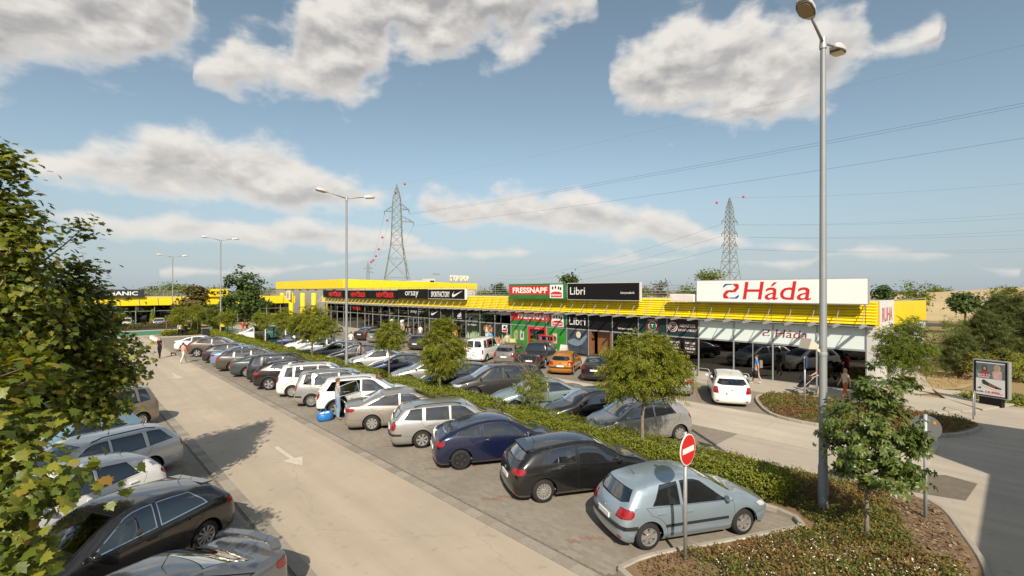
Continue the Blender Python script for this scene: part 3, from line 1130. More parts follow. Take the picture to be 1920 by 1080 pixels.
# canopy: yellow louvre slats on a slope, a yellow sheet behind, arms and tie rods in front
TX, TZ, BX, BZ = 31.93, 5.04, 31.70, 3.76
sl = Vector((BX - TX, 0, BZ - TZ))
NS = 8
n_out = Vector((-sl.z, 0, sl.x)).normalized()
if n_out.x > 0:
    n_out = -n_out
a = Vector((TX, 0, TZ)) - n_out * 0.10
b_ = Vector((BX, 0, BZ)) - n_out * 0.10
MB().add([(a.x, Y0 - 0.55, a.z), (b_.x, Y0 - 0.55, b_.z), (b_.x, Y1, b_.z), (a.x, Y1, a.z),
          (a.x + 0.02, Y0 - 0.55, a.z - 0.02), (b_.x + 0.02, Y0 - 0.55, b_.z - 0.02), (b_.x + 0.02, Y1, b_.z - 0.02), (a.x + 0.02, Y1, a.z - 0.02)],
         [(0, 1, 2, 3), (7, 6, 5, 4), (0, 4, 5, 1), (2, 6, 7, 3)]).build('canopy_sheet', mat('yellow_canopy_sheet', (0.70, 0.47, 0.01), 0.5), shop)
slat_len = BAY * 2 - 0.03
tlt = Vector((sl.x, 0, sl.z)).normalized()


def slat_mesh(L_):
    w, t = sl.length / NS * 0.80, 0.018
    d = (tlt + n_out * 0.42).normalized()
    u = Vector((-d.z, 0, d.x))
    if u.x > 0:
        u = -u
    ps = [d * (-w / 2), d * (w / 2), d * (w / 2) - u * 0.05, d * (w / 2) - u * 0.05 - d * t, d * (w / 2 - t) - u * t, d * (-w / 2) - u * t]
    m = MB()
    n = len(ps)
    vs = [(p.x, 0, p.z) for p in ps] + [(p.x, L_, p.z) for p in ps]
    m.add(vs, [tuple(range(n)), tuple(range(2 * n - 1, n - 1, -1))] + [(i, n + i, n + (i + 1) % n, (i + 1) % n) for i in range(n)])
    me = m.mesh('slat', M_yel)
    bm = bmesh.new()
    bm.from_mesh(me)
    bmesh.ops.recalc_face_normals(bm, faces=bm.faces)
    bm.to_mesh(me)
    bm.free()
    return me


sm = slat_mesh(slat_len)
sm1 = slat_mesh(BAY - 0.03 + 0.5)
for k in range(NS):
    c = Vector((TX, 0, TZ)) + sl * ((k + 0.5) / NS)
    for i in range(0, NB, 2):
        first = i == 0
        o = bpy.data.objects.new('slat', sm if i + 1 < NB else sm1)
        COL.objects.link(o)
        o.parent = shop
        dz = random.uniform(-0.008, 0.008)
        o.location = (c.x - FX, i * BAY - (0.0 if i else 0.0), c.z + dz)
    o = bpy.data.objects.new('slat', slat_mesh(0.5))
    COL.objects.link(o)
    o.parent = shop
    o.location = (c.x - FX, -0.53, c.z)
arm = MB()
arm.bar((0.25, 0, 0.04), (-1.25, 0, -0.03), 0.09, 0.15)
arm_me = arm.mesh('arm', M_galv)
rod_me = MB().tube([(-0.85, 0, 0.04), (0.16, 0, 1.22)], 0.022, 6).mesh('tie_rod', M_galv)
for i in range(NB * 2 + 1):
    yy = i * BAY / 2
    for nm, me in (('arm', arm_me), ('tie_rod', rod_me)):
        o = bpy.data.objects.new(nm, me)
        COL.objects.link(o)
        o.parent = shop
        o.location = (BX - FX, yy - 0.02, 3.70)
MB().box(BX - 0.03, BX + 0.10, Y0 - 0.5, Y1, 3.63, 3.68).build('edge_beam', M_galv, shop)

# railing on the roof edge
for i in range(0, NB + 1):
    yy = Y0 + i * BAY
    MB().box(32.16, 32.20, yy - 0.02, yy + 0.02, 4.80, 6.05).build('railing_post', M_galv, shop)
for k in range(6):
    MB().tube([(32.12, Y0, 5.0 + k * 0.2), (32.12, Y1, 5.0 + k * 0.2)], 0.022, 6).build('railing', M_galv, shop)


def board(name, label, ya, yb, z0, z1, face, frame, x=31.15, d=0.28, fr=0.05):
    """a lit-box sign on the canopy; ya is the far end"""
    t = thing(name, label, 'sign', (x, (ya + yb) / 2, z0))
    MB().box(x, x + d, yb, ya, z0, z1).build('box', frame, t)
    MB().box(x - 0.02, x - 0.002, yb + fr, ya - fr, z0 + fr, z1 - fr).build('face', face, t)
    for yy in (yb + 0.3, (ya + yb) / 2, ya - 0.3):
        MB().bar((x + d, yy, z0 + 0.2), (x + d + 0.55, yy, z0 + 0.2), 0.06, 0.06).build('bracket', M_galv, t)
    return t


def on_board(x, yc, zc, t):
    """matrix for lettering on a face that looks to -x; left of the picture is +y"""
    M = Matrix(((0, 0, -1, x), (-1, 0, 0, yc), (0, 1, 0, zc), (0, 0, 0, 1)))
    T = Matrix.Translation(-Vector(t.location))
    return T @ M


def letters(t, s, yc, zc, w, h, m, x, **k):
    return fit_text('lettering', s, w, h, m, t, on_board(x, yc, zc, t), **k)


def flat(t, name, poly, x, yc, zc, m, d=0.006):
    """flat shape cut from sheet: poly in (right, up) metres about (yc, zc)"""
    n = len(poly)
    vs = [(x - d, yc - u, zc + v) for u, v in poly] + [(x, yc - u, zc + v) for u, v in poly]
    fs = [tuple(range(n)), tuple(range(2 * n - 1, n - 1, -1))] + [(i, n + i, n + (i + 1) % n, (i + 1) % n) for i in range(n)]
    mb_ = MB().add(vs, fs)
    o = mb_.build(name, m, t)
    bm = bmesh.new()
    bm.from_mesh(o.data)
    bmesh.ops.recalc_face_normals(bm, faces=bm.faces)
    bm.to_mesh(o.data)
    bm.free()
    return o


def swirl_logo(t, x, yc, zc, s, m1, m2):
    """square knot mark in red and blue: two quarter arcs and two hooks"""
    def arc(cx, cy, r0, r1, a0, a1, n=8):
        A = [a0 + (a1 - a0) * i / n for i in range(n + 1)]
        return [(cx + r1 * math.cos(q), cy + r1 * math.sin(q)) for q in A] + [(cx + r0 * math.cos(q), cy + r0 * math.sin(q)) for q in reversed(A)]
    flat(t, 'emblem', [(-0.5 * s, 0.22 * s), (-0.5 * s, 0.36 * s), (-0.38 * s, 0.48 * s), (0.02 * s, 0.48 * s), (0.12 * s, 0.42 * s), (-0.25 * s, 0.40 * s)], x, yc, zc, m2)
    flat(t, 'emblem', [(0.5 * s, -0.22 * s), (0.5 * s, -0.36 * s), (0.38 * s, -0.48 * s), (-0.02 * s, -0.48 * s), (-0.12 * s, -0.42 * s), (0.25 * s, -0.40 * s)], x, yc, zc, m2)
    flat(t, 'emblem', [(0.1 * s, 0.48 * s), (0.42 * s, 0.48 * s), (0.5 * s, 0.40 * s), (0.5 * s, 0.18 * s), (0.30 * s, -0.05 * s), (0.0, -0.08 * s), (-0.1 * s, 0.02 * s), (0.12 * s, 0.06 * s), (0.30 * s, 0.25 * s)], x - 0.001, yc, zc, m1)
    flat(t, 'emblem', [(-0.1 * s, -0.48 * s), (-0.42 * s, -0.48 * s), (-0.5 * s, -0.40 * s), (-0.5 * s, -0.18 * s), (-0.30 * s, 0.05 * s), (-0.02, 0.08 * s), (0.1 * s, -0.02 * s), (-0.12 * s, -0.06 * s), (-0.30 * s, -0.25 * s)], x - 0.001, yc, zc, m1)


XF = 31.15 - 0.024
t = board('shop_sign', 'long white roof sign reading Háda in red beside the tall lamp post', 14.95, 5.5, 4.84, 6.29, M_wht, M_grey)
swirl_logo(t, XF, 12.65, 5.57, 0.98, M_red, M_blue)
letters(t, 'Háda', 10.05, 5.60, 3.75, 1.10, M_red, XF, shear=0.12, offset=0.004)
t = board('shop_sign', 'dark green and red pet shop roof sign reading FRESSNAPF', 33.4, 26.5, 4.84, 6.22, M_gsign, M_gsign)
flat(t, 'red_band', [(-2.55, -0.38), (2.55, -0.38), (2.55, 0.42), (-2.55, 0.42)], XF, 30.75, 5.62, M_red)
letters(t, 'FRESSNAPF', 30.65, 5.64, 4.4, 0.52, M_wht, XF - 0.008, offset=0.03)
flat(t, 'emblem_panel', [(-0.75, -0.58), (0.75, -0.58), (0.75, 0.58), (-0.75, 0.58)], XF, 27.4, 5.54, M_wht)
flat(t, 'emblem_band', [(-0.62, -0.50), (0.62, -0.50), (0.62, -0.14), (0.3, -0.02), (-0.3, -0.02), (-0.62, -0.14)], XF - 0.008, 27.4, 5.54, M_red)
letters(t, 'FRESSNAPF', 27.4, 5.22, 1.1, 0.16, M_wht, XF - 0.016, offset=0.02)
for (u, v) in ((-0.42, 0.3), (-0.1, 0.36), (0.25, 0.3), (0.48, 0.24)):
    flat(t, 'emblem_mark', [(-0.09, -0.14), (0.07, -0.12), (0.10, 0.06), (0.0, 0.15), (-0.07, 0.05)], XF - 0.008, 27.4 - u, 5.54 + v, M_black)
t = board('shop_sign', 'black bookshop roof sign reading Libri with a pale edge', 26.2, 19.25, 4.84, 6.24, M_black, M_lgrey)
letters(t, 'Libri', 25.1, 5.58, 1.55, 0.62, M_wht, XF)
letters(t, 'könyvesbolt', 20.3, 5.42, 1.2, 0.22, M_wht, XF)
t = board('shop_sign', 'black sports shop roof sign with white lettering and tick mark', 47.15, 40.2, 4.66, 5.80, M_black, M_wht)
letters(t, 'SPORTFACTORY', 44.7, 5.2, 3.6, 0.62, M_wht, XF, offset=0.015)
SW = [(-0.9, 0.0), (-0.98, -0.22), (-0.85, -0.34), (-0.55, -0.3), (0.95, 0.36), (-0.5, -0.06), (-0.7, -0.1), (-0.75, 0.0), (-0.55, 0.3)]
flat(t, 'tick_mark', SW, XF, 41.5, 5.25, M_wht)
t = board('shop_sign', 'black fashion shop roof sign reading orsay in thin white letters', 54.1, 47.45, 4.66, 5.74, M_black, M_black)
letters(t, 'orsay', 50.7, 5.15, 3.0, 0.75, M_wht, XF)


def scrawl(t, x, yc, zc, w, h):
    """jagged hand-cut red lettering with a raised peak in the middle"""
    letters(t, 'NEWYORKER', yc, zc - 0.08 * h, w, h * 0.7, M_red, x, offset=0.03, shear=0.1)
    flat(t, 'peak', [(-0.12 * w, 0.2 * h), (0.0, 0.5 * h), (0.03 * w, 0.3 * h), (0.12 * w, 0.46 * h), (0.1 * w, 0.18 * h)], x, yc, zc, M_red)
    flat(t, 'peak', [(-0.5 * w, -0.45 * h), (-0.2 * w, -0.36 * h), (0.48 * w, -0.44 * h), (0.1 * w, -0.32 * h)], x, yc, zc, M_red)


for k, (ya, yb, lab) in enumerate(((77.6, 69.9, 'black roof sign with jagged red name, farthest along the shop row'),
                                   (69.7, 62.1, 'black roof sign with jagged red name, middle of the three alike'),
                                   (61.9, 54.3, 'black roof sign with jagged red name next to the orsay sign'))):
    t = board('shop_sign', lab, ya, yb, 4.56, 5.66, M_black, M_black)
    scrawl(t, XF, (ya + yb) / 2 - 0.8, 5.12, 4.6, 0.95)
t = board('shop_sign', 'small faded white banner box between the black sign and the big white sign', 16.85, 15.1, 4.84, 5.36, mat('faded_banner', (0.70, 0.62, 0.58), 0.6, noise=(3, 0.12)), M_wht)

# names repeated on the glass front
XG = FX + 0.016


def bay_c(b, n=1):
    return Y0 + (b + n / 2) * BAY


def fascia(label, b, n=1):
    t = thing('fascia_sign', label, 'sign', (FX, bay_c(b, n), 2.9))
    return t


t = fascia('red Háda lettering on the pale glass above the shop windows', 1)
swirl_logo(t, XG, 11.95 - 1.05, 2.98, 0.42, mat('dark_red', (0.32, 0.02, 0.03), 0.4), M_blue)
letters(t, 'Háda', 9.5, 2.98, 1.75, 0.50, mat('dark_red', (0.32, 0.02, 0.03), 0.4), XG, shear=0.12)
t = fascia('round dark red shop emblem with white ring on the fascia', 5)
for r_, m_, dx in ((0.52, mat('emblem_red', (0.20, 0.025, 0.03), 0.4), 0), (0.34, M_wht, 0.008), (0.29, mat('emblem_green', (0.02, 0.12, 0.06), 0.4), 0.016)):
    flat(t, 'disc', [(r_ * math.cos(i * math.pi / 12), r_ * math.sin(i * math.pi / 12)) for i in range(24)], XG - dx, bay_c(5), 2.98, m_)
letters(t, 'T', bay_c(5), 2.98, 0.22, 0.26, M_wht, XG - 0.024, offset=0.01)
letters(t, 'NEMZETI', bay_c(5), 3.40, 0.8, 0.11, M_wht, XG - 0.002)
letters(t, 'DOHÁNYBOLT', bay_c(5), 2.54, 0.9, 0.11, M_wht, XG - 0.002)
t = fascia('brown fascia with round badge reading NEMZETI DOHÁNYBOLT', 4)
for r_, m_, dx in ((0.36, M_wht, 0), (0.31, mat('emblem_red', (0.20, 0.025, 0.03), 0.4), 0.008), (0.22, M_wht, 0.016), (0.18, M_black, 0.024)):
    flat(t, 'disc', [(r_ * math.cos(i * math.pi / 12), r_ * math.sin(i * math.pi / 12)) for i in range(24)], XG - dx, bay_c(4) + 0.75, 3.0, m_)
letters(t, '18', bay_c(4) + 0.75, 3.0, 0.2, 0.18, M_wht, XG - 0.032)
letters(t, 'NEMZETI', bay_c(4) - 0.35, 3.12, 1.1, 0.2, M_wht, XG)
letters(t, 'DOHÁNYBOLT', bay_c(4) - 0.35, 2.82, 1.35, 0.2, M_wht, XG)
flat(t, 'green_strip', [(-1.1, -0.14), (1.1, -0.14), (1.1, 0.14), (-1.1, 0.14)], XG, bay_c(4), 2.52, M_teal)
t = fascia('Libri lettering in white on the black fascia above the bookshop', 8)
letters(t, 'Libri', bay_c(8) + 0.05, 3.0, 1.75, 0.65, M_wht, XG)
letters(t, 'könyvesbolt', bay_c(6), 2.62, 1.3, 0.2, M_wht, XG)
t = fascia('green fascia with red band reading FRESSNAPF above the pet shop door', 9, 3)
flat(t, 'red_band', [(-3.5, -0.36), (2.2, -0.36), (2.2, 0.36), (-3.5, 0.36)], XG, bay_c(9, 3), 3.17, M_red)
letters(t, 'FRESSNAPF', bay_c(9, 3) + 0.55, 3.18, 4.0, 0.46, M_wht, XG - 0.008, offset=0.03)
flat(t, 'emblem_panel', [(-0.7, -0.55), (0.7, -0.55), (0.7, 0.55), (-0.7, 0.55)], XG - 0.002, bay_c(9) - 0.1, 2.98, M_wht)
flat(t, 'emblem_band', [(-0.6, -0.48), (0.6, -0.48), (0.6, -0.14), (0.3, -0.04), (-0.3, -0.04), (-0.6, -0.14)], XG - 0.010, bay_c(9) - 0.1, 2.98, M_red)
letters(t, 'FRESSNAPF', bay_c(9) - 0.1, 2.68, 1.05, 0.15, M_wht, XG - 0.018, offset=0.02)
for (u, v) in ((-0.4, 0.26), (-0.1, 0.32), (0.22, 0.27), (0.45, 0.2)):
    flat(t, 'emblem_mark', [(-0.08, -0.13), (0.06, -0.11), (0.09, 0.06), (0.0, 0.14), (-0.06, 0.05)], XG - 0.010, bay_c(9) - 0.1 - u, 2.98 + v, M_black)
t = fascia('black fascia panel with white three bar mark', 15)
for k, (u, h_) in enumerate(((-0.26, 0.22), (0.0, 0.40), (0.26, 0.58))):
    flat(t, 'bar', [(u - 0.11, -0.3), (u + 0.11, -0.3), (u + 0.11 - 0.25 * h_, -0.3 + h_), (u - 0.04 - 0.25 * h_, -0.3 + h_ * 0.9)], XG, bay_c(15), 3.0, M_wht)
letters(t, 'adidas', bay_c(15), 2.58, 0.7, 0.16, M_wht, XG, offset=0.01)
t = fascia('black fascia panel with white tick mark', 17)
flat(t, 'tick_mark', [(u * 0.85, v * 0.85) for u, v in SW], XG, bay_c(17), 2.98, M_wht)
t = fascia('orsay lettering in white on the black fascia', 19)
letters(t, 'orsay', bay_c(19), 2.95, 1.5, 0.42, M_wht, XG)
t = thing('fascia_sign', 'jagged red name hung behind the glass far along the row', 'sign', (FX, 67.5, 2.9))
scrawl(t, XG - 0.03, 67.5, 3.1, 2.4, 0.8)
# pet shop window: dog and child picture, plants, small sticker, posters, red doors
t = thing('window_picture', 'window picture of a brown and white dog with a child among plants', 'picture', (FX, bay_c(13), 0))
blk = mat('picture_dark', (0.02, 0.028, 0.018), 0.3, noise=(2, 0.5))
for b in (12, 13, 14):
    flat(t, 'backing', [(-1.14, -1.08), (1.14, -1.08), (1.14, 1.08), (-1.14, 1.08)], FX + 0.024, bay_c(b), 1.17, blk)
M_dogb = mat('dog_brown', (0.30, 0.15, 0.07), 0.5, noise=(6, 0.3))
M_dogw = mat('dog_white', (0.68, 0.62, 0.55), 0.5, noise=(6, 0.1))
M_skin2 = mat('picture_skin', (0.45, 0.27, 0.18), 0.5, noise=(4, 0.15))


def blob(cx, cy, rx, ry, n=14, jit=0.0):
    return [(cx + rx * math.cos(2 * math.pi * i / n) * (1 + random.uniform(-jit, jit)), cy + ry * math.sin(2 * math.pi * i / n) * (1 + random.uniform(-jit, jit))) for i in range(n)]


xc = FX + 0.017
flat(t, 'child_hair', blob(0.62, 0.55, 0.5, 0.62, 16, 0.08), xc, bay_c(13), 1.2, mat('child_hair', (0.05, 0.03, 0.02), 0.5))
flat(t, 'child_face', blob(0.42, 0.42, 0.36, 0.48), xc - 0.007, bay_c(13), 1.2, M_skin2)
flat(t, 'child_coat', [(0.1, -0.05), (0.7, -0.1), (1.0, -0.5), (1.0, -1.05), (-0.75, -1.05), (-0.6, -0.5)], xc - 0.003, bay_c(13), 1.2, mat('coat_red', (0.14, 0.03, 0.03), 0.6))
flat(t, 'dog_chest', [(-0.3, 0.2), (0.2, 0.2), (0.28, -0.4), (0.12, -1.05), (-0.35, -1.05), (-0.32, -0.4)], xc - 0.010, bay_c(13), 1.2, M_dogw)
flat(t, 'dog_head', blob(-0.1, 0.45, 0.38, 0.45), xc - 0.016, bay_c(13), 1.2, M_dogb)
flat(t, 'dog_muzzle', blob(-0.1, 0.3, 0.17, 0.36), xc - 0.022, bay_c(13), 1.2, M_dogw)
flat(t, 'dog_nose', blob(-0.1, 0.08, 0.09, 0.07, 8), xc - 0.028, bay_c(13), 1.2, M_black)
for u in (-0.25, 0.06):
    flat(t, 'dog_eye', blob(u, 0.48, 0.045, 0.045, 8), xc - 0.028, bay_c(13), 1.2, M_black)
for u in (-0.5, 0.28):
    flat(t, 'dog_ear', [(u - 0.08, 0.78), (u + 0.14, 0.86), (u + 0.2, 0.5), (u + 0.02, 0.28), (u - 0.14, 0.45)], xc - 0.024, bay_c(13), 1.2, M_dogb)
for b in (12, 14):
    for i in range(16):
        u = -1.05 + i * 0.14
        hh = random.uniform(0.5, 1.25)
        flat(t, 'plant', [(u - 0.1, -1.05), (u + 0.1, -1.05), (u + 0.09, -1.05 + hh * 0.5), (u + 0.12, -1.05 + hh * 0.8), (u, -1.05 + hh), (u - 0.1, -1.05 + hh * 0.75)], xc - 0.003 - 0.0004 * i, bay_c(b), 1.2,
             mat('plant_print_%d' % (i % 3), ((0.30, 0.42, 0.24), (0.20, 0.34, 0.17), (0.42, 0.50, 0.34))[i % 3], 0.5, noise=(8, 0.3)))
letters(t, 'Igy helyes!', bay_c(14) + 0.1, 1.95, 1.5, 0.25, M_wht, xc - 0.01)
flat(t, 'sticker', [(-0.4, -0.35), (0.4, -0.35), (0.4, 0.35), (-0.4, 0.35)], xc - 0.01, bay_c(12) - 0.3, 1.85, M_wht)
flat(t, 'sticker_band', [(-0.34, -0.3), (0.34, -0.3), (0.34, -0.1), (-0.34, -0.1)], xc - 0.018, bay_c(12) - 0.3, 1.85, M_red)
flat(t, 'sticker_mark', [(-0.2, 0.0), (0.05, 0.02), (0.22, 0.2), (0.0, 0.28), (-0.22, 0.18)], xc - 0.018, bay_c(12) - 0.3, 1.85, M_black)

door = thing('shop_door', 'red framed glass double door of the green pet shop', 'door', (FX, bay_c(10), 0))
for yy in (Y0 + 10 * BAY + 0.13, Y0 + 11 * BAY - 0.13):
    MB().box(FX - 0.06, FX + 0.08, yy - 0.09, yy + 0.09, 0.05, 2.26).build('door_frame', M_red, door)
MB().box(FX - 0.06, FX + 0.08, Y0 + 10 * BAY + 0.225, Y0 + 11 * BAY - 0.225, 2.02, 2.26).build('door_frame', M_red, door)
letters(door, 'BEJÁRAT', bay_c(10), 2.14, 0.8, 0.1, M_wht, FX - 0.062)
for sgn in (-1, 1):
    c = bay_c(10) + sgn * 0.47
    MB().box(FX + 0.0, FX + 0.015, c - 0.44, c + 0.44, 0.08, 2.0).build('door_leaf', G_shop, door)
    MB().box(FX - 0.012, FX - 0.002, c - 0.40, c + 0.40, 0.95, 1.12).build('green_strip', mat('shop_green', (0.035, 0.24, 0.035), 0.3), door)
for k, (b, u, lab) in enumerate(((11, 0.5, 'small framed animal poster, upper left of the pet shop door'), (11, -0.35, 'framed white animal poster beside the red door frame'), (9, 0.2, 'tall framed dog poster near the corner of the green shop front'), )):
    t = thing('poster', lab, 'poster', (FX, bay_c(b) + u, 1.2))
    flat(t, 'frame', [(-0.3, -0.5), (0.3, -0.5), (0.3, 0.5), (-0.3, 0.5)], FX + 0.018, bay_c(b) + u, 1.35, mat('poster_frame', (0.26, 0.13, 0.07), 0.5))
    flat(t, 'print', [(-0.24, -0.44), (0.24, -0.44), (0.24, 0.44), (-0.24, 0.44)], FX + 0.010, bay_c(b) + u, 1.35, mat('poster_print_%d' % k, ((0.30, 0.36, 0.2), (0.55, 0.55, 0.5), (0.58, 0.52, 0.42))[k], 0.5, noise=(5, 0.35)))
    flat(t, 'animal', blob(0.02, -0.02, 0.14, 0.26, 10, 0.2), FX + 0.003, bay_c(b) + u, 1.35, mat('poster_animal_%d' % k, ((0.42, 0.22, 0.1), (0.05, 0.07, 0.1), (0.07, 0.06, 0.05))[k], 0.5, noise=(6, 0.3)))
# bookshop: picture behind glass, wooden entrance
t = thing('window_picture', 'blue grey bookshop window picture beside the wooden entrance', 'picture', (FX, bay_c(8), 0))
flat(t, 'print', [(-1.1, -0.9), (1.1, -0.9), (1.1, 1.05), (-1.1, 1.05)], FX + 0.024, bay_c(8), 1.18, mat('picture_navy', (0.045, 0.06, 0.08), 0.3, noise=(1.6, 0.5)))
flat(t, 'jacket', [(-1.05, 0.1), (-0.4, 0.35), (0.2, 0.15), (0.9, 0.75), (1.05, 0.6), (0.5, -0.1), (0.0, -0.3), (-0.6, -0.25), (-1.05, -0.1)], FX + 0.016, bay_c(8), 1.18, mat('picture_denim', (0.16, 0.21, 0.28), 0.4, noise=(5, 0.3)))
flat(t, 'round_badge', blob(0.1, 0.68, 0.26, 0.28), FX + 0.008, bay_c(8), 1.18, mat('badge_cream', (0.58, 0.55, 0.42), 0.5, noise=(6, 0.25)))
door = thing('shop_door', 'dark wooden bookshop entrance standing open', 'door', (FX, bay_c(7), 0))
for yy in (Y0 + 7 * BAY + 0.12, Y0 + 8 * BAY - 0.16):
    MB().box(FX - 0.02, FX + 0.5, yy - 0.08, yy + 0.1, 0.05, 2.26).build('door_frame', mat('shop_wood', (0.20, 0.085, 0.035), 0.5, noise=(5, 0.3)), door)
MB().box(FX + 0.45, FX + 0.52, Y0 + 7 * BAY + 0.2, Y0 + 8 * BAY - 0.6, 0.05, 2.2).build('door_leaf', mat('shop_wood', (0.20, 0.085, 0.035), 0.5), door)
# tobacco shop: brown notices with opening hours
for k, (u, ln1, ln2, lab) in enumerate(((0.62, 'NEMZETI', 'DOHÁNY', 'brown shop notice with white lines in the tobacco shop window'), (-0.55, '7:00-20:00', '7:00-21:00', 'brown notice with opening hours in the tobacco shop window'))):
    t = thing('notice', lab, 'sign', (FX, bay_c(4) + u, 1.3))
    flat(t, 'board', [(-0.46, -0.5), (0.46, -0.5), (0.46, 0.5), (-0.46, 0.5)], FX + 0.022, bay_c(4) + u, 1.66, M_brown)
    for j, (s_, h_) in enumerate(((ln1, 0.14), (ln2, 0.14))):
        letters(t, s_, bay_c(4) + u, 1.92 - j * 0.38, 0.72, h_, M_wht, FX + 0.014, offset=0.015)
    letters(t, 'HÉTFŐ - SZOMBAT' if k else 'BOLT', bay_c(4) + u, 1.73, 0.6, 0.07, M_wht, FX + 0.014)
    letters(t, 'VASÁRNAP' if k else 'ITT', bay_c(4) + u, 1.32, 0.5, 0.07, M_wht, FX + 0.014)
t = thing('window_display', 'low brown window display of bottles under the opening hours', 'display', (FX, bay_c(4), 0))
MB().box(FX + 0.10, FX + 0.5, Y0 + 4 * BAY + 0.1, Y0 + 5 * BAY - 0.1, 0.06, 0.75).build('shelf', M_brown, t)
for k in range(9):
    yb = Y0 + 4 * BAY + 0.25 + k * 0.22
    hh = random.uniform(0.2, 0.34)
    MB().lathe([(0.05, 0.75), (0.055, 0.75 + hh * 0.6), (0.02, 0.75 + hh * 0.75), (0.02, 0.75 + hh), (0.0, 0.75 + hh)], 8, c=(FX + 0.2, yb, 0)).build('bottle', mat('bottle_%d' % (k % 4), ((0.55, 0.5, 0.4), (0.45, 0.15, 0.04), (0.05, 0.4, 0.06), (0.6, 0.58, 0.55))[k % 4], 0.3), t)
# shelving units and racks inside, dimly seen
for k, (bay_, where) in enumerate(((3, 'beside the opening hours notice'), (6, 'behind the black fascia right of the bookshop door'), (10, 'seen through the red pet shop doors'), (16, 'right of the tick mark panel'), (18, 'left of the tick mark panel'), (20, 'left of the orsay lettering'), (22, 'behind the balloons'), (24, 'under the jagged red name'))):
    yy = bay_c(bay_)
    t = thing('shop_shelf', 'dim shelving unit behind the shop glass, ' + where, 'shelf', (FX + 3.0, yy, 0), group='shelves seen dimly through the shop windows')
    for zz in (0.4, 0.9, 1.4):
        MB().box(FX + 2.6, FX + 3.4, yy - 0.9, yy + 0.9, zz, zz + 0.04).build('board', M_alu, t)
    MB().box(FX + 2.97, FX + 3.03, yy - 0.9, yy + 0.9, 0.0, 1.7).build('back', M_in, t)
    for j in range(8):
        cc = random.choice([(0.3, 0.08, 0.05), (0.35, 0.3, 0.22), (0.08, 0.12, 0.25), (0.4, 0.38, 0.34), (0.1, 0.25, 0.1)])
        MB().box(FX + 2.65, FX + 2.9, yy - 0.85 + j * 0.21, yy - 0.68 + j * 0.21, 0.94, 0.94 + random.uniform(0.15, 0.4)).build('goods', mat('goods_%d' % int(cc[0] * 100), cc, 0.6), t)
for (yy, lab, cols) in ((6.9, 'clothes rack with orange and red garments behind the corner shop window', ((0.75, 0.30, 0.01), (0.75, 0.36, 0.02), (0.6, 0.12, 0.02), (0.65, 0.05, 0.02))),
                        (9.2, 'clothes rack with dark garments behind the shop window', ((0.05, 0.05, 0.06), (0.5, 0.4, 0.02), (0.08, 0.05, 0.05), (0.4, 0.05, 0.03)))):
    t = thing('clothes_rack', lab, 'rack', (FX + 0.7, yy, 0))
    MB().tube([(FX + 0.7, yy - 0.8, 0.05), (FX + 0.7, yy - 0.8, 1.45), (FX + 0.7, yy + 0.8, 1.45), (FX + 0.7, yy + 0.8, 0.05)], 0.02, 6).build('frame', M_galv, t)
    for j in range(12):
        y_ = yy - 0.7 + j * 0.125
        c_ = cols[(j * 7 // 4) % 4]
        MB().prism([(FX + 0.5, y_ - 0.02), (FX + 0.9, y_ - 0.02), (FX + 0.9, y_ + 0.03), (FX + 0.5, y_ + 0.03)], 0.55 + random.uniform(-0.1, 0.1), 1.38).build('garment', mat('garment_%d_%d' % (c_[0] * 100, c_[1] * 100), c_, 0.8), t)
# street goods outside the shops
t = thing('display_rack', 'red and black wire display rack in front of the pet shop', 'rack', (31.2, 28.6, 0.05))
for zz in (0.3, 0.75, 1.2, 1.6):
    MB().box(30.95, 31.45, 28.0, 29.3, zz, zz + 0.05).build('shelf', M_red, t)
for (xx, yy) in ((30.97, 28.02), (31.43, 28.02), (30.97, 29.28), (31.43, 29.28)):
    MB().box(xx - 0.02, xx + 0.02, yy - 0.02, yy + 0.02, 0.05, 1.7).build('post', M_red, t)
for k in range(10):
    MB().box(31.0, 31.4, 28.08 + (k % 5) * 0.24, 28.26 + (k % 5) * 0.24, (0.81, 1.26)[k // 5], (1.1, 1.55)[k // 5]).build('goods', M_black if k % 3 else mat('goods_blue', (0.1, 0.2, 0.4), 0.6), t)
for (xx, yy, lab, cp) in ((30.6, 26.1, 'white A-board leaning in front of the bookshop window', (0.6, 0.58, 0.54)), (30.9, 32.6, 'yellow and green A-board outside the pet shop', (0.55, 0.55, 0.2))):
    t = thing('a_board', lab, 'sign', (xx, yy, 0.05))
    for s_ in (-1, 1):
        MB().add([(xx + s_ * 0.3, yy - 0.35, 0.05), (xx + s_ * 0.3, yy + 0.35, 0.05), (xx + s_ * 0.03, yy + 0.35, 1.1), (xx + s_ * 0.03, yy - 0.35, 1.1),
                  (xx + s_ * 0.27, yy - 0.35, 0.05), (xx + s_ * 0.27, yy + 0.35, 0.05), (xx, yy + 0.35, 1.1), (xx, yy - 0.35, 1.1)],
                 [(0, 1, 2, 3), (7, 6, 5, 4), (0, 4, 5, 1), (1, 5, 6, 2), (2, 6, 7, 3), (3, 7, 4, 0)]).build('board', mat('aboard_%d' % (cp[0] * 100), cp, 0.5, noise=(4, 0.3)), t)
for yy, where in ((11.0, 'right of the white estate'), (13.3, 'between the white and the pale silver estate'), (16.2, 'behind the big ash tree'), (19.4, 'before the black saloon'), (25.6, 'right of the A-board before the bookshop'), (28.2, 'before the red display rack')):
    t = thing('bike_hoop', 'low steel hoop rail on the shop pavement, ' + where, 'rail', (28.6, yy, 0.05), group='steel hoops along the shop pavement')
    MB().tube([(28.6, yy - 0.4, 0.0), (28.6, yy - 0.4, 0.75), (28.6, yy - 0.32, 0.85), (28.6, yy + 0.32, 0.85), (28.6, yy + 0.4, 0.75), (28.6, yy + 0.4, 0.0)], 0.025, 8).build('hoop', M_galv, t)
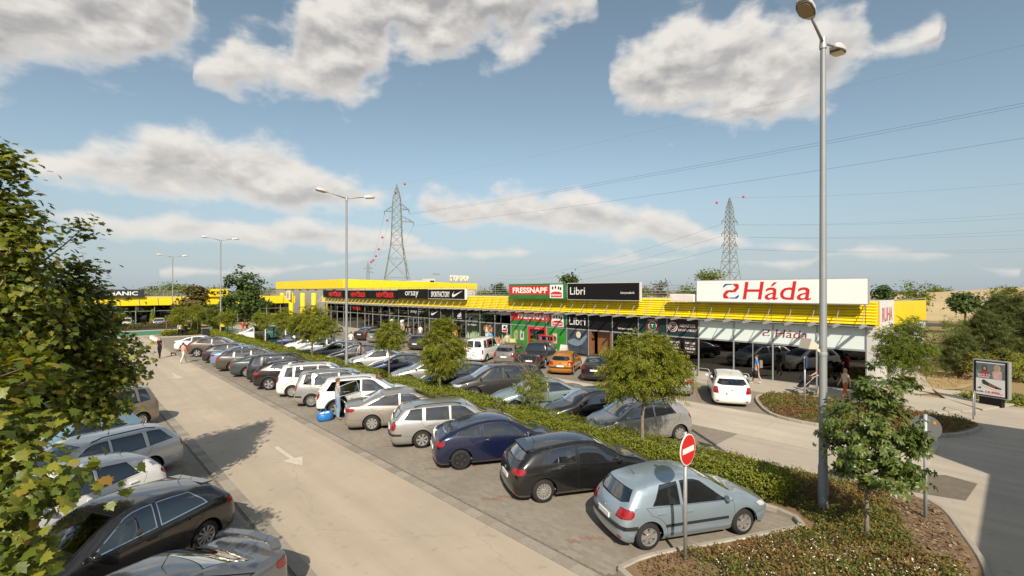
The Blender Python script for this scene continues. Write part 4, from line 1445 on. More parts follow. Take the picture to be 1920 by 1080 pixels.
t = thing('display_basket', 'low display bench with coloured goods below the dog picture', 'display', (31.3, bay_c(13), 0.05))
MB().box(31.1, 31.6, bay_c(13) - 2.2, bay_c(13) + 1.4, 0.55, 0.62).build('bench_top', M_galv, t)
for s_ in (-2.0, 0, 1.2):
    MB().box(31.15, 31.55, bay_c(13) + s_ - 0.03, bay_c(13) + s_ + 0.03, 0.05, 0.55).build('leg', M_galv, t)

# ------------------------------------------------------------------ tall block behind
blk_ = thing('retail_block', 'tall grey retail block with yellow parapet band behind the shop row', 'building', (36, 81, 0))
for i in range(18):
    ya = 81 + i * 1.95
    MB().box(36.0, 36.12, ya + 0.01, ya + 1.94, 0, 5.95).build('cladding_panel', M_grey, blk_)
MB().box(36.13, 66, 81.13, 116, 0, 6.9).build('core', M_grey, blk_)
MB().box(35.9, 36.13, 80.9, 116.2, 5.96, 7.62).build('yellow_band', M_yel, blk_)
MB().add([(36.135, 80.9, 5.96), (66, 80.9, 5.85), (66, 80.9, 7.12), (36.135, 80.9, 7.62), (36.135, 81.1, 5.96), (66, 81.1, 5.85), (66, 81.1, 7.12), (36.135, 81.1, 7.62)],
         [(0, 1, 2, 3), (7, 6, 5, 4), (1, 5, 6, 2), (3, 2, 6, 7), (0, 3, 7, 4)]).build('yellow_band', M_yel, blk_)
MB().box(36.2, 66, 80.98, 81.12, 4.6, 5.84).build('pale_band', M_lgrey, blk_)
for k in range(7):
    MB().box(35.93, 35.99, 84 + k * 4.2, 85.2 + k * 4.2, 5.70, 5.82).build('vent', M_dark, blk_)
for (xx, w_, h_) in ((52, 5, 0.5), (56, 1.2, 0.9), (48, 0.6, 0.4)):
    MB().box(xx, xx + w_, 84, 87, 6.9, 7.2 + h_).build('roof_unit', M_lgrey, blk_)
MB().tube([(57.5, 84, 7.0), (57.5, 84, 9.3)], 0.05, 6).build('mast', M_galv, blk_)
MB().box(56.7, 58.4, 83.9, 84.1, 8.9, 9.2).build('antenna', M_galv, blk_)
t = thing('roof_letters', 'cream free-standing letters STOP SHOP on the roof of the tall block', 'sign', (61, 80.6, 7.55))
local(t)
MM = Matrix(((1, 0, 0, 0), (0, 0, -1, 0), (0, 1, 0, 0.62), (0, 0, 0, 1)))
fit_text('lettering', 'STOP SHOP', 4.8, 1.2, mat('letter_cream', (0.75, 0.70, 0.52), 0.5), t, MM, offset=0.03, extrude=0.12)
for k in range(3):
    MB().bar((-2 + 2 * k, 0.2, -0.2), (-2 + 2 * k, 0.2, 0.6), 0.05, 0.05).build('stay', M_dark, t)
# yellow round pillars before the block
for k, (px_, yy) in enumerate(((31.2, 81.5), (31.2, 86.6), (31.2, 92.4), (31.2, 97.2))):
    lab = ('yellow round pillar next to the shop canopy, first of four', 'yellow round pillar second from the shop canopy', 'yellow round pillar carrying a pale round-badge panel', 'yellow round pillar by the yellow crossbeam, farthest of four')[k]
    t = thing('pillar', lab, 'pillar', (px_, yy, 0), group='yellow pillars before the grey block')
    MB().lathe([(0.42, 0), (0.42, 5.1), (0.36, 5.2), (0.0, 5.2)], 16, c=(px_, yy, 0)).build('shaft', M_yel, t, sharp=40)
    if k == 2:
        MB().box(px_ - 0.6, px_ - 0.45, yy - 0.95, yy + 0.95, 3.9, 5.6).build('panel', M_cream, t)
        flat(t, 'badge', blob(0, 0, 0.42, 0.55), px_ - 0.602, yy, 4.75, mat('badge_navy', (0.03, 0.03, 0.08), 0.5))
        flat(t, 'badge_ring', blob(0, 0, 0.30, 0.40), px_ - 0.61, yy, 4.75, M_cream)
        letters(t, 'DM', yy, 4.75, 0.4, 0.45, mat('badge_navy', (0.03, 0.03, 0.08), 0.5), px_ - 0.62)
    if k == 3:
        MB().box(px_ - 0.5, px_ + 0.5, yy - 0.6, yy + 5, 3.4, 4.6).build('crossbeam', M_yel, t)

# ------------------------------------------------------------------ building across the far end
far = thing('shop_building', 'low glass fronted shop building with yellow band across the far end', 'building', (-20, 96, 0))
MB().box(-20, 33, 97.2, 125, 0, 4.5).build('wall', M_grey, far)
MB().box(-20, 33.0, 95.6, 97.19, 3.25, 4.58).build('yellow_band', M_yel, far)
for i in range(22):
    xa = -20 + i * 2.4
    MB().box(xa, xa + 0.09, 95.9, 96.2, 0, 3.24).build('column', mat('teal_column', (0.20, 0.27, 0.26), 0.5), far)
    MB().box(xa + 0.1, xa + 2.39, 96.3, 96.32, 0.1, 2.3).build('pane', G_shop, far)
    MB().box(xa + 0.1, xa + 2.39, 96.3, 96.32, 2.36, 3.24).build('pane', G_shop, far)
    MB().bar((xa + 0.4, 95.4, 3.3), (xa + 0.4, 95.55, 4.5), 0.05, 0.05).build('rib', M_galv, far)
MB().box(-20, 33, 96.25, 96.36, 2.3, 2.36).build('transom', M_galv, far)
for k in range(5):
    MB().tube([(-20, 96.2, 4.75 + k * 0.2), (33, 96.2, 4.75 + k * 0.2)], 0.025, 6).build('railing', M_galv, far)
for k in range(14):
    MB().box(-2 + k * 2.4, -1.95 + k * 2.4, 96.2, 96.25, 4.5, 5.6).build('railing_post', M_galv, far)


def end_board(label, xa, xb, z0, z1, face, s, w, h, m, cx, y=95.2):
    t = thing('shop_sign', label, 'sign', (xa, y, z0))
    MB().box(xa, xb, y, y + 0.25, z0, z1).build('box', face, t)
    M = Matrix.Translation(-Vector(t.location)) @ Matrix(((1, 0, 0, cx), (0, 0, -1, y - 0.02), (0, 1, 0, (z0 + z1) / 2), (0, 0, 0, 1)))
    fit_text('lettering', s, w, h, m, t, M, offset=0.02)
    return t


end_board('black roof sign with white capitals behind the big maple', -1.0, 9.9, 4.58, 5.78, mat('sign_charcoal', (0.03, 0.033, 0.036), 0.4), 'HANIC', 3.5, 0.62, M_wht, 7.3)
end_board('yellow roof sign with black capitals between far trees', 17.0, 21.6, 4.58, 5.9, M_yel, 'TAKKO', 3.6, 0.6, M_black, 19.5)

# building behind the photographer, whose shade falls on the exit road
sh = thing('gate_building', 'pale flat roofed building whose shade falls on the exit road', 'building', (10, -5.4, 0))
MB().box(4.0, 15.69, -16, -5.4, 0, 6.0).build('wall', M_lgrey, sh)
MB().box(15.7, 21.5, -16, -5.4, 0, 8.3).build('tower', M_lgrey, sh)

# ------------------------------------------------------------------ cars
M_tyre = mat('tyre_rubber', (0.022, 0.021, 0.020), 0.85, 0, 0.3)
M_rim = mat('alloy_rim', (0.55, 0.54, 0.52), 0.32, 0.75, 0.5)
M_rimd = mat('black_rim', (0.02, 0.02, 0.02), 0.35, 0.2, 0.5)
M_well = mat('wheel_well', (0.012, 0.012, 0.012), 0.9, 0, 0.1)
M_trim = mat('black_trim', (0.022, 0.022, 0.023), 0.5, 0, 0.45)
M_seal = mat('window_seal', (0.010, 0.010, 0.010), 0.45, 0, 0.4)
M_chrome = mat('chrome', (0.75, 0.75, 0.74), 0.15, 1.0, 0.5)
M_tail = mat('tail_light_red', (0.26, 0.006, 0.008), 0.12, 0, 0.6, coat=0.6)
M_lamp = mat('headlight_lens', (0.62, 0.63, 0.64), 0.08, 0.25, 0.6, coat=1.0)
M_plate = mat('number_plate', (0.72, 0.72, 0.70), 0.4)
M_eu = mat('plate_blue', (0.02, 0.07, 0.35), 0.4)
M_seat = mat('car_interior', (0.11, 0.105, 0.098), 0.8)
G_car = glass_mat('car_glass', (0.36, 0.41, 0.40), 3.2, 0.0, 1.55)
G_tint = glass_mat('car_glass_dark', (0.10, 0.115, 0.115), 2.8, 0.0, 1.55)


def interp(x, pts):
    if x <= pts[0][0]:
        return pts[0][1]
    for (a, va), (b, vb) in zip(pts, pts[1:]):
        if x <= b:
            t = (x - a) / (b - a)
            return va + (vb - va) * t
    return pts[-1][1]


STY = {
    # L W H wheelbase rear-overhang wheel-radius; tail kind; cowl / windscreen top distance from the nose; belt heights rear, front; hood heights; tail rake
    'small_hatch': dict(L=3.84, W=1.66, H=1.43, wb=2.44, ro=0.62, r=0.295, kind='hatch', cowl=1.02, wst=1.78, belt=(0.915, 0.845), zc=0.95, zn=0.74, rake=0.42, doors=4),
    'five_door_hatch': dict(L=4.28, W=1.74, H=1.46, wb=2.60, ro=0.78, r=0.31, kind='hatch', cowl=1.10, wst=1.90, belt=(1.00, 0.88), zc=0.96, zn=0.73, rake=0.50, doors=4),
    'three_door_hatch': dict(L=4.28, W=1.76, H=1.43, wb=2.61, ro=0.75, r=0.315, kind='hatch', cowl=1.08, wst=1.90, belt=(1.03, 0.88), zc=0.96, zn=0.72, rake=0.55, doors=2, slope=0.10),
    'compact_hatch': dict(L=3.95, W=1.70, H=1.50, wb=2.51, ro=0.60, r=0.30, kind='hatch', cowl=0.92, wst=1.70, belt=(1.05, 0.90), zc=1.00, zn=0.78, rake=0.40, doors=4),
    'city_three_door': dict(L=3.90, W=1.65, H=1.46, wb=2.46, ro=0.62, r=0.295, kind='hatch', cowl=0.98, wst=1.72, belt=(0.98, 0.90), zc=0.97, zn=0.76, rake=0.30, doors=2),
    'estate': dict(L=4.57, W=1.77, H=1.47, wb=2.58, ro=1.06, r=0.31, kind='wagon', cowl=1.10, wst=1.88, belt=(0.99, 0.89), zc=0.97, zn=0.74, rake=0.45, doors=5, rails=1),
    'long_estate': dict(L=4.78, W=1.82, H=1.49, wb=2.75, ro=1.08, r=0.325, kind='wagon', cowl=1.14, wst=1.95, belt=(1.03, 0.90), zc=0.98, zn=0.74, rake=0.55, doors=5, rails=1),
    'sedan': dict(L=4.62, W=1.78, H=1.46, wb=2.70, ro=1.00, r=0.315, kind='sedan', cowl=1.10, wst=1.92, belt=(0.98, 0.89), zc=0.97, zn=0.74, deck=1.06, rwb=0.62, rwt=1.50, doors=4),
    'saloon': dict(L=4.50, W=1.72, H=1.42, wb=2.60, ro=1.00, r=0.305, kind='sedan', cowl=1.12, wst=1.88, belt=(0.94, 0.88), zc=0.95, zn=0.72, deck=1.00, rwb=0.70, rwt=1.40, doors=4),
    'liftback': dict(L=4.66, W=1.81, H=1.46, wb=2.69, ro=1.02, r=0.315, kind='sedan', cowl=1.12, wst=1.94, belt=(0.99, 0.89), zc=0.97, zn=0.74, deck=1.08, rwb=0.45, rwt=1.60, doors=4),
    'coupe': dict(L=4.35, W=1.75, H=1.36, wb=2.58, ro=0.85, r=0.31, kind='sedan', cowl=1.15, wst=1.95, belt=(0.95, 0.86), zc=0.92, zn=0.70, deck=1.00, rwb=0.50, rwt=1.35, doors=2),
    'compact_suv': dict(L=4.32, W=1.82, H=1.64, wb=2.67, ro=0.82, r=0.345, kind='wagon', cowl=1.05, wst=1.82, belt=(1.12, 1.02), zc=1.10, zn=0.88, rake=0.42, doors=4, clad=1, rails=1, lift=0.08),
    'crossover': dict(L=4.38, W=1.80, H=1.60, wb=2.64, ro=0.84, r=0.345, kind='hatch', cowl=1.06, wst=1.86, belt=(1.16, 1.00), zc=1.08, zn=0.86, rake=0.52, doors=4, clad=1, rails=1, lift=0.07),
    'large_suv': dict(L=4.88, W=1.88, H=1.68, wb=2.89, ro=1.00, r=0.36, kind='wagon', cowl=1.10, wst=1.92, belt=(1.14, 1.04), zc=1.12, zn=0.90, rake=0.40, doors=5, lift=0.06, rails=1),
    'mpv': dict(L=4.32, W=1.74, H=1.66, wb=2.70, ro=0.78, r=0.31, kind='wagon', cowl=0.92, wst=1.68, belt=(1.06, 0.98), zc=1.06, zn=0.84, rake=0.28, doors=5, rails=1),
    'van': dict(L=4.25, W=1.70, H=1.82, wb=2.70, ro=0.72, r=0.30, kind='van', cowl=0.98, wst=1.60, belt=(1.10, 1.00), zc=1.08, zn=0.84, rake=0.12, doors=5),
    'pickup': dict(L=5.25, W=1.86, H=1.78, wb=3.22, ro=1.15, r=0.37, kind='pickup', cowl=1.20, wst=1.85, belt=(1.12, 1.08), zc=1.15, zn=1.00, deck=1.14, rwb=1.75, rwt=1.95, doors=4, lift=0.14),
}


class Style:
    pass


def build_style(key):
    p = STY[key]
    L_, W, H = p['L'], p['W'], p['H']
    hw = W / 2
    xr, xf = -L_ / 2, L_ / 2
    lift = p.get('lift', 0.0)
    ax_r = xr + p['ro']
    ax_f = ax_r + p['wb']
    r = p['r']
    kind = p['kind']
    cowl, wst = xf - p['cowl'], xf - p['wst']
    # top profile (edge of the top surface)
    if kind in ('hatch', 'wagon', 'van'):
        rk = p['rake']
        drop = 0.16 if kind == 'hatch' else 0.09
        drop += p.get('slope', 0)
        top = [(xr + rk, H - drop), (xr + rk + 0.45, H - drop * 0.45), (xr + rk + 1.0, H - 0.02), (wst - 0.45, H), (wst, H - 0.035)]
        xt_r = xr + rk
    else:
        dk = p['deck']
        top = [(xr + 0.06, dk - 0.03), (xr + p['rwb'] * 0.6, dk), (xr + p['rwb'], dk + 0.02), (xr + (p['rwb'] + p['rwt']) / 2, (dk + H) / 2 + 0.05), (xr + p['rwt'], H - 0.06), ((xr + p['rwt'] + wst) / 2, H), (wst, H - 0.035)]
        xt_r = xr + 0.06
    top += [((wst + cowl) / 2, (H - 0.035 + p['zc']) / 2 + 0.035), (cowl, p['zc']), ((cowl + xf) / 2 - 0.05, (p['zc'] + p['zn']) / 2 + 0.06), (xf - 0.30, p['zn'] + 0.03), (xf - 0.16, p['zn'] - 0.04)]
    xt_f = xf - 0.16
    stations = [t_[0] for t_ in top]
    # a few more stations so that sides stay smooth
    ext = []
    for a, b in zip(stations, stations[1:]):
        ext.append(a)
        if b - a > 0.55:
            ext.append((a + b) / 2)
    ext.append(stations[-1])
    stations = ext
    br, bf = p['belt']
    zlo = 0.17 + lift

    def belt(x):
        return interp(x, [(xr, br), (wst, (br * 0.35 + bf * 0.65)), (cowl, bf), (xf - 0.5, p['zn'] + 0.00), (xf, p['zn'] - 0.10)])
    tail_x = [xr + 0.13, xr + 0.02, xr, xr + 0.025, xr + (0.13 if kind == 'hatch' else 0.08 if kind == 'wagon' else 0.03), xt_r]
    nose_x = [xf - 0.14, xf - 0.02, xf, xf - 0.03, xf - 0.09, xt_f]
    rails = []
    n = len(stations)
    for i, xs in enumerate(stations):
        zt = interp(xs, top)
        zb = min(belt(xs), zt - 0.05)
        plan = interp(xs, [(xr, 0.90), (xr + 0.35, 0.97), (ax_r, 1.0), (ax_f, 1.0), (xf - 0.45, 0.95), (xf - 0.1, 0.82)])
        fr = max(0, 1 - i / 2.5) ** 1.2 if i < 3 else 0
        ff = max(0, 1 - (n - 1 - i) / 2.5) ** 1.2 if n - 1 - i < 3 else 0
        gh = max(0.0, min(1.0, (zt - zb - 0.12) / 0.35))
        wtop = (0.83 * (1 - gh) + (0.735 if kind != 'van' else 0.84) * gh)
        if kind in ('hatch', 'wagon', 'van') and i == 0:
            wtop *= 0.97
        lev = [(0.86, zlo), (0.965, zlo + 0.09), (1.0, zlo + 0.30), (0.995, zlo + 0.30 + (zb - zlo - 0.30) * 0.62), (0.945, zb), (wtop, zt - 0.015)]
        row = []
        for k, (wy, z) in enumerate(lev):
            x = xs + (tail_x[k] - xt_r) * fr + (nose_x[k] - xt_f) * ff
            row.append((x, hw * plan * wy, z))
        rails.append(row)
    bm = bmesh.new()
    nl = 6
    cols = (1.0, 0.5, 0.0)
    side = [[bm.verts.new(q) for q in row] for row in rails]
    # top surface columns (half)
    topv = []
    for i, row in enumerate(rails):
        x, yv, z = row[5]
        crown = 0.045 if interp(stations[i], top) > H - 0.25 else 0.035
        fw = 0.10 if i == n - 1 else 0.05 if cowl - 0.8 < stations[i] else 0.0
        bk = -0.05 if i == 0 else 0.0
        topv.append([side[i][5]] + [bm.verts.new((x + (fw + bk) * (1 - c * c), yv * c, z + crown * (1 - c * c))) for c in cols[1:]])
    rear, front = [], []
    for k in range(nl):
        if k == 5:
            rear.append(topv[0])
            front.append(topv[-1])
            continue
        x, yv, z = rails[0][k]
        rear.append([side[0][k]] + [bm.verts.new((x - 0.085 * (1 - c * c), yv * c, z)) for c in cols[1:]])
        x, yv, z = rails[-1][k]
        front.append([side[-1][k]] + [bm.verts.new((x + 0.16 * (1 - c * c), yv * c, z)) for c in cols[1:]])
    for i in range(n - 1):
        for k in range(nl - 1):
            bm.faces.new((side[i][k], side[i][k + 1], side[i + 1][k + 1], side[i + 1][k]))
        for c in range(2):
            bm.faces.new((topv[i][c], topv[i][c + 1], topv[i + 1][c + 1], topv[i + 1][c]))
    for k in range(nl - 1):
        for c in range(2):
            bm.faces.new((rear[k][c], rear[k][c + 1], rear[k + 1][c + 1], rear[k + 1][c]))
            bm.faces.new((front[k][c], front[k + 1][c], front[k + 1][c + 1], front[k][c + 1]))
    cl = bm.edges.layers.float.new('crease_edge')

    def crease(a, b, v):
        e = bm.edges.get((a, b))
        if e:
            e[cl] = v
    for i in range(n - 1):
        crease(side[i][4], side[i + 1][4], 0.42)
        crease(side[i][5], side[i + 1][5], 0.35)
        crease(side[i][1], side[i + 1][1], 0.3)
    for k in range(nl - 1):
        crease(side[0][k], side[0][k + 1], 0.30)
    for c in range(2):
        crease(topv[0][c], topv[0][c + 1], 0.75 if kind != 'van' else 0.5)
        crease(topv[-1][c], topv[-1][c + 1], 0.3)
        crease(rear[2][c], rear[2][c + 1], 0.25)
    if kind == 'pickup':
        j = min(range(n), key=lambda q: abs(stations[q] - (xr + p['rwb'])))
        for c in range(2):
            crease(topv[j][c], topv[j][c + 1], 0.9)
    # mirror the cage so that subdivision keeps the centre line smooth
    geom = list(bm.verts) + list(bm.edges) + list(bm.faces)
    bmesh.ops.mirror(bm, geom=geom, matrix=Matrix.Identity(4), merge_dist=0.0005, axis='Y')
    bmesh.ops.recalc_face_normals(bm, faces=bm.faces)
    me = bpy.data.meshes.new('cage')
    bm.to_mesh(me)
    bm.free()
    ob = bpy.data.objects.new('cage', me)
    COL.objects.link(ob)
    sd = ob.modifiers.new('s', 'SUBSURF')
    sd.levels = 2
    sd.render_levels = 2
    dg = bpy.context.evaluated_depsgraph_get()
    me2 = bpy.data.meshes.new_from_object(ob.evaluated_get(dg))
    bpy.data.objects.remove(ob)
    bm = bmesh.new()
    bm.from_mesh(me2)
    # keep the y>0 half for cutting
    bmesh.ops.bisect_plane(bm, geom=list(bm.verts) + list(bm.edges) + list(bm.faces), plane_co=(0, 0, 0), plane_no=(0, -1, 0), clear_outer=True, dist=1e-5)
    bm.normal_update()
    if sum(f.normal.y for f in bm.faces if f.calc_center_median().y > hw * 0.8) < 0:
        bmesh.ops.reverse_faces(bm, faces=bm.faces)
    lay = bm.faces.layers.int.new('region')
    names = ['body']

    def cut(poly, proj, filt, name, inside=None):
        """cut the polygon's outline into the skin and mark what lies within; proj picks two axes"""
        if name not in names:
            names.append(name)
        rid = names.index(name)
        us = [q[0] for q in poly]
        vs = [q[1] for q in poly]
        lo = (min(us) - 0.02, min(vs) - 0.02)
        hi = (max(us) + 0.02, max(vs) + 0.02)
        a, b = proj
        area = sum(poly[i][0] * poly[(i + 1) % len(poly)][1] - poly[(i + 1) % len(poly)][0] * poly[i][1] for i in range(len(poly)))
        pl = poly if area > 0 else poly[::-1]

        def cand():
            out = []
            for f in bm.faces:
                if f[lay] != 0 or not filt(f):
                    continue
                ca = [v.co[a] for v in f.verts]
                cb = [v.co[b] for v in f.verts]
                if max(ca) < lo[0] or min(ca) > hi[0] or max(cb) < lo[1] or min(cb) > hi[1]:
                    continue
                out.append(f)
            return out
        fs = cand()
        for i in range(len(pl)):
            q, s = pl[i], pl[(i + 1) % len(pl)]
            du, dv = s[0] - q[0], s[1] - q[1]
            if abs(du) + abs(dv) < 1e-6:
                continue
            co = [0, 0, 0]
            no = [0, 0, 0]
            co[a], co[b] = q
            no[a], no[b] = -dv, du
            es = {e for f in fs for e in f.edges}
            vv = {v for f in fs for v in f.verts}
            bmesh.ops.bisect_plane(bm, geom=list(vv) + list(es) + fs, plane_co=co, plane_no=no, dist=2e-4)
            fs = cand()
        for f in fs:
            c = f.calc_center_median()
            u, v = c[a], c[b]
            ok = True
            # winding test
            w = False
            j = len(pl) - 1
            for i in range(len(pl)):
                if (pl[i][1] > v) != (pl[j][1] > v) and u < (pl[j][0] - pl[i][0]) * (v - pl[i][1]) / (pl[j][1] - pl[i][1]) + pl[i][0]:
                    w = not w
                j = i
            if w:
                f[lay] = rid
        bm.normal_update()
    SIDE = (0, 2)
    ENDS = (1, 2)
    is_side = lambda f: f.normal.y > 0.35
    is_low = lambda f: f.normal.y > 0.15 and f.calc_center_median().z < belt(f.calc_center_median().x) + 0.03
    # wheel arches
    ra = r + (0.055 if not p.get('clad') else 0.06)
    for axx in (ax_r, ax_f):
        circ = [(axx + ra * math.cos(2 * math.pi * i / 26), r + ra * math.sin(2 * math.pi * i / 26)) for i in range(26)]
        cut(circ, SIDE, lambda f: f.calc_center_median().y > hw * 0.55 and f.normal.y > -0.2, 'arch')
    if p.get('clad'):
        for axx in (ax_r, ax_f):
            rb = ra + 0.07
            circ = [(axx + rb * math.cos(2 * math.pi * i / 22), r + rb * math.sin(2 * math.pi * i / 22)) for i in range(22)]
            cut(circ, SIDE, lambda f: f.normal.y > 0.3, 'cladding')
        cut([(xr - 0.2, 0), (xf + 0.4, 0), (xf + 0.4, zlo + 0.16), (xr - 0.2, zlo + 0.16)], SIDE, lambda f: True, 'cladding')
    # windows in the side
    topz = lambda x: interp(x, top) - 0.015

    def roofz(x):
        return interp(x, top) - 0.060
    glz = lambda x: belt(x) + 0.014
    pil = 0.036
    xa_b, xa_t = cowl - 0.06 - 0.02, wst - 0.10          # A pillar foot and head
    # slope of the windscreen pillar
    def a_line(z):
        z0, z1 = glz(xa_b), roofz(wst - 0.10)
        t = (z - z0) / (z1 - z0)
        return xa_b - 0.14 + (xa_t - xa_b + 0.14 - 0.02) * t
    if kind in ('hatch', 'wagon', 'van'):
        c_b, c_t = xr + {'hatch': 0.58, 'wagon': 0.38, 'van': 0.30}[kind], xr + p['rake'] + {'hatch': 0.40, 'wagon': 0.22, 'van': 0.22}[kind]
        if p['doors'] == 4 and kind == 'hatch':
            c_b = xr + 0.72
            c_t = xr + p['rake'] + 0.55
    else:
        c_b, c_t = xr + p['rwb'] + 0.12, xr + p['rwt'] + 0.02
        if kind == 'pickup':
            c_b, c_t = xr + p['rwb'] + 0.12, xr + p['rwt'] + 0.0
    mid = (xa_b + ax_r) / 2 - 0.02
    xb = {2: wst - 0.95, 4: wst - 0.62, 5: wst - 0.62}[p['doors']]
    if key == 'pickup':
        xb = wst - 0.62
    xc2 = ax_r + 0.12 if p['doors'] == 5 else None
    def span(x0, x1, n_=4):
        return [x0 + (x1 - x0) * i / n_ for i in range(n_ + 1)]
    zt_b = roofz(xb)
    fw_top_x = a_line(roofz(wst - 0.12))
    win = []
    front_w = [(xb + pil, glz(xb + pil)), (a_line(glz(xa_b)) , glz(xa_b - 0.14))] + [(a_line(glz(xa_b) + (roofz(wst - 0.1) - glz(xa_b)) * t), glz(xa_b) + (roofz(wst - 0.1) - glz(xa_b)) * t) for t in (0.5, 0.92)] + [(x, roofz(x)) for x in reversed(span(xb + pil, fw_top_x - 0.10, 2))]
    win.append(('front_window', front_w))
    if p['doors'] in (2, 4):
        x1 = xb - pil
        rear_w = [(c_b, glz(c_b) + 0.015), (x1, glz(x1))] + [(x, roofz(x)) for x in reversed(span(max(c_t, min(c_b + 0.2, x1 - 0.2)) if c_t > c_b else c_t, x1, 3))]
        if kind == 'hatch':
            rear_w.append((c_b + 0.10, glz(c_b) + 0.14))
        win.append(('rear_window_side', rear_w))
    else:
        x1 = xb - pil
        x2 = xc2
        win.append(('rear_window_side', [(x2 + 0.0, glz(x2)), (x1, glz(x1))] + [(x, roofz(x)) for x in reversed(span(x2 + 0.02, x1, 2))]))
        x3 = x2 - 0.10
        win.append(('quarter_window', [(c_b, glz(c_b) + 0.02), (x3, glz(x3))] + [(x, roofz(x)) for x in reversed(span(c_t, x3, 3))] + [((c_b + c_t) / 2 - 0.02, (glz(c_b) + roofz(c_t)) / 2 - 0.03)]))
    for nm, poly in win:
        cut(poly, SIDE, is_side, nm)
    # windscreen and rear screen (seen from front and back)
    zt_w = interp(wst, top)
    ww_t, ww_b = hw * 0.62, hw * 0.74
    wpoly = [(-0.02, p['zc'] + 0.045), (ww_b * 0.6, p['zc'] + 0.035), (ww_b, p['zc'] + 0.03), (ww_b * 0.97, p['zc'] + 0.10), (ww_t, zt_w - 0.035), (ww_t * 0.5, zt_w - 0.012), (-0.02, zt_w - 0.005)]
    cut(wpoly, ENDS, lambda f: f.normal.x > 0.2 and wst - 0.25 < f.calc_center_median().x < cowl + 0.25, 'windscreen')
    if kind in ('hatch', 'wagon', 'van'):
        z0, z1 = br + (0.05 if kind != 'van' else 0.08), H - (0.16 if kind == 'hatch' else 0.12) - p.get('slope', 0) * 1.0 - 0.045
        wb_, wt_ = hw * 0.76, hw * 0.62
        lo_y = -0.02 if kind != 'van' else 0.05
        rp = [(lo_y, z0), (wb_ * 0.7, z0), (wb_, z0 + 0.06), (wt_, z1), (lo_y, z1 + 0.01)]
        cut(rp, ENDS, lambda f: f.normal.x < -0.2 and f.calc_center_median().x < xr + 1.0, 'rear_screen')
    else:
        z0, z1 = p['deck'] + 0.05, H - 0.075
        rp = [(-0.02, z0), (hw * 0.66, z0), (hw * 0.70, z0 + 0.04), (hw * 0.60, z1), (-0.02, z1 + 0.01)]
        cut(rp, ENDS, lambda f: f.normal.x < -0.12 and xr + p['rwb'] - 0.3 < f.calc_center_median().x < xr + p['rwt'] + 0.25, 'rear_screen')
    # lights: slabs of the corner
    tl = {'small_hatch': (0.70, 0.90, 0.56, 0.28), 'five_door_hatch': (0.76, 0.93, 0.55, 0.30), 'three_door_hatch': (0.74, 0.92, 0.58, 0.26), 'compact_hatch': (0.84, 1.02, 0.60, 0.22),
          'estate': (0.66, 0.97, 0.66, 0.16), 'long_estate': (0.72, 0.94, 0.52, 0.28), 'compact_suv': (0.80, 1.12, 0.72, 0.16), 'mpv': (0.78, 1.10, 0.74, 0.14), 'van': (0.62, 1.02, 0.84, 0.10),
          'large_suv': (0.88, 1.08, 0.58, 0.24), 'crossover': (0.86, 1.04, 0.58, 0.34), 'pickup': (0.72, 1.02, 0.84, 0.12), 'sedan': (0.78, 0.93, 0.56, 0.34), 'saloon': (0.68, 0.90, 0.60, 0.18), 'liftback': (0.76, 0.96, 0.58, 0.24),
          'coupe': (0.72, 0.88, 0.52, 0.2), 'city_three_door': (0.68, 0.92, 0.66, 0.14)}[key]
    zA, zB, yA, xd = tl

    def corner(zA, zB, y0, x_lim, rear_end, name, sl=0.0):
        if rear_end:
            cut([(xr - 0.3, zA), (x_lim - 0.09, zA + 0.015), (x_lim - 0.02, zA + (zB - zA) * 0.35), (x_lim, zA + (zB - zA) * 0.7), (x_lim - 0.05, zB), (xr - 0.3, zB)], SIDE, lambda f: f.normal.y > 0.5 and f.calc_center_median().x < x_lim + 0.3, name)
            cut([(y0, zA), (hw + 0.1, zA), (hw + 0.1, zB), (y0 + 0.05, zB)], ENDS, lambda f: f.normal.x < -0.35 and f.normal.y <= 0.6 and f.calc_center_median().x < xr + 0.5, name)
        else:
            cut([(xf + 0.3, zA), (xf + 0.3, zB), (x_lim, zB), (x_lim + 0.12, zA + sl)], SIDE, lambda f: f.normal.y > 0.5 and f.calc_center_median().x > x_lim - 0.2, name)
            cut([(y0, zA), (hw + 0.1, zA), (hw + 0.1, zB), (y0, zB - 0.03)], ENDS, lambda f: f.normal.x > 0.25 and f.normal.y <= 0.6 and f.calc_center_median().x > xf - 0.5, name)
    corner(zA, zB, hw * yA, xr + xd, True, 'tail_light', 0.04)
    zn = p['zn']
    corner(zn - 0.17, zn - 0.03, hw * 0.46, xf - 0.42, False, 'headlight', 0.03)
    # doors, bumpers, grille
    zs_ = zlo + 0.10
    bl = lambda x: belt(x) + 0.005
    door_x0 = cowl - 0.02
    fd = [(xb, zs_), (door_x0 - 0.10, zs_), (door_x0, zs_ + 0.2), (door_x0 - 0.02, bl(door_x0) - 0.02), (door_x0 - 0.20, bl(door_x0 - 0.2)), (xb, bl(xb))]
    cut(fd, SIDE, is_low, 'front_door')
    if p['doors'] != 2:
        xrd = ax_r + 0.02
        ra2 = ra + 0.10
        arc = [(ax_r + ra2 * math.cos(q), r + ra2 * math.sin(q)) for q in [R(d) for d in (80, 60, 40, 20)]]
        arc = [q for q in arc if q[1] > zs_ + 0.05]
        rd = [(xb - 0.012, bl(xb)), (xrd - 0.08, bl(xrd - 0.08))] + arc + [(ax_r + ra2, zs_), (xb - 0.012, zs_)]
        cut(rd[::-1], SIDE, is_low, 'rear_door')
    cut([(xr - 0.3, 0), (ax_r - ra * 0.98, 0), (ax_r - ra * 0.98, zlo + 0.30), (xr - 0.3, zlo + 0.36)], SIDE, lambda f: f.calc_center_median().x < ax_r, 'rear_bumper')
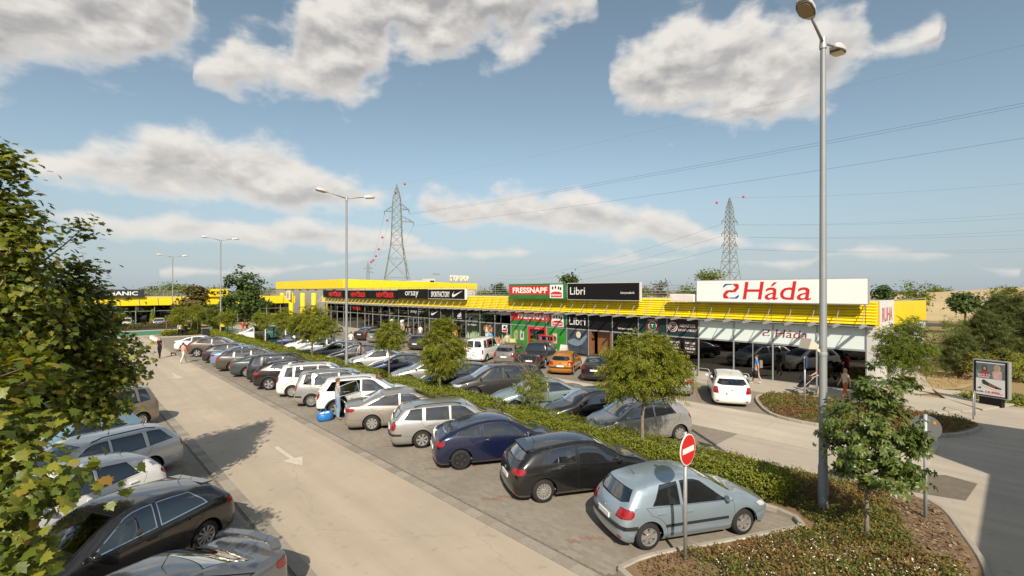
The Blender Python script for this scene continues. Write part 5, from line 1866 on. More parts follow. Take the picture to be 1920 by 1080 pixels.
    cut([(xf + 0.4, 0), (xf + 0.4, zlo + 0.36), (ax_f + ra * 0.98, zlo + 0.32), (ax_f + ra * 0.98, 0)], SIDE, lambda f: f.calc_center_median().x > ax_f, 'front_bumper')
    cut([(-0.02, zn - 0.20), (hw * 0.42, zn - 0.20), (hw * 0.44, zn - 0.08), (-0.02, zn - 0.07)], ENDS, lambda f: f.normal.x > 0.3 and f.calc_center_median().x > xf - 0.4, 'grille')
    # collect the regions
    st = Style()
    st.key, st.p, st.ax_r, st.ax_f, st.r, st.hw, st.xr, st.xf = key, p, ax_r, ax_f, r, hw, xr, xf
    st.belt, st.cowl, st.wst, st.xb, st.top, st.zlo = belt, cowl, wst, xb, top, zlo
    regions = {}
    for f in bm.faces:
        regions.setdefault(names[f[lay]], []).append(f)
    st.bvh = BVHTree.FromBMesh(bm)
    st.meshes = {}

    def extract(faces, sides=(1, -1), inset=0.0, push=0.0):
        """region -> mesh with both halves (or one); optional inset ring gets material 1"""
        out = bmesh.new()
        for s in sides:
            mp = {}
            for f in faces:
                vs = []
                for v in f.verts:
                    if v not in mp:
                        q = v.co + v.normal * push
                        mp[v] = out.verts.new((q.x, q.y * s, q.z))
                    vs.append(mp[v])
                try:
                    out.faces.new(vs if s == 1 else vs[::-1])
                except ValueError:
                    pass
        bmesh.ops.remove_doubles(out, verts=out.verts, dist=0.0006)
        if inset > 0:
            res = bmesh.ops.inset_region(out, faces=list(out.faces), thickness=inset, use_even_offset=True, use_boundary=True)
            for f in res['faces']:
                f.material_index = 1
        for f in out.faces:
            f.smooth = True
        out.normal_update()
        for e in out.edges:
            if len(e.link_faces) == 2 and e.calc_face_angle(0) > R(38):
                e.smooth = False
        me_ = bpy.data.meshes.new(key)
        out.to_mesh(me_)
        out.free()
        return me_
    bm.normal_update()
    body = [f for nm in ('body',) for f in regions.get(nm, [])]
    st.meshes['body'] = extract(body)
    for nm in ('cladding', 'rear_bumper', 'front_bumper'):
        if nm in regions:
            st.meshes[nm] = extract(regions[nm], inset=0.006 if 'bumper' in nm else 0.0)
    for nm in ('windscreen', 'rear_screen', 'grille'):
        if nm in regions:
            st.meshes[nm] = extract(regions[nm], inset=0.022 if nm != 'grille' else 0.012)
    for nm in ('front_window', 'rear_window_side', 'quarter_window', 'tail_light', 'headlight', 'front_door', 'rear_door'):
        if nm in regions:
            ins = 0.020 if 'window' in nm else 0.006 if 'light' in nm else 0.008
            for s in (1, -1):
                st.meshes[nm, s] = extract(regions[nm], (s,), inset=ins, push=0.004 if 'light' in nm else 0.0)
    # under tray, wheel housings, cabin
    tr = MB()
    tr.box(xr + 0.2, xf - 0.2, -hw * 0.8, hw * 0.8, zlo + 0.02, zlo + 0.05)
    for axx in (ax_r, ax_f):
        for s in (1, -1):
            nseg = 10
            vs = []
            for i in range(nseg + 1):
                q = math.pi * i / nseg
                for yy in (hw * 0.975 * s, (hw - 0.30) * s):
                    vs.append((axx + (ra + 0.012) * math.cos(q), yy, max(r + (ra + 0.012) * math.sin(q), zlo)))
            fs = [(2 * i, 2 * i + 1, 2 * i + 3, 2 * i + 2) for i in range(nseg)]
            fs.append(tuple(range(1, 2 * nseg + 2, 2)))
            tr.add(vs, fs)
    st.meshes['under_tray'] = tr.mesh('under_tray', M_well)
    cb = MB()
    zf = zlo + 0.10
    cb.box(xr + 0.25, cowl - 0.1, -hw * 0.82, hw * 0.82, zf, zf + 0.03)
    cb.box(cowl - 0.35, cowl + 0.02, -hw * 0.80, hw * 0.80, zf + 0.3, belt(cowl) - 0.02)       # dashboard
    sx = xb + 0.05
    zc_ = H - 0.62
    for s in (1, -1):
        y0 = s * hw * 0.42
        cb.box(sx - 0.10, sx + 0.42, y0 - 0.24, y0 + 0.24, zf + 0.12, zf + 0.30)
        cb.add([(sx - 0.10, y0 - 0.23, zf + 0.28), (sx + 0.06, y0 - 0.23, zf + 0.28), (sx - 0.12, y0 - 0.20, zc_ + 0.12), (sx - 0.24, y0 - 0.20, zc_ + 0.12),
                (sx - 0.10, y0 + 0.23, zf + 0.28), (sx + 0.06, y0 + 0.23, zf + 0.28), (sx - 0.12, y0 + 0.20, zc_ + 0.12), (sx - 0.24, y0 + 0.20, zc_ + 0.12)],
               [(0, 1, 2, 3), (7, 6, 5, 4), (0, 4, 5, 1), (1, 5, 6, 2), (2, 6, 7, 3), (3, 7, 4, 0)])
        cb.box(sx - 0.24, sx - 0.13, y0 - 0.12, y0 + 0.12, zc_ + 0.14, zc_ + 0.32)
    rx = sx - 0.85
    if kind != 'pickup' and rx > xr + 0.5:
        cb.box(rx - 0.1, rx + 0.4, -hw * 0.72, hw * 0.72, zf + 0.12, zf + 0.32)
        cb.box(rx - 0.24, rx - 0.08, -hw * 0.70, hw * 0.70, zf + 0.3, belt(rx) + 0.02)
        for s in (-1, 0, 1):
            cb.box(rx - 0.22, rx - 0.12, s * hw * 0.45 - 0.11, s * hw * 0.45 + 0.11, belt(rx) + 0.03, belt(rx) + 0.18)
        if kind in ('wagon', 'hatch'):
            cb.box(xr + 0.22, rx - 0.25, -hw * 0.72, hw * 0.72, belt(rx) - 0.08, belt(rx) - 0.05)
    st.meshes['interior'] = cb.mesh('interior', M_seat)
    bm.free()
    bpy.data.meshes.remove(me)
    bpy.data.meshes.remove(me2)
    return st


def hit_side(st, x, z, s):
    loc, nor, i, d = st.bvh.ray_cast(Vector((x, 3, z)), Vector((0, -1, 0)))
    if loc is None:
        return Vector((x, st.hw * s * 0.97, z))
    return Vector((loc.x, loc.y * s, loc.z))


def hit_end(st, y, z, rear=True):
    o = Vector((-6 if rear else 6, abs(y) + 1e-4, z))
    loc, nor, i, d = st.bvh.ray_cast(o, Vector((1 if rear else -1, 0, 0)))
    if loc is None:
        return st.xr if rear else st.xf
    return loc.x


WHEELS = {}


def wheel_meshes(r, kind):
    k = (round(r, 3), kind)
    if k in WHEELS:
        return WHEELS[k]
    w = 0.20
    rr = r * 0.66
    ty = MB().lathe([(rr, 0.0), (rr + 0.012, 0.008), (r - 0.035, -0.004), (r - 0.012, -0.022), (r, -0.045), (r, -w + 0.045), (r - 0.02, -w), (rr, -w)], 28, axis='y', sgn=1)
    tm = ty.mesh('tyre', M_tyre, smooth=True)
    sharpen(tm, 40)
    rm = MB()
    rm.lathe([(rr + 0.002, -0.002), (rr - 0.012, -0.004), (rr - 0.025, -0.03), (rr - 0.03, -0.16)], 28, axis='y', mi=0)
    rm.lathe([(rr - 0.028, -0.045), (0.0, -0.055)], 28, axis='y', mi=1)
    n, wd = {'cover': (8, 0.62), 'five': (5, 0.34), 'ten': (10, 0.42), 'seven': (7, 0.44), 'fifteen': (15, 0.5), 'black': (5, 0.4), 'six': (6, 0.6)}[kind]
    for i in range(n):
        a = 2 * math.pi * i / n
        da = math.pi / n * wd
        r0, r1 = 0.05, rr - 0.012
        db = da * (2.2 if kind != 'cover' else 1.6)
        vs = []
        for (rad, an, yy) in ((r0, -db, -0.012), (r0, db, -0.012), (r1, da, -0.008), (r1, -da, -0.008)):
            vs.append((rad * math.cos(a + an), yy, rad * math.sin(a + an)))
        for (rad, an, yy) in ((r0, -db, -0.045), (r0, db, -0.045), (r1, da, -0.045), (r1, -da, -0.045)):
            vs.append((rad * math.cos(a + an), yy, rad * math.sin(a + an)))
        rm.add(vs, [(0, 1, 2, 3), (0, 4, 5, 1), (1, 5, 6, 2), (2, 6, 7, 3), (3, 7, 4, 0)], 0)
    rm.lathe([(0.062, -0.040), (0.060, -0.008), (0.0, -0.004)], 14, axis='y', mi=0)
    for i in range(5):
        a = 2 * math.pi * i / 5
        rm.lathe([(0.010, -0.005), (0.0, -0.003)], 6, axis='y', c=(0.042 * math.cos(a), 0, 0.042 * math.sin(a)), mi=1)
    rmm = rm.mesh('rim', [M_rimd if kind == 'black' else M_rim, mat('rim_shadow', (0.03, 0.03, 0.03), 0.6)])
    bm = bmesh.new()
    bm.from_mesh(rmm)
    bmesh.ops.recalc_face_normals(bm, faces=bm.faces)
    bm.to_mesh(rmm)
    bm.free()
    WHEELS[k] = (tm, rmm)
    return WHEELS[k]


STYLES = {}
PARTS_CACHE = {}


def car(style, label, col, x, y, ang, metal=0.0, wheel='cover', cat='car', group='cars parked in the lot', detail=2, strip=False, tint=False, name=None, yjit=0, open_door=None, spoiler=False, chrome=False, rough=0.32, plate=True, bump_black=False):
    if style not in STYLES:
        STYLES[style] = build_style(style)
    st = STYLES[style]
    p = st.p
    t = thing(name or {'van': 'panel_van', 'pickup': 'pickup_truck'}.get(style, 'parked_car'), label, cat, (x, y, 0.012), ang, group)
    local(t)
    pm = paint(col, metal, rough)
    gl = G_tint if tint else G_car
    link('body', st.meshes['body'], t, [pm])
    for nm in ('front_bumper', 'rear_bumper'):
        if nm in st.meshes:
            link(nm, st.meshes[nm], t, [M_trim if bump_black else pm, M_seal])
    if 'cladding' in st.meshes:
        link('cladding', st.meshes['cladding'], t, [M_trim])
    link('under_tray', st.meshes['under_tray'], t, [M_well])
    link('interior', st.meshes['interior'], t, [M_seat])
    link('windscreen', st.meshes['windscreen'], t, [G_car, M_seal])
    link('rear_screen', st.meshes['rear_screen'], t, [gl, M_seal])
    link('grille', st.meshes['grille'], t, [M_trim, M_chrome])
    ck = (style, 'small')
    if ck not in PARTS_CACHE:
        d = {}
        hw = st.hw
        zb = st.belt(st.wst)
        for s in (1, -1):
            # mirror on an arm at the foot of the front window
            q = hit_side(st, st.cowl - 0.22, st.belt(st.cowl - 0.22) + 0.03, s)
            m = MB()
            cx, cy, cz = q.x - 0.02, q.y + s * 0.13, q.z + 0.07
            m.box(cx - 0.03, cx + 0.03, min(q.y, cy - s * 0.05), max(q.y, cy - s * 0.05), cz - 0.08, cz - 0.05)
            rings = []
            for (dx, sc_) in ((-0.05, 0.92), (-0.02, 1.0), (0.03, 0.92), (0.065, 0.55)):
                rings.append([(cx + dx, cy + s * 0.10 * sc_ * math.cos(a) * (1 if True else 1), cz + 0.065 * sc_ * math.sin(a)) for a in [2 * math.pi * i / 12 for i in range(12)]])
            vs = [v for rg in rings for v in rg]
            fs = [tuple(range(12)), tuple(range(47, 35, -1))] + [(j * 12 + i, j * 12 + (i + 1) % 12, (j + 1) * 12 + (i + 1) % 12, (j + 1) * 12 + i) for j in range(3) for i in range(12)]
            m.add(vs, fs)
            me_ = m.mesh('mirror', [pm], smooth=True)
            bm = bmesh.new()
            bm.from_mesh(me_)
            bmesh.ops.recalc_face_normals(bm, faces=bm.faces)
            bm.to_mesh(me_)
            bm.free()
            sharpen(me_, 50)
            d['mirror', s] = me_
            for nm, hx in (('front_door', st.xb + 0.16), ('rear_door', st.ax_r + 0.30)):
                if (nm, s) in st.meshes:
                    q = hit_side(st, hx, st.belt(hx) - 0.13, s)
                    m = MB()
                    yy = q.y
                    m.box(hx - 0.10, hx + 0.09, min(yy - s * 0.005, yy + s * 0.028), max(yy - s * 0.005, yy + s * 0.028), q.z - 0.014, q.z + 0.016)
                    d['handle', nm, s] = m.mesh('handle', [pm])
            if p['kind'] != 'van':
                q0 = [hit_side(st, x_, zz, s) for x_, zz in ((st.ax_r + st.r + 0.1, st.zlo + 0.33), (st.ax_f - st.r - 0.15, st.zlo + 0.33))]
                n_ = 6
                m = MB()
                pr = None
                pts = []
                for i in range(n_ + 1):
                    x_ = q0[0].x + (q0[1].x - q0[0].x) * i / n_
                    pts.append(hit_side(st, x_, st.zlo + 0.33, s))
                for a_, b2 in zip(pts, pts[1:]):
                    m.bar((a_.x, a_.y + s * 0.003, a_.z), (b2.x, b2.y + s * 0.003, b2.z), 0.026, 0.055)
                d['strip', s] = m.mesh('rubbing_strip', [M_trim])
            if p.get('rails'):
                x0 = st.top[0][0] + 0.35
                x1 = st.wst - 0.20
                m = MB()
                pts = []
                for i in range(7):
                    x_ = x0 + (x1 - x0) * i / 6
                    zt_ = interp(x_, st.top)
                    pts.append((x_, s * hw * 0.70, zt_ + (0.015 if i in (0, 6) else 0.055)))
                m.tube(pts, 0.018, 6)
                d['rail', s] = m.mesh('roof_rail', [M_trim], smooth=True)
        # number plates, strips, wiper, aerial
        zpl = {'hatch': 0.62, 'wagon': 0.66, 'sedan': 0.72, 'van': 0.62, 'pickup': 0.52}[p['kind']] + p.get('lift', 0)
        xp = min(hit_end(st, 0.0, zpl), hit_end(st, 0.24, zpl))
        m = MB()
        m.box(xp - 0.016, xp + 0.01, -0.26, 0.26, zpl - 0.055, zpl + 0.055)
        m.box(xp - 0.0175, xp - 0.0162, 0.215, 0.258, zpl - 0.05, zpl + 0.05, 1)
        d['rear_plate'] = m.mesh('number_plate', [M_plate, M_eu])
        zf_ = st.zlo + 0.22
        xp = max(hit_end(st, 0.0, zf_, False), hit_end(st, 0.24, zf_, False))
        m = MB()
        m.box(xp - 0.01, xp + 0.016, -0.26, 0.26, zf_ - 0.055, zf_ + 0.055)
        m.box(xp + 0.0162, xp + 0.0175, -0.258, -0.215, zf_ - 0.05, zf_ + 0.05, 1)
        d['front_plate'] = m.mesh('number_plate', [M_plate, M_eu])
        zq = st.zlo + 0.36
        m = MB()
        pts = []
        for i in range(9):
            yy = -hw * 0.93 + 2 * hw * 0.93 * i / 8
            pts.append((hit_end(st, yy, zq) - 0.012, yy, zq))
        pts = [(st.xr + 0.34, -hw * 0.985, zq)] + pts + [(st.xr + 0.34, hw * 0.985, zq)]
        for a_, b2 in zip(pts, pts[1:]):
            m.bar(a_, b2, 0.045, 0.075)
        d['bumper_strip'] = m.mesh('bumper_strip', [M_trim])
        if p['kind'] in ('hatch', 'wagon'):
            zs2 = st.belt(st.xr) + 0.07
            m = MB()
            pts = [(hit_end(st, yy, zs2 + 0.03 * abs(yy)) - 0.014, yy, zs2 + 0.03 * abs(yy)) for yy in (0.02, 0.15, 0.3, 0.42)]
            for a_, b2 in zip(pts, pts[1:]):
                m.bar(a_, b2, 0.014, 0.02)
            d['wiper'] = m.mesh('rear_wiper', [M_seal])
        xa = st.top[0][0] + 0.30
        if p['kind'] in ('sedan', 'pickup'):
            xa = st.xr + p['rwt'] + 0.2
        za = interp(xa, st.top) + 0.02
        d['aerial'] = MB().tube([(xa, 0, za), (xa - 0.14, 0, za + 0.17)], [0.008, 0.004], 5).mesh('aerial', [M_seal])
        if p['kind'] == 'hatch' and style not in ('small_hatch', 'compact_hatch', 'city_three_door'):
            x0, z0 = st.top[0]
            m = MB()
            m.add([(x0 + 0.14, -hw * 0.60, z0 + 0.055), (x0 + 0.14, hw * 0.60, z0 + 0.055), (x0 - 0.13, hw * 0.57, z0 + 0.012), (x0 - 0.13, -hw * 0.57, z0 + 0.012),
                   (x0 + 0.14, -hw * 0.60, z0 + 0.0), (x0 + 0.14, hw * 0.60, z0 + 0.0), (x0 - 0.13, hw * 0.57, z0 - 0.014), (x0 - 0.13, -hw * 0.57, z0 - 0.014)],
                  [(0, 3, 2, 1), (4, 5, 6, 7), (0, 1, 5, 4), (1, 2, 6, 5), (2, 3, 7, 6), (3, 0, 4, 7)])
            d['spoiler'] = m.mesh('roof_spoiler', [pm])
        elif p['kind'] == 'sedan':
            x0 = st.xr + 0.10
            z0 = p['deck']
            m = MB()
            pts = [(x0 + 0.10, -hw * 0.78, z0 + 0.03), (x0 + 0.02, -hw * 0.62, z0 + 0.10), (x0 - 0.02, 0, z0 + 0.12), (x0 + 0.02, hw * 0.62, z0 + 0.10), (x0 + 0.10, hw * 0.78, z0 + 0.03)]
            for a_, b2 in zip(pts, pts[1:]):
                m.bar(a_, b2, 0.16, 0.03)
            d['spoiler'] = m.mesh('boot_spoiler', [pm])
        zr = st.zlo + 0.14
        for s in (1, -1):
            xx = hit_end(st, s * hw * 0.72, zr)
            d['reflector', s] = MB().box(xx - 0.012, xx + 0.02, s * hw * 0.72 - 0.07, s * hw * 0.72 + 0.07, zr - 0.02, zr + 0.025).mesh('reflector', [M_tail])
        xx = hit_end(st, 0, zpl + 0.15)
        d['badge'] = MB().lathe([(0.045, 0), (0.04, 0.012), (0, 0.014)], 12).xf(Matrix.Translation((xx, 0, zpl + 0.16)) @ Matrix.Rotation(R(-90), 4, 'Y')).mesh('badge', [M_chrome])
        PARTS_CACHE[ck] = d
    d = PARTS_CACHE[ck]
    for s in (1, -1):
        link('mirror', d['mirror', s], t, [M_trim if bump_black else pm])
        for nm, on in (('front_window', 'door_window'), ('rear_window_side', 'door_window' if p['doors'] != 2 else 'side_window'), ('quarter_window', 'side_window')):
            if (nm, s) in st.meshes:
                if open_door == s and nm == 'rear_window_side':
                    continue
                link(on, st.meshes[nm, s], t, [gl if nm != 'front_window' else G_car, M_chrome if chrome else M_seal])
        for nm in ('front_door', 'rear_door'):
            if (nm, s) in st.meshes:
                do = link('door', st.meshes[nm, s], t, [pm, M_seal])
                if detail and ('handle', nm, s) in d:
                    link('handle', d['handle', nm, s], do, [M_trim if bump_black else pm])
                if open_door == s and nm == 'rear_door':
                    # hinge at the centre pillar, swung outwards; the glass and frame go with it
                    gx = link('door_window', st.meshes['rear_window_side', s], do, [G_car, pm])
                    hx = st.xb - 0.012
                    hy = s * st.hw * 0.97
                    A = Matrix.Translation((hx, hy, 0)) @ Matrix.Rotation(R(58) * -s, 4, 'Z') @ Matrix.Translation((-hx, -hy, 0))
                    do.matrix_local = A
        link('tail_light', st.meshes['tail_light', s], t, [M_tail, M_seal])
        if ('headlight', s) in st.meshes:
            link('headlight', st.meshes['headlight', s], t, [M_lamp, M_seal])
        if detail > 1:
            link('reflector', d['reflector', s], t)
        if strip and ('strip', s) in d:
            link('rubbing_strip', d['strip', s], t)
        if ('rail', s) in d:
            link('roof_rail', d['rail', s], t, [M_trim])
    if strip:
        link('bumper_strip', d['bumper_strip'], t)
    if detail:
        link('number_plate', d['rear_plate'], t)
        link('number_plate', d['front_plate'], t)
        link('aerial', d['aerial'], t)
        link('badge', d['badge'], t)
        if 'wiper' in d:
            link('rear_wiper', d['wiper'], t)
    if 'spoiler' in d and (p['kind'] == 'hatch' or spoiler):
        link('spoiler', d['spoiler'], t, [pm])
    tm, rm = wheel_meshes(st.r, wheel)
    for s in (1, -1):
        for axx in (st.ax_r, st.ax_f):
            w = thing('wheel', None, None)
            w.parent = t
            w.location = (axx, s * (st.hw - 0.035), st.r)
            if s == -1:
                w.rotation_euler = (0, 0, math.pi)
            link('tyre', tm, w)
            link('rim', rm, w)
    return t


# heading angles of the four rows (noses)
A1 = math.atan2(-HY_, HX)           # first row: nose away from the lane
A2 = math.atan2(HY_, -HX)           # second row, nose to nose with the first
A3 = math.atan2(HY_, HX)            # row along the shops, tails to the back lane
A0 = math.atan2(-HY_, -HX)          # left row


def row_pos(style, ang, wx, wy, which):
    """car centre from a wheel's contact point; which = (rear?, side) in the car's own frame"""
    p = STY[style]
    xr = -p['L'] / 2
    axx = xr + p['ro'] if which[0] == 'r' else xr + p['ro'] + p['wb']
    yy = (p['W'] / 2 - 0.13) * (1 if which[1] == 'l' else -1)
    c, s = math.cos(ang), math.sin(ang)
    return wx - (axx * c - yy * s), wy - (axx * s + yy * c)


def put(style, label, col, ang, wheel_xy, which, **k):
    x, y = row_pos(style, ang, wheel_xy[0], wheel_xy[1], which)
    return car(style, label, col, x, y, ang, **k)


silver = (0.46, 0.45, 0.43)
beige = (0.40, 0.36, 0.31)
# first row, tails to the lane: rear right wheel on the ground
F = 'cars in the row right of the lane'
put('small_hatch', 'light blue small hatchback parked behind the no entry sign', (0.34, 0.42, 0.485), A1, (9.26, 5.55), 'rr', metal=0.55, wheel='six', strip=True, group=F, rough=0.3)
put('five_door_hatch', 'black five door hatchback next to the light blue hatchback', (0.010, 0.010, 0.010), A1, (9.31, 8.67), 'rr', metal=0.2, wheel='fifteen', group=F, rough=0.25)
put('three_door_hatch', 'dark navy three door hatchback with black wheels', (0.008, 0.013, 0.045), A1, (9.14, 12.03), 'rr', metal=0.3, wheel='black', group=F, rough=0.25)
put('estate', 'silver estate car between the navy hatchback and the beige saloon', silver, A1, (9.40, 14.62), 'rr', metal=0.7, wheel='seven', strip=True, group=F)
put('sedan', 'beige metallic saloon parked beside the couple and the white off-roader', beige, A1, (9.09, 17.77), 'rr', metal=0.65, wheel='cover', group=F)
put('compact_suv', 'white off-roader with a rear door standing open', (0.72, 0.71, 0.68), A1, (8.95, 20.85), 'rr', wheel='five', group=F, open_door=-1)
put('mpv', 'silver people carrier with dark roof glass behind the white off-roader', silver, A1, (8.84, 23.4), 'rr', metal=0.7, wheel='ten', group=F, strip=True)
put('mpv', 'white tall car mostly hidden between the silver people carrier and the brown crossover', (0.66, 0.65, 0.63), A1, (8.9, 26.2), 'rr', wheel='cover', group=F, tint=True)
put('crossover', 'dark brown crossover with chrome window line and alloy wheels', (0.030, 0.020, 0.016), A1, (8.61, 29.0), 'rr', metal=0.5, wheel='five', group=F, chrome=True, rough=0.25)
put('mpv', 'dark car showing tall red lights behind the brown crossover', (0.02, 0.02, 0.022), A1, (8.9, 31.7), 'rr', metal=0.4, wheel='five', group=F)
put('liftback', 'dark green grey saloon with red rear lights beyond the brown crossover', (0.055, 0.075, 0.072), A1, (8.86, 34.3), 'rr', metal=0.5, wheel='ten', group=F)
put('long_estate', 'brown grey estate car beyond the green grey saloon', (0.10, 0.085, 0.070), A1, (8.75, 37.4), 'rr', metal=0.6, wheel='five', group=F)
put('sedan', 'light blue saloon between the black hatchback and the brown grey estate', (0.20, 0.30, 0.44), A1, (8.9, 40.1), 'rr', metal=0.5, wheel='cover', group=F)
put('five_door_hatch', 'black hatchback two cars this side of the bronze off-roader', (0.012, 0.012, 0.014), A1, (8.65, 42.7), 'rr', wheel='five', group=F)
put('crossover', 'bronze brown off-roader near the far end of the first row', (0.13, 0.095, 0.070), A1, (8.5, 47.6), 'rr', metal=0.6, wheel='five', group=F)
put('coupe', 'white saloon at the far end of the first row', (0.70, 0.69, 0.67), A1, (8.43, 53.0), 'rr', wheel='five', group=F)
# second row, noses to the hedge
S = 'cars in the row behind the hedge'
put('compact_hatch', 'silver compact hatchback under the big ash tree', silver, A2, (16.8, 8.75), 'rl', metal=0.7, wheel='cover', group=S)
car('city_three_door', 'black three door hatchback beside the silver compact', (0.008, 0.008, 0.009), 16.35, 12.55, A2, wheel='cover', group=S, rough=0.25)
car('saloon', 'pale blue green saloon behind the hedge and the thin tree', (0.27, 0.35, 0.36), 16.55, 15.75, A2, metal=0.5, wheel='seven', group=S, strip=True)
car('large_suv', 'large matt dark grey off-roader behind the hedge', (0.030, 0.028, 0.027), 16.9, 19.0, A2, metal=0.3, wheel='five', group=S, rough=0.45)
car('five_door_hatch', 'dark blue black hatchback behind the hedge tree', (0.010, 0.013, 0.022), 16.7, 22.1, A2, metal=0.3, wheel='cover', group=S)
car('coupe', 'silver coupe with dappled leaf shade beside the hedge tree', silver, 16.5, 25.0, A2, metal=0.7, wheel='ten', group=S)
car('saloon', 'dark blue saloon beside the white silver hatchback', (0.012, 0.022, 0.055), 16.6, 28.2, A2, metal=0.4, wheel='cover', group=S)
car('three_door_hatch', 'pale silver hatchback next to the lamp post', (0.58, 0.57, 0.55), 16.5, 31.5, A2, metal=0.6, wheel='black', group=S)
car('five_door_hatch', 'black hatchback with the striped shirt person beside it', (0.012, 0.012, 0.013), 16.7, 35.2, A2, wheel='five', group=S)
car('five_door_hatch', 'grey hatchback behind the second lamp post', (0.16, 0.16, 0.155), 16.6, 38.3, A2, metal=0.6, wheel='cover', group=S)
car('compact_hatch', 'pale grey blue hatchback beyond the lamp post', (0.30, 0.33, 0.35), 16.6, 41.3, A2, metal=0.5, wheel='cover', group=S)
car('saloon', 'white saloon behind the spreading hedge tree', (0.70, 0.69, 0.67), 16.6, 44.4, A2, wheel='five', group=S)
car('saloon', 'navy saloon beside the trolley shelter', (0.015, 0.03, 0.09), 16.6, 48.6, A2, metal=0.4, wheel='five', group=S)
car('saloon', 'white saloon beyond the trolley shelter', (0.70, 0.69, 0.67), 16.6, 60.5, A2, wheel='five', group=S, detail=1)
# along the shops: rear axle middle
T = 'cars parked along the shop fronts'


def tail_put(style, label, col, ax_x, ax_y, **k):
    p = STY[style]
    d = p['L'] / 2 - p['ro']
    return car(style, label, col, ax_x + d * math.cos(A3), ax_y + d * math.sin(A3), A3, group=T, **k)


tail_put('estate', 'white estate car with its tail to the planted bed before the shop', (0.74, 0.73, 0.71), 24.35, 9.95, wheel='five', tint=True)
tail_put('long_estate', 'pale silver estate car peeping out right of the big ash tree', (0.42, 0.45, 0.48), 24.6, 12.95, metal=0.6, wheel='five', tint=True)
tail_put('sedan', 'black saloon half hidden left of the big ash tree', (0.010, 0.010, 0.010), 24.6, 18.3, wheel='five')
tail_put('small_hatch', 'orange small hatchback parked before the bookshop', (0.50, 0.19, 0.015), 24.55, 21.1, metal=0.35, wheel='five', strip=True, tint=True)
tail_put('pickup', 'black pickup truck beside the orange hatchback', (0.014, 0.014, 0.015), 25.0, 24.2, wheel='seven', cat='pickup truck')
tail_put('estate', 'grey brown estate between the white van and the black pickup', (0.26, 0.24, 0.215), 25.0, 26.9, metal=0.6, wheel='cover')
tail_put('van', 'white small van with two rear windows', (0.76, 0.75, 0.73), 24.1, 29.5, wheel='cover', cat='van', tint=True)
tail_put('five_door_hatch', 'grey hatchback hidden behind the hedge tree beside the white van', (0.17, 0.165, 0.16), 24.8, 32.6, metal=0.5, wheel='cover')
tail_put('small_hatch', 'white hatchback between the grey hatchback and the hedge tree', (0.70, 0.69, 0.67), 24.4, 36.0, wheel='cover')
tail_put('five_door_hatch', 'dark grey hatchback with bright red lamps, left of the white hatchback', (0.055, 0.055, 0.055), 24.8, 39.1, metal=0.4, wheel='cover', tint=True)
tail_put('saloon', 'silver saloon parked before the glass shop front', silver, 25.0, 44.6, metal=0.6, wheel='cover')
tail_put('estate', 'silver grey estate beside the silver saloon', (0.34, 0.33, 0.32), 25.2, 47.8, metal=0.6, wheel='cover')
tail_put('sedan', 'dark brown saloon beside the second lamp post', (0.055, 0.045, 0.040), 25.2, 51.0, metal=0.5, wheel='cover', detail=1)
tail_put('sedan', 'dark saloon among trees before the yellow pillars', (0.02, 0.022, 0.03), 25.4, 66.0, wheel='cover', detail=1)
tail_put('crossover', 'brown off-roader among trees before the yellow pillars', (0.07, 0.055, 0.05), 25.4, 70.0, wheel='cover', detail=1)
tail_put('estate', 'white estate among trees before the yellow pillars', (0.68, 0.67, 0.65), 25.0, 62.5, wheel='cover', detail=1)
# far end, before the building across
E_ = 'cars parked before the far building'
for (xx, yy, sty, lab, c_) in ((18.5, 90.5, 'five_door_hatch', 'red hatchback parked before the far building', (0.42, 0.02, 0.02)), (14.8, 90.8, 'saloon', 'silver saloon before the far building', silver), (11.3, 91.0, 'five_door_hatch', 'grey blue hatchback before the far building', (0.2, 0.24, 0.3)),
                               (7.4, 91.2, 'mpv', 'pale silver people carrier before the far building', silver), (27.5, 90.0, 'crossover', 'dark blue off-roader before the far yellow crossbeam', (0.012, 0.02, 0.05)), (3.6, 91.0, 'saloon', 'white saloon before the far building, seen through the maple', (0.68, 0.67, 0.65))):
    car(sty, lab, c_, xx, yy, R(80), wheel='cover', group=E_, detail=0, metal=0.2)
# left row, tails to the lane
Lg = 'cars in the row left of the lane'


def left_put(style, label, col, tx, ty, **k):
    """tx, ty: middle of the tail on the ground"""
    p = STY[style]
    d = p['L'] / 2
    return car(style, label, col, tx + d * math.cos(A0), ty + d * math.sin(A0), A0, group=Lg, **k)


left_put('sedan', 'grey saloon with boot spoiler at the bottom of the left row', (0.19, 0.195, 0.20), 2.62, 9.62, metal=0.6, wheel='ten', spoiler=True)
left_put('five_door_hatch', 'black hatchback with chrome window line in the left row', (0.010, 0.009, 0.009), 2.62, 13.15, wheel='ten', chrome=True, rough=0.2)
left_put('compact_hatch', 'white hatchback between the black hatchback and the white estate', (0.70, 0.70, 0.69), 1.75, 16.1, wheel='five')
left_put('estate', 'silver white estate with roof rails under the maple', (0.60, 0.60, 0.59), 2.55, 19.0, metal=0.3, wheel='five')
left_put('small_hatch', 'pale blue small car just showing behind the white estate', (0.22, 0.36, 0.44), 2.0, 22.4, metal=0.4)
left_put('mpv', 'beige brown people carrier showing its tail past the maple', (0.27, 0.22, 0.16), 2.75, 25.6, metal=0.5, wheel='ten')
left_put('five_door_hatch', 'white hatchback mostly hidden by the maple leaves', (0.70, 0.69, 0.67), 2.4, 30.6)
left_put('saloon', 'silver saloon hidden deep behind the maple leaves', silver, 2.3, 34.0, metal=0.5)

# ------------------------------------------------------------------ plants
CE, SE = math.cos(HEAD), math.sin(HEAD)


def at(px, py, Y):
    """world point seen at a picture position at depth Y"""
    X = (px - 960) / 900.0 * Y
    return np.array([X * CE + Y * SE, -X * SE + Y * CE, EYE - (py - 545) * Y / 900.0])


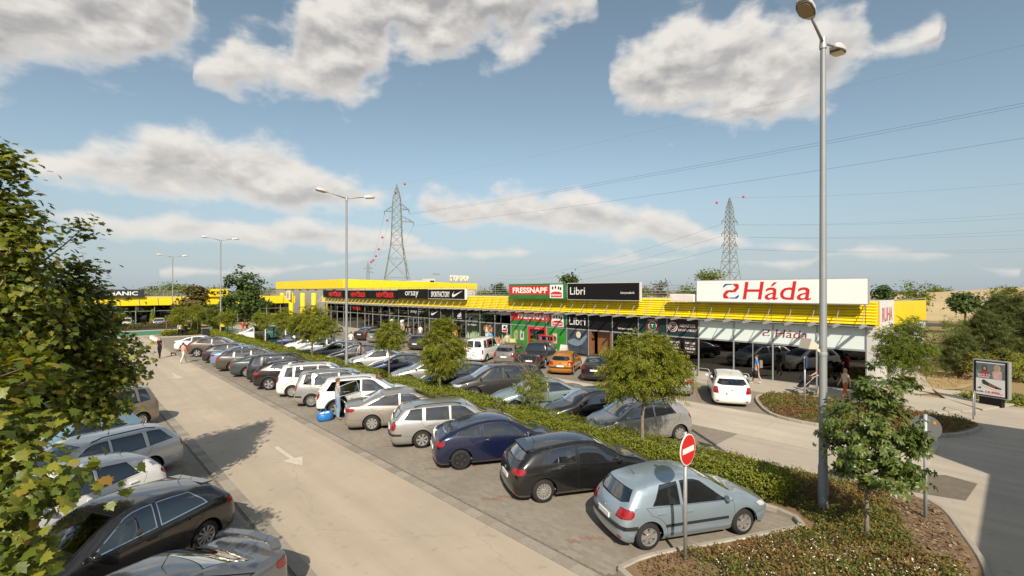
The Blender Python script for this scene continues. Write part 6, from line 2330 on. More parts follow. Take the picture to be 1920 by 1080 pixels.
M_bark = mat('bark', (0.16, 0.125, 0.085), 0.9, 0, 0.1, noise=(14, 0.3), bump=(30, 0.8))
M_barkg = mat('grey_bark', (0.21, 0.18, 0.135), 0.9, 0, 0.1, noise=(14, 0.25), bump=(30, 0.8))
M_ash = island_mat('ash_leaf', [(0, (0.125, 0.170, 0.018)), (0.55, (0.220, 0.245, 0.026)), (0.9, (0.310, 0.300, 0.034)), (1, (0.35, 0.28, 0.045))], 0.5, 0.45, 0.35)
M_ash2 = island_mat('ash_leaf_deep', [(0, (0.085, 0.135, 0.018)), (0.6, (0.160, 0.205, 0.028)), (1, (0.24, 0.245, 0.035))], 0.5, 0.42, 0.35)
M_maple = island_mat('maple_leaf', [(0, (0.070, 0.105, 0.014)), (0.5, (0.140, 0.170, 0.020)), (0.92, (0.235, 0.235, 0.030)), (0.99, (0.30, 0.22, 0.04)), (1, (0.28, 0.11, 0.03))], 0.42, 0.35, 0.4)
M_mapled = island_mat('dark_maple_leaf', [(0, (0.036, 0.072, 0.017)), (0.7, (0.072, 0.123, 0.026)), (1, (0.123, 0.145, 0.029))], 0.5, 0.28, 0.3)
M_chest = island_mat('chestnut_leaf', [(0, (0.060, 0.100, 0.020)), (0.6, (0.115, 0.160, 0.032)), (0.96, (0.17, 0.20, 0.045)), (1, (0.28, 0.15, 0.05))], 0.38, 0.25, 0.5)
M_red_tree = island_mat('reddish_leaf', [(0, (0.065, 0.080, 0.020)), (0.6, (0.123, 0.109, 0.029)), (1, (0.203, 0.102, 0.036))], 0.5, 0.25, 0.3)
M_pine = island_mat('pine_needles', [(0, (0.055, 0.080, 0.024)), (0.7, (0.110, 0.135, 0.036)), (1, (0.175, 0.175, 0.050))], 0.6, 0.1, 0.2)
M_hedge = island_mat('hedge_leaf', [(0, (0.120, 0.155, 0.014)), (0.5, (0.210, 0.240, 0.020)), (1, (0.310, 0.315, 0.030))], 0.45, 0.35, 0.35)
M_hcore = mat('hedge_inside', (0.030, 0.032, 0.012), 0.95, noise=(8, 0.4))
M_cover = island_mat('cotoneaster_leaf', [(0, (0.065, 0.090, 0.020)), (0.45, (0.131, 0.152, 0.029)), (0.8, (0.196, 0.189, 0.041)), (0.93, (0.246, 0.123, 0.036)), (1, (0.290, 0.080, 0.032))], 0.5, 0.25, 0.3, big=(0.55, 0.8, (0.225, 0.123, 0.051)))
M_cover2 = island_mat('bed_leaf', [(0, (0.072, 0.104, 0.020)), (0.5, (0.152, 0.181, 0.029)), (0.8, (0.217, 0.167, 0.043)), (1, (0.290, 0.102, 0.043))], 0.5, 0.25, 0.3, big=(0.5, 0.9, (0.217, 0.109, 0.051)))
M_flower = mat('white_flower', (0.75, 0.73, 0.66), 0.6)
M_drytuft = island_mat('dry_tuft', [(0, (0.22, 0.16, 0.08)), (0.6, (0.34, 0.26, 0.13)), (1, (0.40, 0.32, 0.18))], 0.8, 0.2, 0.1)
M_yshrub = island_mat('yellow_shrub', [(0, (0.123, 0.138, 0.022)), (0.6, (0.217, 0.210, 0.032)), (1, (0.304, 0.261, 0.043))], 0.5, 0.3, 0.3)


def leaf_templates():
    T = {}
    # rhombus leaf folded along the midrib
    V = np.array([(0, 0, 0), (0.5, 0.28, 0.06), (1, 0, 0), (0.5, -0.28, 0.06)])
    T['rhomb'] = (V, [np.array([[0, 1, 2, 3]])])
    # pinnate spray of narrow leaflets
    vs, fs = [], []
    for (s, sd, ln) in ((0.18, 1, 0.36), (0.18, -1, 0.36), (0.42, 1, 0.42), (0.42, -1, 0.42), (0.68, 1, 0.38), (0.68, -1, 0.38), (0.85, 0, 0.40)):
        a = sd * R(58)
        c_, s_ = math.cos(a), math.sin(a)
        b = len(vs)
        for (u, v, w) in ((0, 0, 0), (0.45, 0.22, 0.03), (1, 0, -0.10), (0.45, -0.22, 0.03)):
            u, v = u * ln, v * ln
            vs.append((s + u * c_ - v * s_, u * s_ + v * c_, w - 0.10 * s * s))
        fs.append((b, b + 1, b + 2, b + 3))
    T['pinnate'] = (np.array(vs), [np.array(fs)])
    # palmate spray of five broad leaflets
    vs, fs = [], []
    for (deg, ln) in ((0, 1.0), (42, 0.92), (-42, 0.92), (88, 0.7), (-88, 0.7)):
        c_, s_ = math.cos(R(deg)), math.sin(R(deg))
        b = len(vs)
        for (u, v, w) in ((0, 0, 0), (0.42, 0.16, 0.04), (0.72, 0.2, -0.02), (1, 0, -0.14), (0.72, -0.2, -0.02), (0.42, -0.16, 0.04)):
            u, v = u * ln * 0.62, v * ln * 0.62
            vs.append((0.1 + u * c_ - v * s_, u * s_ + v * c_, w * ln))
        fs.append(tuple(range(b, b + 6)))
    T['palmate'] = (np.array(vs), [np.array(fs)])
    # five-lobed maple leaf
    out = [(0.0, 0.0), (0.10, 0.22), (0.0, 0.44), (0.26, 0.36), (0.34, 0.60), (0.52, 0.34), (0.62, 0.40), (0.66, 0.20), (1.0, 0.0)]
    pts = [(x, y) for x, y in out] + [(x, -y) for x, y in reversed(out[1:-1])]
    V = np.array([(x, y, -0.16 * (x - 0.4) ** 2 - 0.35 * y * y) for x, y in pts])
    T['maple'] = (V, [np.array([list(range(len(pts)))])])
    # needle tuft
    vs, fs = [], []
    for k in range(7):
        a = 2 * math.pi * k / 7
        b = len(vs)
        d = np.array([0.75, 0.55 * math.cos(a), 0.55 * math.sin(a)])
        w = np.array([0, -math.sin(a), math.cos(a)]) * 0.05
        vs += [-w, w, d + w * 0.3, d - w * 0.3]
        fs.append((b, b + 1, b + 2, b + 3))
    T['needle'] = (np.array(vs), [np.array(fs)])
    return T


LEAF = leaf_templates()


def scatter(kind, pos, nrm, size, rng, spin=None, tangent=None):
    """copies of a leaf at pos, with its face along nrm"""
    V, Fs = LEAF[kind]
    n = len(pos)
    nrm = nrm / np.maximum(np.linalg.norm(nrm, axis=1, keepdims=True), 1e-6)
    t = rng.normal(size=(n, 3)) if tangent is None else tangent + rng.normal(size=(n, 3)) * 0.4
    t -= nrm * (t * nrm).sum(1, keepdims=True)
    t /= np.maximum(np.linalg.norm(t, axis=1, keepdims=True), 1e-6)
    b = np.cross(nrm, t)
    s = size[:, None, None]
    W = pos[:, None, :] + s * (V[None, :, 0, None] * t[:, None, :] + V[None, :, 1, None] * b[:, None, :] + V[None, :, 2, None] * nrm[:, None, :])
    k = len(V)
    off = (np.arange(n) * k)[:, None, None]
    F = [(f[None] + off).reshape(-1, f.shape[1]) for f in Fs]
    return W.reshape(-1, 3), F


def limb_pts(a, b, sag, rng, n=5):
    a, b = np.array(a, float), np.array(b, float)
    d = b - a
    L_ = np.linalg.norm(d)
    w = rng.normal(size=3) * L_ * 0.06
    return [tuple(a + d * t + np.array([0, 0, sag * L_ * math.sin(math.pi * t)]) * 0.5 + w * math.sin(math.pi * t)) for t in np.linspace(0, 1, n)]


def tree(name, label, base, lobes, kind, leafm, n_leaf, size, seed, trunk_r=0.07, cat='tree', group=None, bark=None, clump=0.30, lean=(0, 0), per=26, up=0.5, droop=0.0, twigs=0, fork=None, flatn=0.6):
    """lobes: list of (centre xyz, radii xyz) in world space; clumps of leaves fill them, limbs run to the clumps"""
    rng = np.random.default_rng(seed)
    base = np.array(base, float)
    t = thing(name, label, cat, tuple(base), 0, group)
    lob = [(np.array(c, float), np.array(r_, float)) for c, r_ in lobes]
    vol = np.array([np.prod(r_) ** 0.55 for _, r_ in lob])
    ncl = max(4, n_leaf // per)
    cen = []
    top = max(lob, key=lambda q: q[0][2] + q[1][2])
    for i in rng.choice(len(lob), ncl, p=vol / vol.sum()):
        c, r_ = lob[i]
        d = rng.normal(size=3)
        d /= np.linalg.norm(d)
        rad = rng.uniform(0.25, 1.0) ** 0.45 * rng.choice([1.0, 1.0, 1.0, 1.12])
        cen.append(c + d * r_ * rad)
    cen = np.array(cen)
    mid = np.average([c for c, _ in lob], axis=0, weights=vol)
    # trunk and limbs
    mb = MB()
    ztop = top[0][2] + top[1][2] * 0.55
    tip = np.array([base[0] * 0.35 + top[0][0] * 0.65, base[1] * 0.35 + top[0][1] * 0.65, ztop])
    zlow = min(c[2] - r_[2] for c, r_ in lob)
    zf = fork if fork is not None else zlow + 0.15 * (ztop - zlow)
    tp = [tuple(base), (base[0] + lean[0] * 0.5, base[1] + lean[1] * 0.5, base[2] + (zf - base[2]) * 0.5), (base[0] + lean[0], base[1] + lean[1], zf)]
    axis = [np.array(tp[-1])]
    for f in (0.33, 0.66, 1.0):
        q = np.array(tp[2]) * (1 - f) + tip * f + rng.normal(size=3) * 0.06
        axis.append(q)
        tp.append(tuple(q))
    mb.tube(tp, [trunk_r * 1.25, trunk_r * 0.95, trunk_r * 0.85, trunk_r * 0.6, trunk_r * 0.35, trunk_r * 0.12], 9)
    axis = np.array(axis)
    nl = min(len(cen), 60)
    for i in range(nl):
        c = cen[i]
        # leave the trunk below the clump
        zt = zf + (max(c[2] - 0.5 * np.linalg.norm(c[:2] - base[:2]), zf) - zf) * 0.85
        s = np.clip((zt - zf) / max(ztop - zf, 0.1), 0, 0.95) * (len(axis) - 1)
        k = int(s)
        a = axis[k] * (1 - (s - k)) + axis[min(k + 1, len(axis) - 1)] * (s - k)
        ln = np.linalg.norm(c - a)
        rr = min(trunk_r * 0.42, 0.012 + 0.010 * ln)
        mb.tube(limb_pts(a, c, 0.12, rng), [rr, rr * 0.8, rr * 0.6, rr * 0.4, rr * 0.2], 5, caps=False)
    if twigs:
        for i in range(twigs):
            a = axis[-1] + rng.normal(size=3) * 0.05
            d = rng.normal(size=3) * np.array([0.5, 0.5, 0.15]) + np.array([0, 0, 0.75])
            mb.tube(limb_pts(a - np.array([0, 0, 0.5 * rng.uniform()]), a + d * rng.uniform(0.7, 1.2), 0.1, rng, 4), [0.012, 0.009, 0.006, 0.003], 4, caps=False)
    mb.build('trunk', bark or M_bark, t, smooth=True)
    # leaves
    m = n_leaf // len(cen) + 1
    off = rng.normal(size=(len(cen), m, 3)) * clump * np.array([1, 1, flatn])
    csz = rng.uniform(0.6, 1.25, size=(len(cen), 1, 1))
    pos = (cen[:, None, :] + off * csz).reshape(-1, 3)
    outd = pos - mid
    outd /= np.maximum(np.linalg.norm(outd, axis=1, keepdims=True), 1e-6)
    nrm = outd * 0.55 + np.array([0, 0, up]) + rng.normal(size=pos.shape) * 0.38
    tang = outd * 0.7 + np.array([0, 0, -droop])
    sz = size * rng.uniform(0.65, 1.25, size=len(pos))
    pos = pos - base
    W, F = scatter(kind, pos, nrm, sz, rng, tangent=tang)
    link('crown', np_mesh('crown', W, F, leafm), t)
    return t


def lobe_px(px, py, Y, rx, ry, rd=None):
    s = Y / 900.0
    r_ = rx * s
    return (at(px, py, Y), (r_, r_, ry * s)) if rd is None else (at(px, py, Y), (r_, rd, ry * s))


def row_tree(base_xy, px0, px1, py0, py1, **k):
    """a lot tree from its crown's bounds in the picture and its stem's place"""
    Y = base_xy[0] * SE + base_xy[1] * CE
    cx, cy = (px0 + px1) / 2, (py0 + py1) / 2
    w, h = (px1 - px0) / 2 * 0.86, (py1 - py0) / 2 * 0.90
    lob = [lobe_px(cx, cy - h * 0.12, Y, w * 0.78, h * 0.72), lobe_px(cx - w * 0.42, cy + h * 0.28, Y, w * 0.50, h * 0.45), lobe_px(cx + w * 0.45, cy + h * 0.30, Y, w * 0.50, h * 0.48),
           lobe_px(cx + w * 0.08, cy - h * 0.62, Y, w * 0.42, h * 0.36), lobe_px(cx + w * 0.5, cy - h * 0.1, Y, w * 0.42, h * 0.35), lobe_px(cx - w * 0.5, cy - h * 0.1, Y, w * 0.42, h * 0.35)]
    return tree(base=(base_xy[0], base_xy[1], 0.1), lobes=lob, **k)


G1 = 'young ash trees in the hedge strip'
row_tree((13.9, 8.5), 1108, 1300, 612, 768, name='ash_tree', label='biggest leafy ash tree, standing before the silver compact hatchback', kind='pinnate', leafm=M_ash, n_leaf=4300, size=0.22, seed=1, trunk_r=0.065, group=G1, clump=0.15, per=30, droop=0.15, up=0.55, bark=M_barkg, fork=1.45)
row_tree((14.04, 13.7), 968, 1026, 690, 768, name='ash_tree', label='thin young tree with bare twigs on top before the pale blue green saloon', kind='pinnate', leafm=M_ash, n_leaf=480, size=0.20, seed=2, trunk_r=0.03, group=G1, clump=0.16, droop=0.3, twigs=14, bark=M_barkg, fork=0.9)
row_tree((13.99, 20.1), 783, 874, 588, 722, name='ash_tree', label='tall ash tree before the white van and the large dark off-roader', kind='pinnate', leafm=M_ash, n_leaf=3000, size=0.25, seed=3, trunk_r=0.055, group=G1, clump=0.20, droop=0.3, bark=M_barkg)
row_tree((13.8, 24.9), 704, 756, 596, 668, name='ash_tree', label='narrow ash tree in front of the orsay shop front', kind='pinnate', leafm=M_ash, n_leaf=1400, size=0.25, seed=4, trunk_r=0.045, group=G1, clump=0.20, droop=0.3, bark=M_barkg)
row_tree((13.75, 36.3), 536, 636, 568, 652, name='ash_tree', label='wide spreading ash tree left of the second lamp post', kind='pinnate', leafm=M_ash, n_leaf=2800, size=0.30, seed=5, trunk_r=0.075, group=G1, clump=0.26, droop=0.3, fork=1.3)
row_tree((14.3, 44.6), 511, 553, 578, 624, name='ash_tree', label='small ash tree right of the trolley shelter roof', kind='pinnate', leafm=M_ash, n_leaf=1000, size=0.30, seed=6, trunk_r=0.045, group=G1, clump=0.22)
row_tree((13.75, 47.7), 474, 508, 580, 618, name='ash_tree', label='small ash tree in front of the trolley shelter', kind='pinnate', leafm=M_ash, n_leaf=800, size=0.30, seed=7, trunk_r=0.04, group=G1, clump=0.22)
row_tree((14.0, 60.0), 412, 440, 575, 612, name='ash_tree', label='small ash tree beside the third lamp post', kind='pinnate', leafm=M_ash, n_leaf=800, size=0.34, seed=8, trunk_r=0.05, group=G1, clump=0.26)
row_tree((12.8, 71.5), 375, 408, 570, 612, name='ash_tree', label='rounded small tree left of the third lamp post', kind='pinnate', leafm=M_ash2, n_leaf=900, size=0.36, seed=9, trunk_r=0.06, group=G1, clump=0.3)
row_tree((9.6, 71.8), 322, 352, 572, 612, name='ash_tree', label='small pale tree before the far building, by the green crossing', kind='pinnate', leafm=M_ash, n_leaf=800, size=0.36, seed=10, trunk_r=0.06, group=G1, clump=0.3)
row_tree((16.5, 73.0), 352, 380, 568, 606, name='ash_tree', label='small tree between the two far island trees', kind='pinnate', leafm=M_ash, n_leaf=800, size=0.36, seed=31, trunk_r=0.06, group=G1, clump=0.3)
tree('maple_tree', 'large dark green upright tree before the grey block', (21.9, 85.9, 0), [lobe_px(457, 560, 77, 30, 34), lobe_px(440, 535, 77, 17, 30), lobe_px(476, 540, 77, 17, 30), lobe_px(455, 520, 77, 13, 22), lobe_px(430, 572, 77, 14, 18), lobe_px(486, 572, 77, 14, 18)],
     'maple', M_mapled, 3200, 0.40, 11, trunk_r=0.16, clump=0.42, group='trees at the far end')
tree('maple_tree', 'reddish green tree before the far yellow sign', (14.1, 83, 0), [lobe_px(360, 562, 70, 24, 24), lobe_px(345, 575, 70, 14, 14), lobe_px(372, 550, 70, 14, 14)], 'maple', M_red_tree, 1500, 0.40, 12, trunk_r=0.12, clump=0.4, group='trees at the far end')
for k, (px, py, Y, w, h, lab) in enumerate(((310, 545, 125, 20, 12, 'round far tree showing over the low building, leftmost'), (335, 541, 125, 22, 12, 'round far tree over the low building, beside the reddish tree'), (405, 548, 120, 16, 14, 'far tree behind the yellow sign'), (505, 562, 110, 12, 26, 'far tree behind the yellow crossbeam'),
                                            (278, 548, 125, 14, 8, 'small round far tree beside the black roof sign'))):
    b = at(px, 590, Y)
    tree('background_tree', lab, (b[0], b[1], 0), [lobe_px(px, py, Y, w, h), lobe_px(px + w * 0.4, py + h * 0.4, Y, w * 0.7, h * 0.7)], 'rhomb', M_ash2, 900, 0.55, 40 + k, trunk_r=0.2, clump=0.7, group='trees behind the buildings')
row_tree((28.0, 3.69), 1640, 1752, 585, 716, name='ash_tree', label='ash tree in the planted bed at the shop corner', kind='pinnate', leafm=M_ash2, n_leaf=2600, size=0.23, seed=13, trunk_r=0.06, clump=0.19, droop=0.3, bark=M_barkg, fork=1.5)
Yc = 12.72 * SE + 2.28 * CE
tree('chestnut_tree', 'broad leaved young chestnut in the island before the tall lamp post', (12.72, 2.28, 0.1),
     [lobe_px(1645, 722, Yc, 40, 38), lobe_px(1630, 772, Yc, 52, 42), lobe_px(1605, 830, Yc, 48, 40), lobe_px(1668, 830, Yc, 48, 45), lobe_px(1635, 880, Yc, 58, 22), lobe_px(1690, 892, Yc, 24, 18), lobe_px(1572, 795, Yc, 18, 18), lobe_px(1700, 715, Yc, 8, 14)],
     'palmate', M_chest, 1900, 0.22, 14, trunk_r=0.045, clump=0.12, droop=0.55, up=0.55, bark=M_barkg, fork=1.2, per=18)
# maples on the left edge
tree('maple_tree', 'tall maple at the upper left edge', (-2.2, 10.9, 0), [lobe_px(-60, 420, 9, 70, 135), lobe_px(-8, 370, 9, 32, 70), lobe_px(-12, 300, 9, 16, 40), lobe_px(22, 480, 9, 40, 60), lobe_px(5, 590, 9, 75, 75), lobe_px(-90, 600, 9, 100, 150)],
     'maple', M_maple, 11000, 0.125, 15, trunk_r=0.13, clump=0.24, droop=0.5, group='maples along the left row', per=34)
tree('maple_tree', 'maple behind, with a leaning top spire over the left row', (-2.2, 15.5, 0), [lobe_px(150, 450, 11, 9, 42), lobe_px(146, 505, 11, 20, 30), lobe_px(140, 560, 11, 40, 45), lobe_px(60, 640, 11, 95, 70), lobe_px(185, 605, 11, 28, 38), lobe_px(205, 675, 11, 38, 52), lobe_px(105, 715, 10.8, 100, 62), lobe_px(160, 765, 10.8, 45, 30), lobe_px(20, 770, 10.5, 80, 60)],
     'maple', M_maple, 13000, 0.125, 16, trunk_r=0.13, clump=0.22, droop=0.5, group='maples along the left row', per=34)
tree('maple_tree', 'near maple with big sunlit leaves at the lower left edge', (-2.3, 6.2, 0), [lobe_px(-10, 720, 5.6, 70, 60), lobe_px(0, 850, 5.0, 60, 80), lobe_px(80, 920, 4.8, 42, 28), lobe_px(0, 980, 4.6, 50, 65), lobe_px(-20, 1060, 4.4, 45, 50), lobe_px(-90, 900, 5.0, 90, 190)],
     'maple', M_maple, 3000, 0.12, 17, trunk_r=0.11, clump=0.16, droop=0.5, group='maples along the left row', per=30)


# conifers and shrubs on the right
def pine(label, base, h, r_, seed, n=2600, size=0.30, group='conifers beside the dry lawn'):
    rng = np.random.default_rng(seed)
    t = thing('pine_tree', label, 'tree', tuple(base), 0, group)
    mb = MB().tube([(0, 0, 0), (0, 0, h * 0.5), (0, 0, h)], [0.12, 0.08, 0.02], 8)
    P, T_ = [], []
    nb = int(h * 9)
    for i in range(nb):
        z = h * (0.08 + 0.9 * (i / nb))
        a = i * 2.4 + rng.uniform(-0.3, 0.3)
        ln = r_ * (1 - (z / h) ** 1.4) * rng.uniform(0.7, 1.15) + 0.15
        d = np.array([math.cos(a), math.sin(a), 0.28])
        tip = np.array([0, 0, z]) + d * ln
        mb.tube([(0, 0, z), tuple(np.array([0, 0, z]) + d * ln * 0.5), tuple(tip)], [0.03, 0.02, 0.008], 4, caps=False)
        k = max(8, int(n / nb))
        s = rng.uniform(0.25, 1.0, size=k)
        P.append(np.array([0, 0, z]) + d[None] * ln * s[:, None] + rng.normal(size=(k, 3)) * 0.14 * np.array([1, 1, 0.6]))
        T_.append(np.tile(d, (k, 1)) + np.array([0, 0, 0.3]))
    local(t)
    mb.build('trunk', M_bark, t, smooth=True)
    P, T_ = np.concatenate(P), np.concatenate(T_)
    nrm = rng.normal(size=P.shape) * 0.6 + np.array([0, 0, 0.6])
    W, F = scatter('needle', P, nrm, size * rng.uniform(0.7, 1.2, len(P)), rng, tangent=T_)
    link('crown', np_mesh('crown', W, F, M_pine), t)


pine('tallest pine at the right edge beside the dry lawn', tuple(at(1900, 668, 38) * np.array([1, 1, 0])), 5.0, 2.2, 51, 2400, 0.36)
pine('broad pine leaning over the dry lawn', tuple(at(1845, 690, 33) * np.array([1, 1, 0])), 4.1, 2.0, 52, 2400, 0.34)
pine('smaller pine at the left of the conifer group', tuple(at(1800, 700, 31) * np.array([1, 1, 0])), 2.7, 1.5, 53, 1800, 0.30)
pine('dark pine behind the conifer group', tuple(at(1870, 640, 46) * np.array([1, 1, 0])), 5.0, 2.1, 54, 2000, 0.40)
pine('pine at the right frame edge above the poster', tuple(at(1950, 690, 34) * np.array([1, 1, 0])), 5.2, 2.2, 55, 2200, 0.36)
for k, (px, py, Y, w, h, m_, lab) in enumerate(((1775, 632, 42, 26, 24, M_ash2, 'round green shrub left of the conifers'), (1800, 605, 45, 26, 18, M_ash2, 'flat topped shrub behind the dry lawn'), (1830, 680, 30, 20, 20, M_yshrub, 'yellow green shrub behind the poster stand'), (1885, 668, 32, 30, 14, M_yshrub, 'yellow shrub above the poster stand'), (1910, 690, 30, 30, 14, M_hedge, 'bright green low shrub right of the poster stand'),
                                             (1825, 745, 25, 14, 10, M_hedge, 'small green shrub at the foot of the poster stand'), (1915, 715, 30, 26, 12, M_red_tree, 'brown shrub at the right edge'), (1905, 752, 24, 24, 12, M_ash2, 'low dark shrub right of the poster foot'), (1762, 660, 38, 16, 12, M_ash2, 'low shrub beside the gravel strip'))):
    c = at(px, py, Y)
    tree('shrub', lab, (c[0], c[1], 0), [lobe_px(px, py, Y, w, h), lobe_px(px + w * 0.5, py + h * 0.2, Y, w * 0.6, h * 0.7), lobe_px(px - w * 0.5, py + h * 0.2, Y, w * 0.6, h * 0.7)], 'rhomb', m_, 1500, 0.13, 60 + k, trunk_r=0.03, clump=0.16, cat='shrub', group='shrubs beside the dry lawn')
G5 = 'trees in the open land behind'
for k, (px, py, Y, w, h, n_, m_, kd, lab) in enumerate((
        (1716, 555, 88, 26, 26, 1500, M_ash2, 'rhomb', 'large green tree behind the yellow end wall'), (1810, 565, 62, 24, 18, 1500, M_mapled, 'maple', 'dark round tree on a bare stem by the far road'), (1655, 550, 75, 14, 14, 800, M_mapled, 'maple', 'dark tree behind the roof edge near the big white sign'),
        (1760, 547, 190, 18, 9, 600, M_ash2, 'rhomb', 'round tree far out on the stubble field'), (1695, 552, 190, 12, 5, 400, M_red_tree, 'rhomb', 'low brown bush on the field edge'), (1332, 517, 70, 18, 14, 900, M_ash2, 'rhomb', 'tree top behind the upper left corner of the white sign'),
        (1240, 543, 80, 12, 14, 500, M_red_tree, 'rhomb', 'brownish tree top behind the roof railing'), (1290, 545, 80, 18, 12, 700, M_ash2, 'rhomb', 'green tree top behind the faded banner'), (1068, 523, 90, 11, 9, 500, M_mapled, 'maple', 'small tree top above the black bookshop sign'),
        (938, 540, 100, 8, 18, 500, M_mapled, 'maple', 'narrow tree top left of the green pet shop sign'), (908, 547, 100, 10, 9, 400, M_ash2, 'rhomb', 'low tree top left of the pet shop sign'), (1208, 548, 90, 10, 8, 400, M_ash2, 'rhomb', 'tree top right of the black bookshop sign'),
        (1905, 552, 120, 22, 10, 600, M_red_tree, 'rhomb', 'far brownish trees at the right edge of the field'), (1880, 552, 60, 20, 16, 900, M_ash2, 'rhomb', 'tree behind the pines at the right edge'))):
    b = at(px, 600, Y)
    tree('background_tree', lab, (b[0], b[1], -0.05), [lobe_px(px, py, Y, w, h), lobe_px(px + w * 0.45, py + h * 0.3, Y, w * 0.6, h * 0.65), lobe_px(px - w * 0.45, py + h * 0.3, Y, w * 0.6, h * 0.65)], kd, m_, n_, Y * 0.0052, 80 + k, trunk_r=0.14, clump=Y * 0.006, group=G5)


# cypress cones near the far crossing
for k, (px, py0, py1, Y, w, lab) in enumerate(((286, 583, 612, 76, 6, 'narrow green cypress before the far glass front'), (368, 600, 636, 62, 9, 'broad green cypress cone beside the green crossing'), (405, 604, 630, 62, 6, 'slim green cypress beside the third lamp post'))):
    c = at(px, (py0 + py1) / 2, Y)
    h = (py1 - py0) * Y / 900
    r_ = w * Y / 900
    rng = np.random.default_rng(120 + k)
    t = thing('cypress', lab, 'tree', (c[0], c[1], 0), 0, 'cypresses at the far crossing')
    local(t)
    MB().tube([(0, 0, 0), (0, 0, h * 0.8)], [0.05, 0.02], 6).build('trunk', M_bark, t)
    n_ = 1500
    u = rng.uniform(size=n_)
    a = rng.uniform(0, 2 * math.pi, n_)
    rr = r_ * np.sqrt(1 - u) * rng.uniform(0.75, 1.05, n_) * np.minimum(1, 0.6 + u * 3)
    P = np.stack([rr * np.cos(a), rr * np.sin(a), 0.1 + u * h], 1)
    W, F = scatter('rhomb', P, np.stack([np.cos(a), np.sin(a), np.full(n_, 0.3)], 1) + rng.normal(size=(n_, 3)) * 0.4, rng.uniform(0.12, 0.24, n_), rng, tangent=np.tile([0, 0, 1.0], (n_, 1)))
    link('crown', np_mesh('crown', W, F, M_hedge), t)


# hedges: leaves over a ragged dark core
def vnoise(x, y, f, seed=0):
    return (np.sin(x * f * 1.3 + seed) * np.cos(y * f * 1.7 + seed * 2.1) + 0.6 * np.sin(x * f * 2.9 + y * f * 2.3 + seed) + 0.35 * np.sin(x * f * 6.1 - y * f * 5.3)) / 1.95


def hedge(label, x0, x1, y0, y1, h, n, size, seed, leafm=None):
    rng = np.random.default_rng(seed)
    cx, cy = (x0 + x1) / 2, (y0 + y1) / 2
    t = thing('hedge', label, 'hedge', (cx, cy, 0.1), 0, 'clipped hedges between the rows')
    local(t)
    hw, hl = (x1 - x0) / 2, (y1 - y0) / 2
    # core
    nx, ny = 6, max(4, int(hl * 2 / 0.5))
    vs, fs = [], []
    for j in range(ny + 1):
        yy = -hl + 2 * hl * j / ny
        e = min(1, (hl - abs(yy)) / 0.3 + 0.55)
        for k in range(9):
            a = math.pi * k / 8
            xx = -math.copysign(abs(math.cos(a)) ** 0.6, math.cos(a)) * (hw - 0.10) * e
            zz = (math.sin(a) ** 0.6) * (h - 0.10) * e
            vs.append((xx, yy * 0.97, zz))
    for j in range(ny):
        for k in range(8):
            a = j * 9 + k
            fs.append((a, a + 9, a + 10, a + 1))
    fs.append(tuple(range(8, -1, -1)))
    fs.append(tuple(range(ny * 9, ny * 9 + 9)))
    MB().add(vs, fs).build('dark_core', M_hcore, t)  # added dark hull filling the inside so nothing shows through the leaves
    # leaves over the shell
    a = rng.uniform(0, math.pi, n)
    y = rng.uniform(-hl, hl, n)
    ends = rng.uniform(size=n) < 0.06
    e = np.minimum(1, (hl - np.abs(y)) / 0.35 + 0.6)
    bump = 1 + 0.10 * vnoise(y + cy, a * 2, 2.2, seed) + 0.05 * vnoise(y * 3, a * 5, 2.0, seed + 3)
    ca, sa = np.cos(a), np.sin(a)
    x = -np.sign(ca) * np.abs(ca) ** 0.55 * hw * e * bump
    z = sa ** 0.55 * h * e * bump
    dep = rng.uniform(0.86, 1.06, n)
    P = np.stack([x * dep, y, z * dep], 1)
    P[ends, 1] = np.sign(P[ends, 1]) * hl * rng.uniform(0.96, 1.02, ends.sum())
    P[ends, 0] *= rng.uniform(0, 1, ends.sum())
    P[ends, 2] *= rng.uniform(0.1, 1, ends.sum())
    # stray shoots
    sh_ = rng.uniform(size=n) < 0.05
    P[sh_, 2] += rng.uniform(0.02, 0.16, sh_.sum()) * (sa[sh_] > 0.5)
    N_ = np.stack([-ca, np.zeros(n), sa + 0.25], 1) + rng.normal(size=(n, 3)) * 0.55
    W, F = scatter('rhomb', P, N_, size * rng.uniform(0.7, 1.3, n), rng, tangent=np.tile([0, 0, 0.6], (n, 1)))
    link('foliage', np_mesh('foliage', W, F, leafm or M_hedge), t)


hedge('near hedge running from the island past the light blue and black hatchbacks', 13.28, 14.62, 4.2, 14.7, 0.72, 26000, 0.062, 201)
hedge('hedge between the silver estate and the large dark off-roader', 13.28, 14.62, 15.5, 24.6, 0.66, 15000, 0.075, 202)
hedge('short hedge at the foot of the second lamp post', 13.28, 14.62, 26.3, 30.4, 0.64, 6500, 0.085, 203)
hedge('hedge under the wide spreading ash tree', 13.28, 14.62, 31.2, 43.5, 0.64, 12000, 0.10, 204)
hedge('hedge beside the trolley shelter', 13.28, 14.62, 44.2, 57.0, 0.64, 9000, 0.12, 205)
hedge('far hedge behind the white saloon', 13.28, 14.62, 57.8, 69.5, 0.62, 7000, 0.13, 206)
hedge('low hedge on the far island by the green crossing', 9.2, 12.6, 70.6, 73.0, 0.55, 3500, 0.14, 207)
hedge('low brown green hedge before the far building', 3.0, 15.5, 86.2, 88.6, 0.7, 5000, 0.2, 208, M_cover2)


# ground cover beds
def inside(poly, x, y):
    w = np.zeros(len(x), bool)
    j = len(poly) - 1
    for i in range(len(poly)):
        (xi, yi), (xj, yj) = poly[i], poly[j]
        c = ((yi > y) != (yj > y)) & (x < (xj - xi) * (y - yi) / (yj - yi + 1e-12) + xi)
        w ^= c
        j = i
    return w


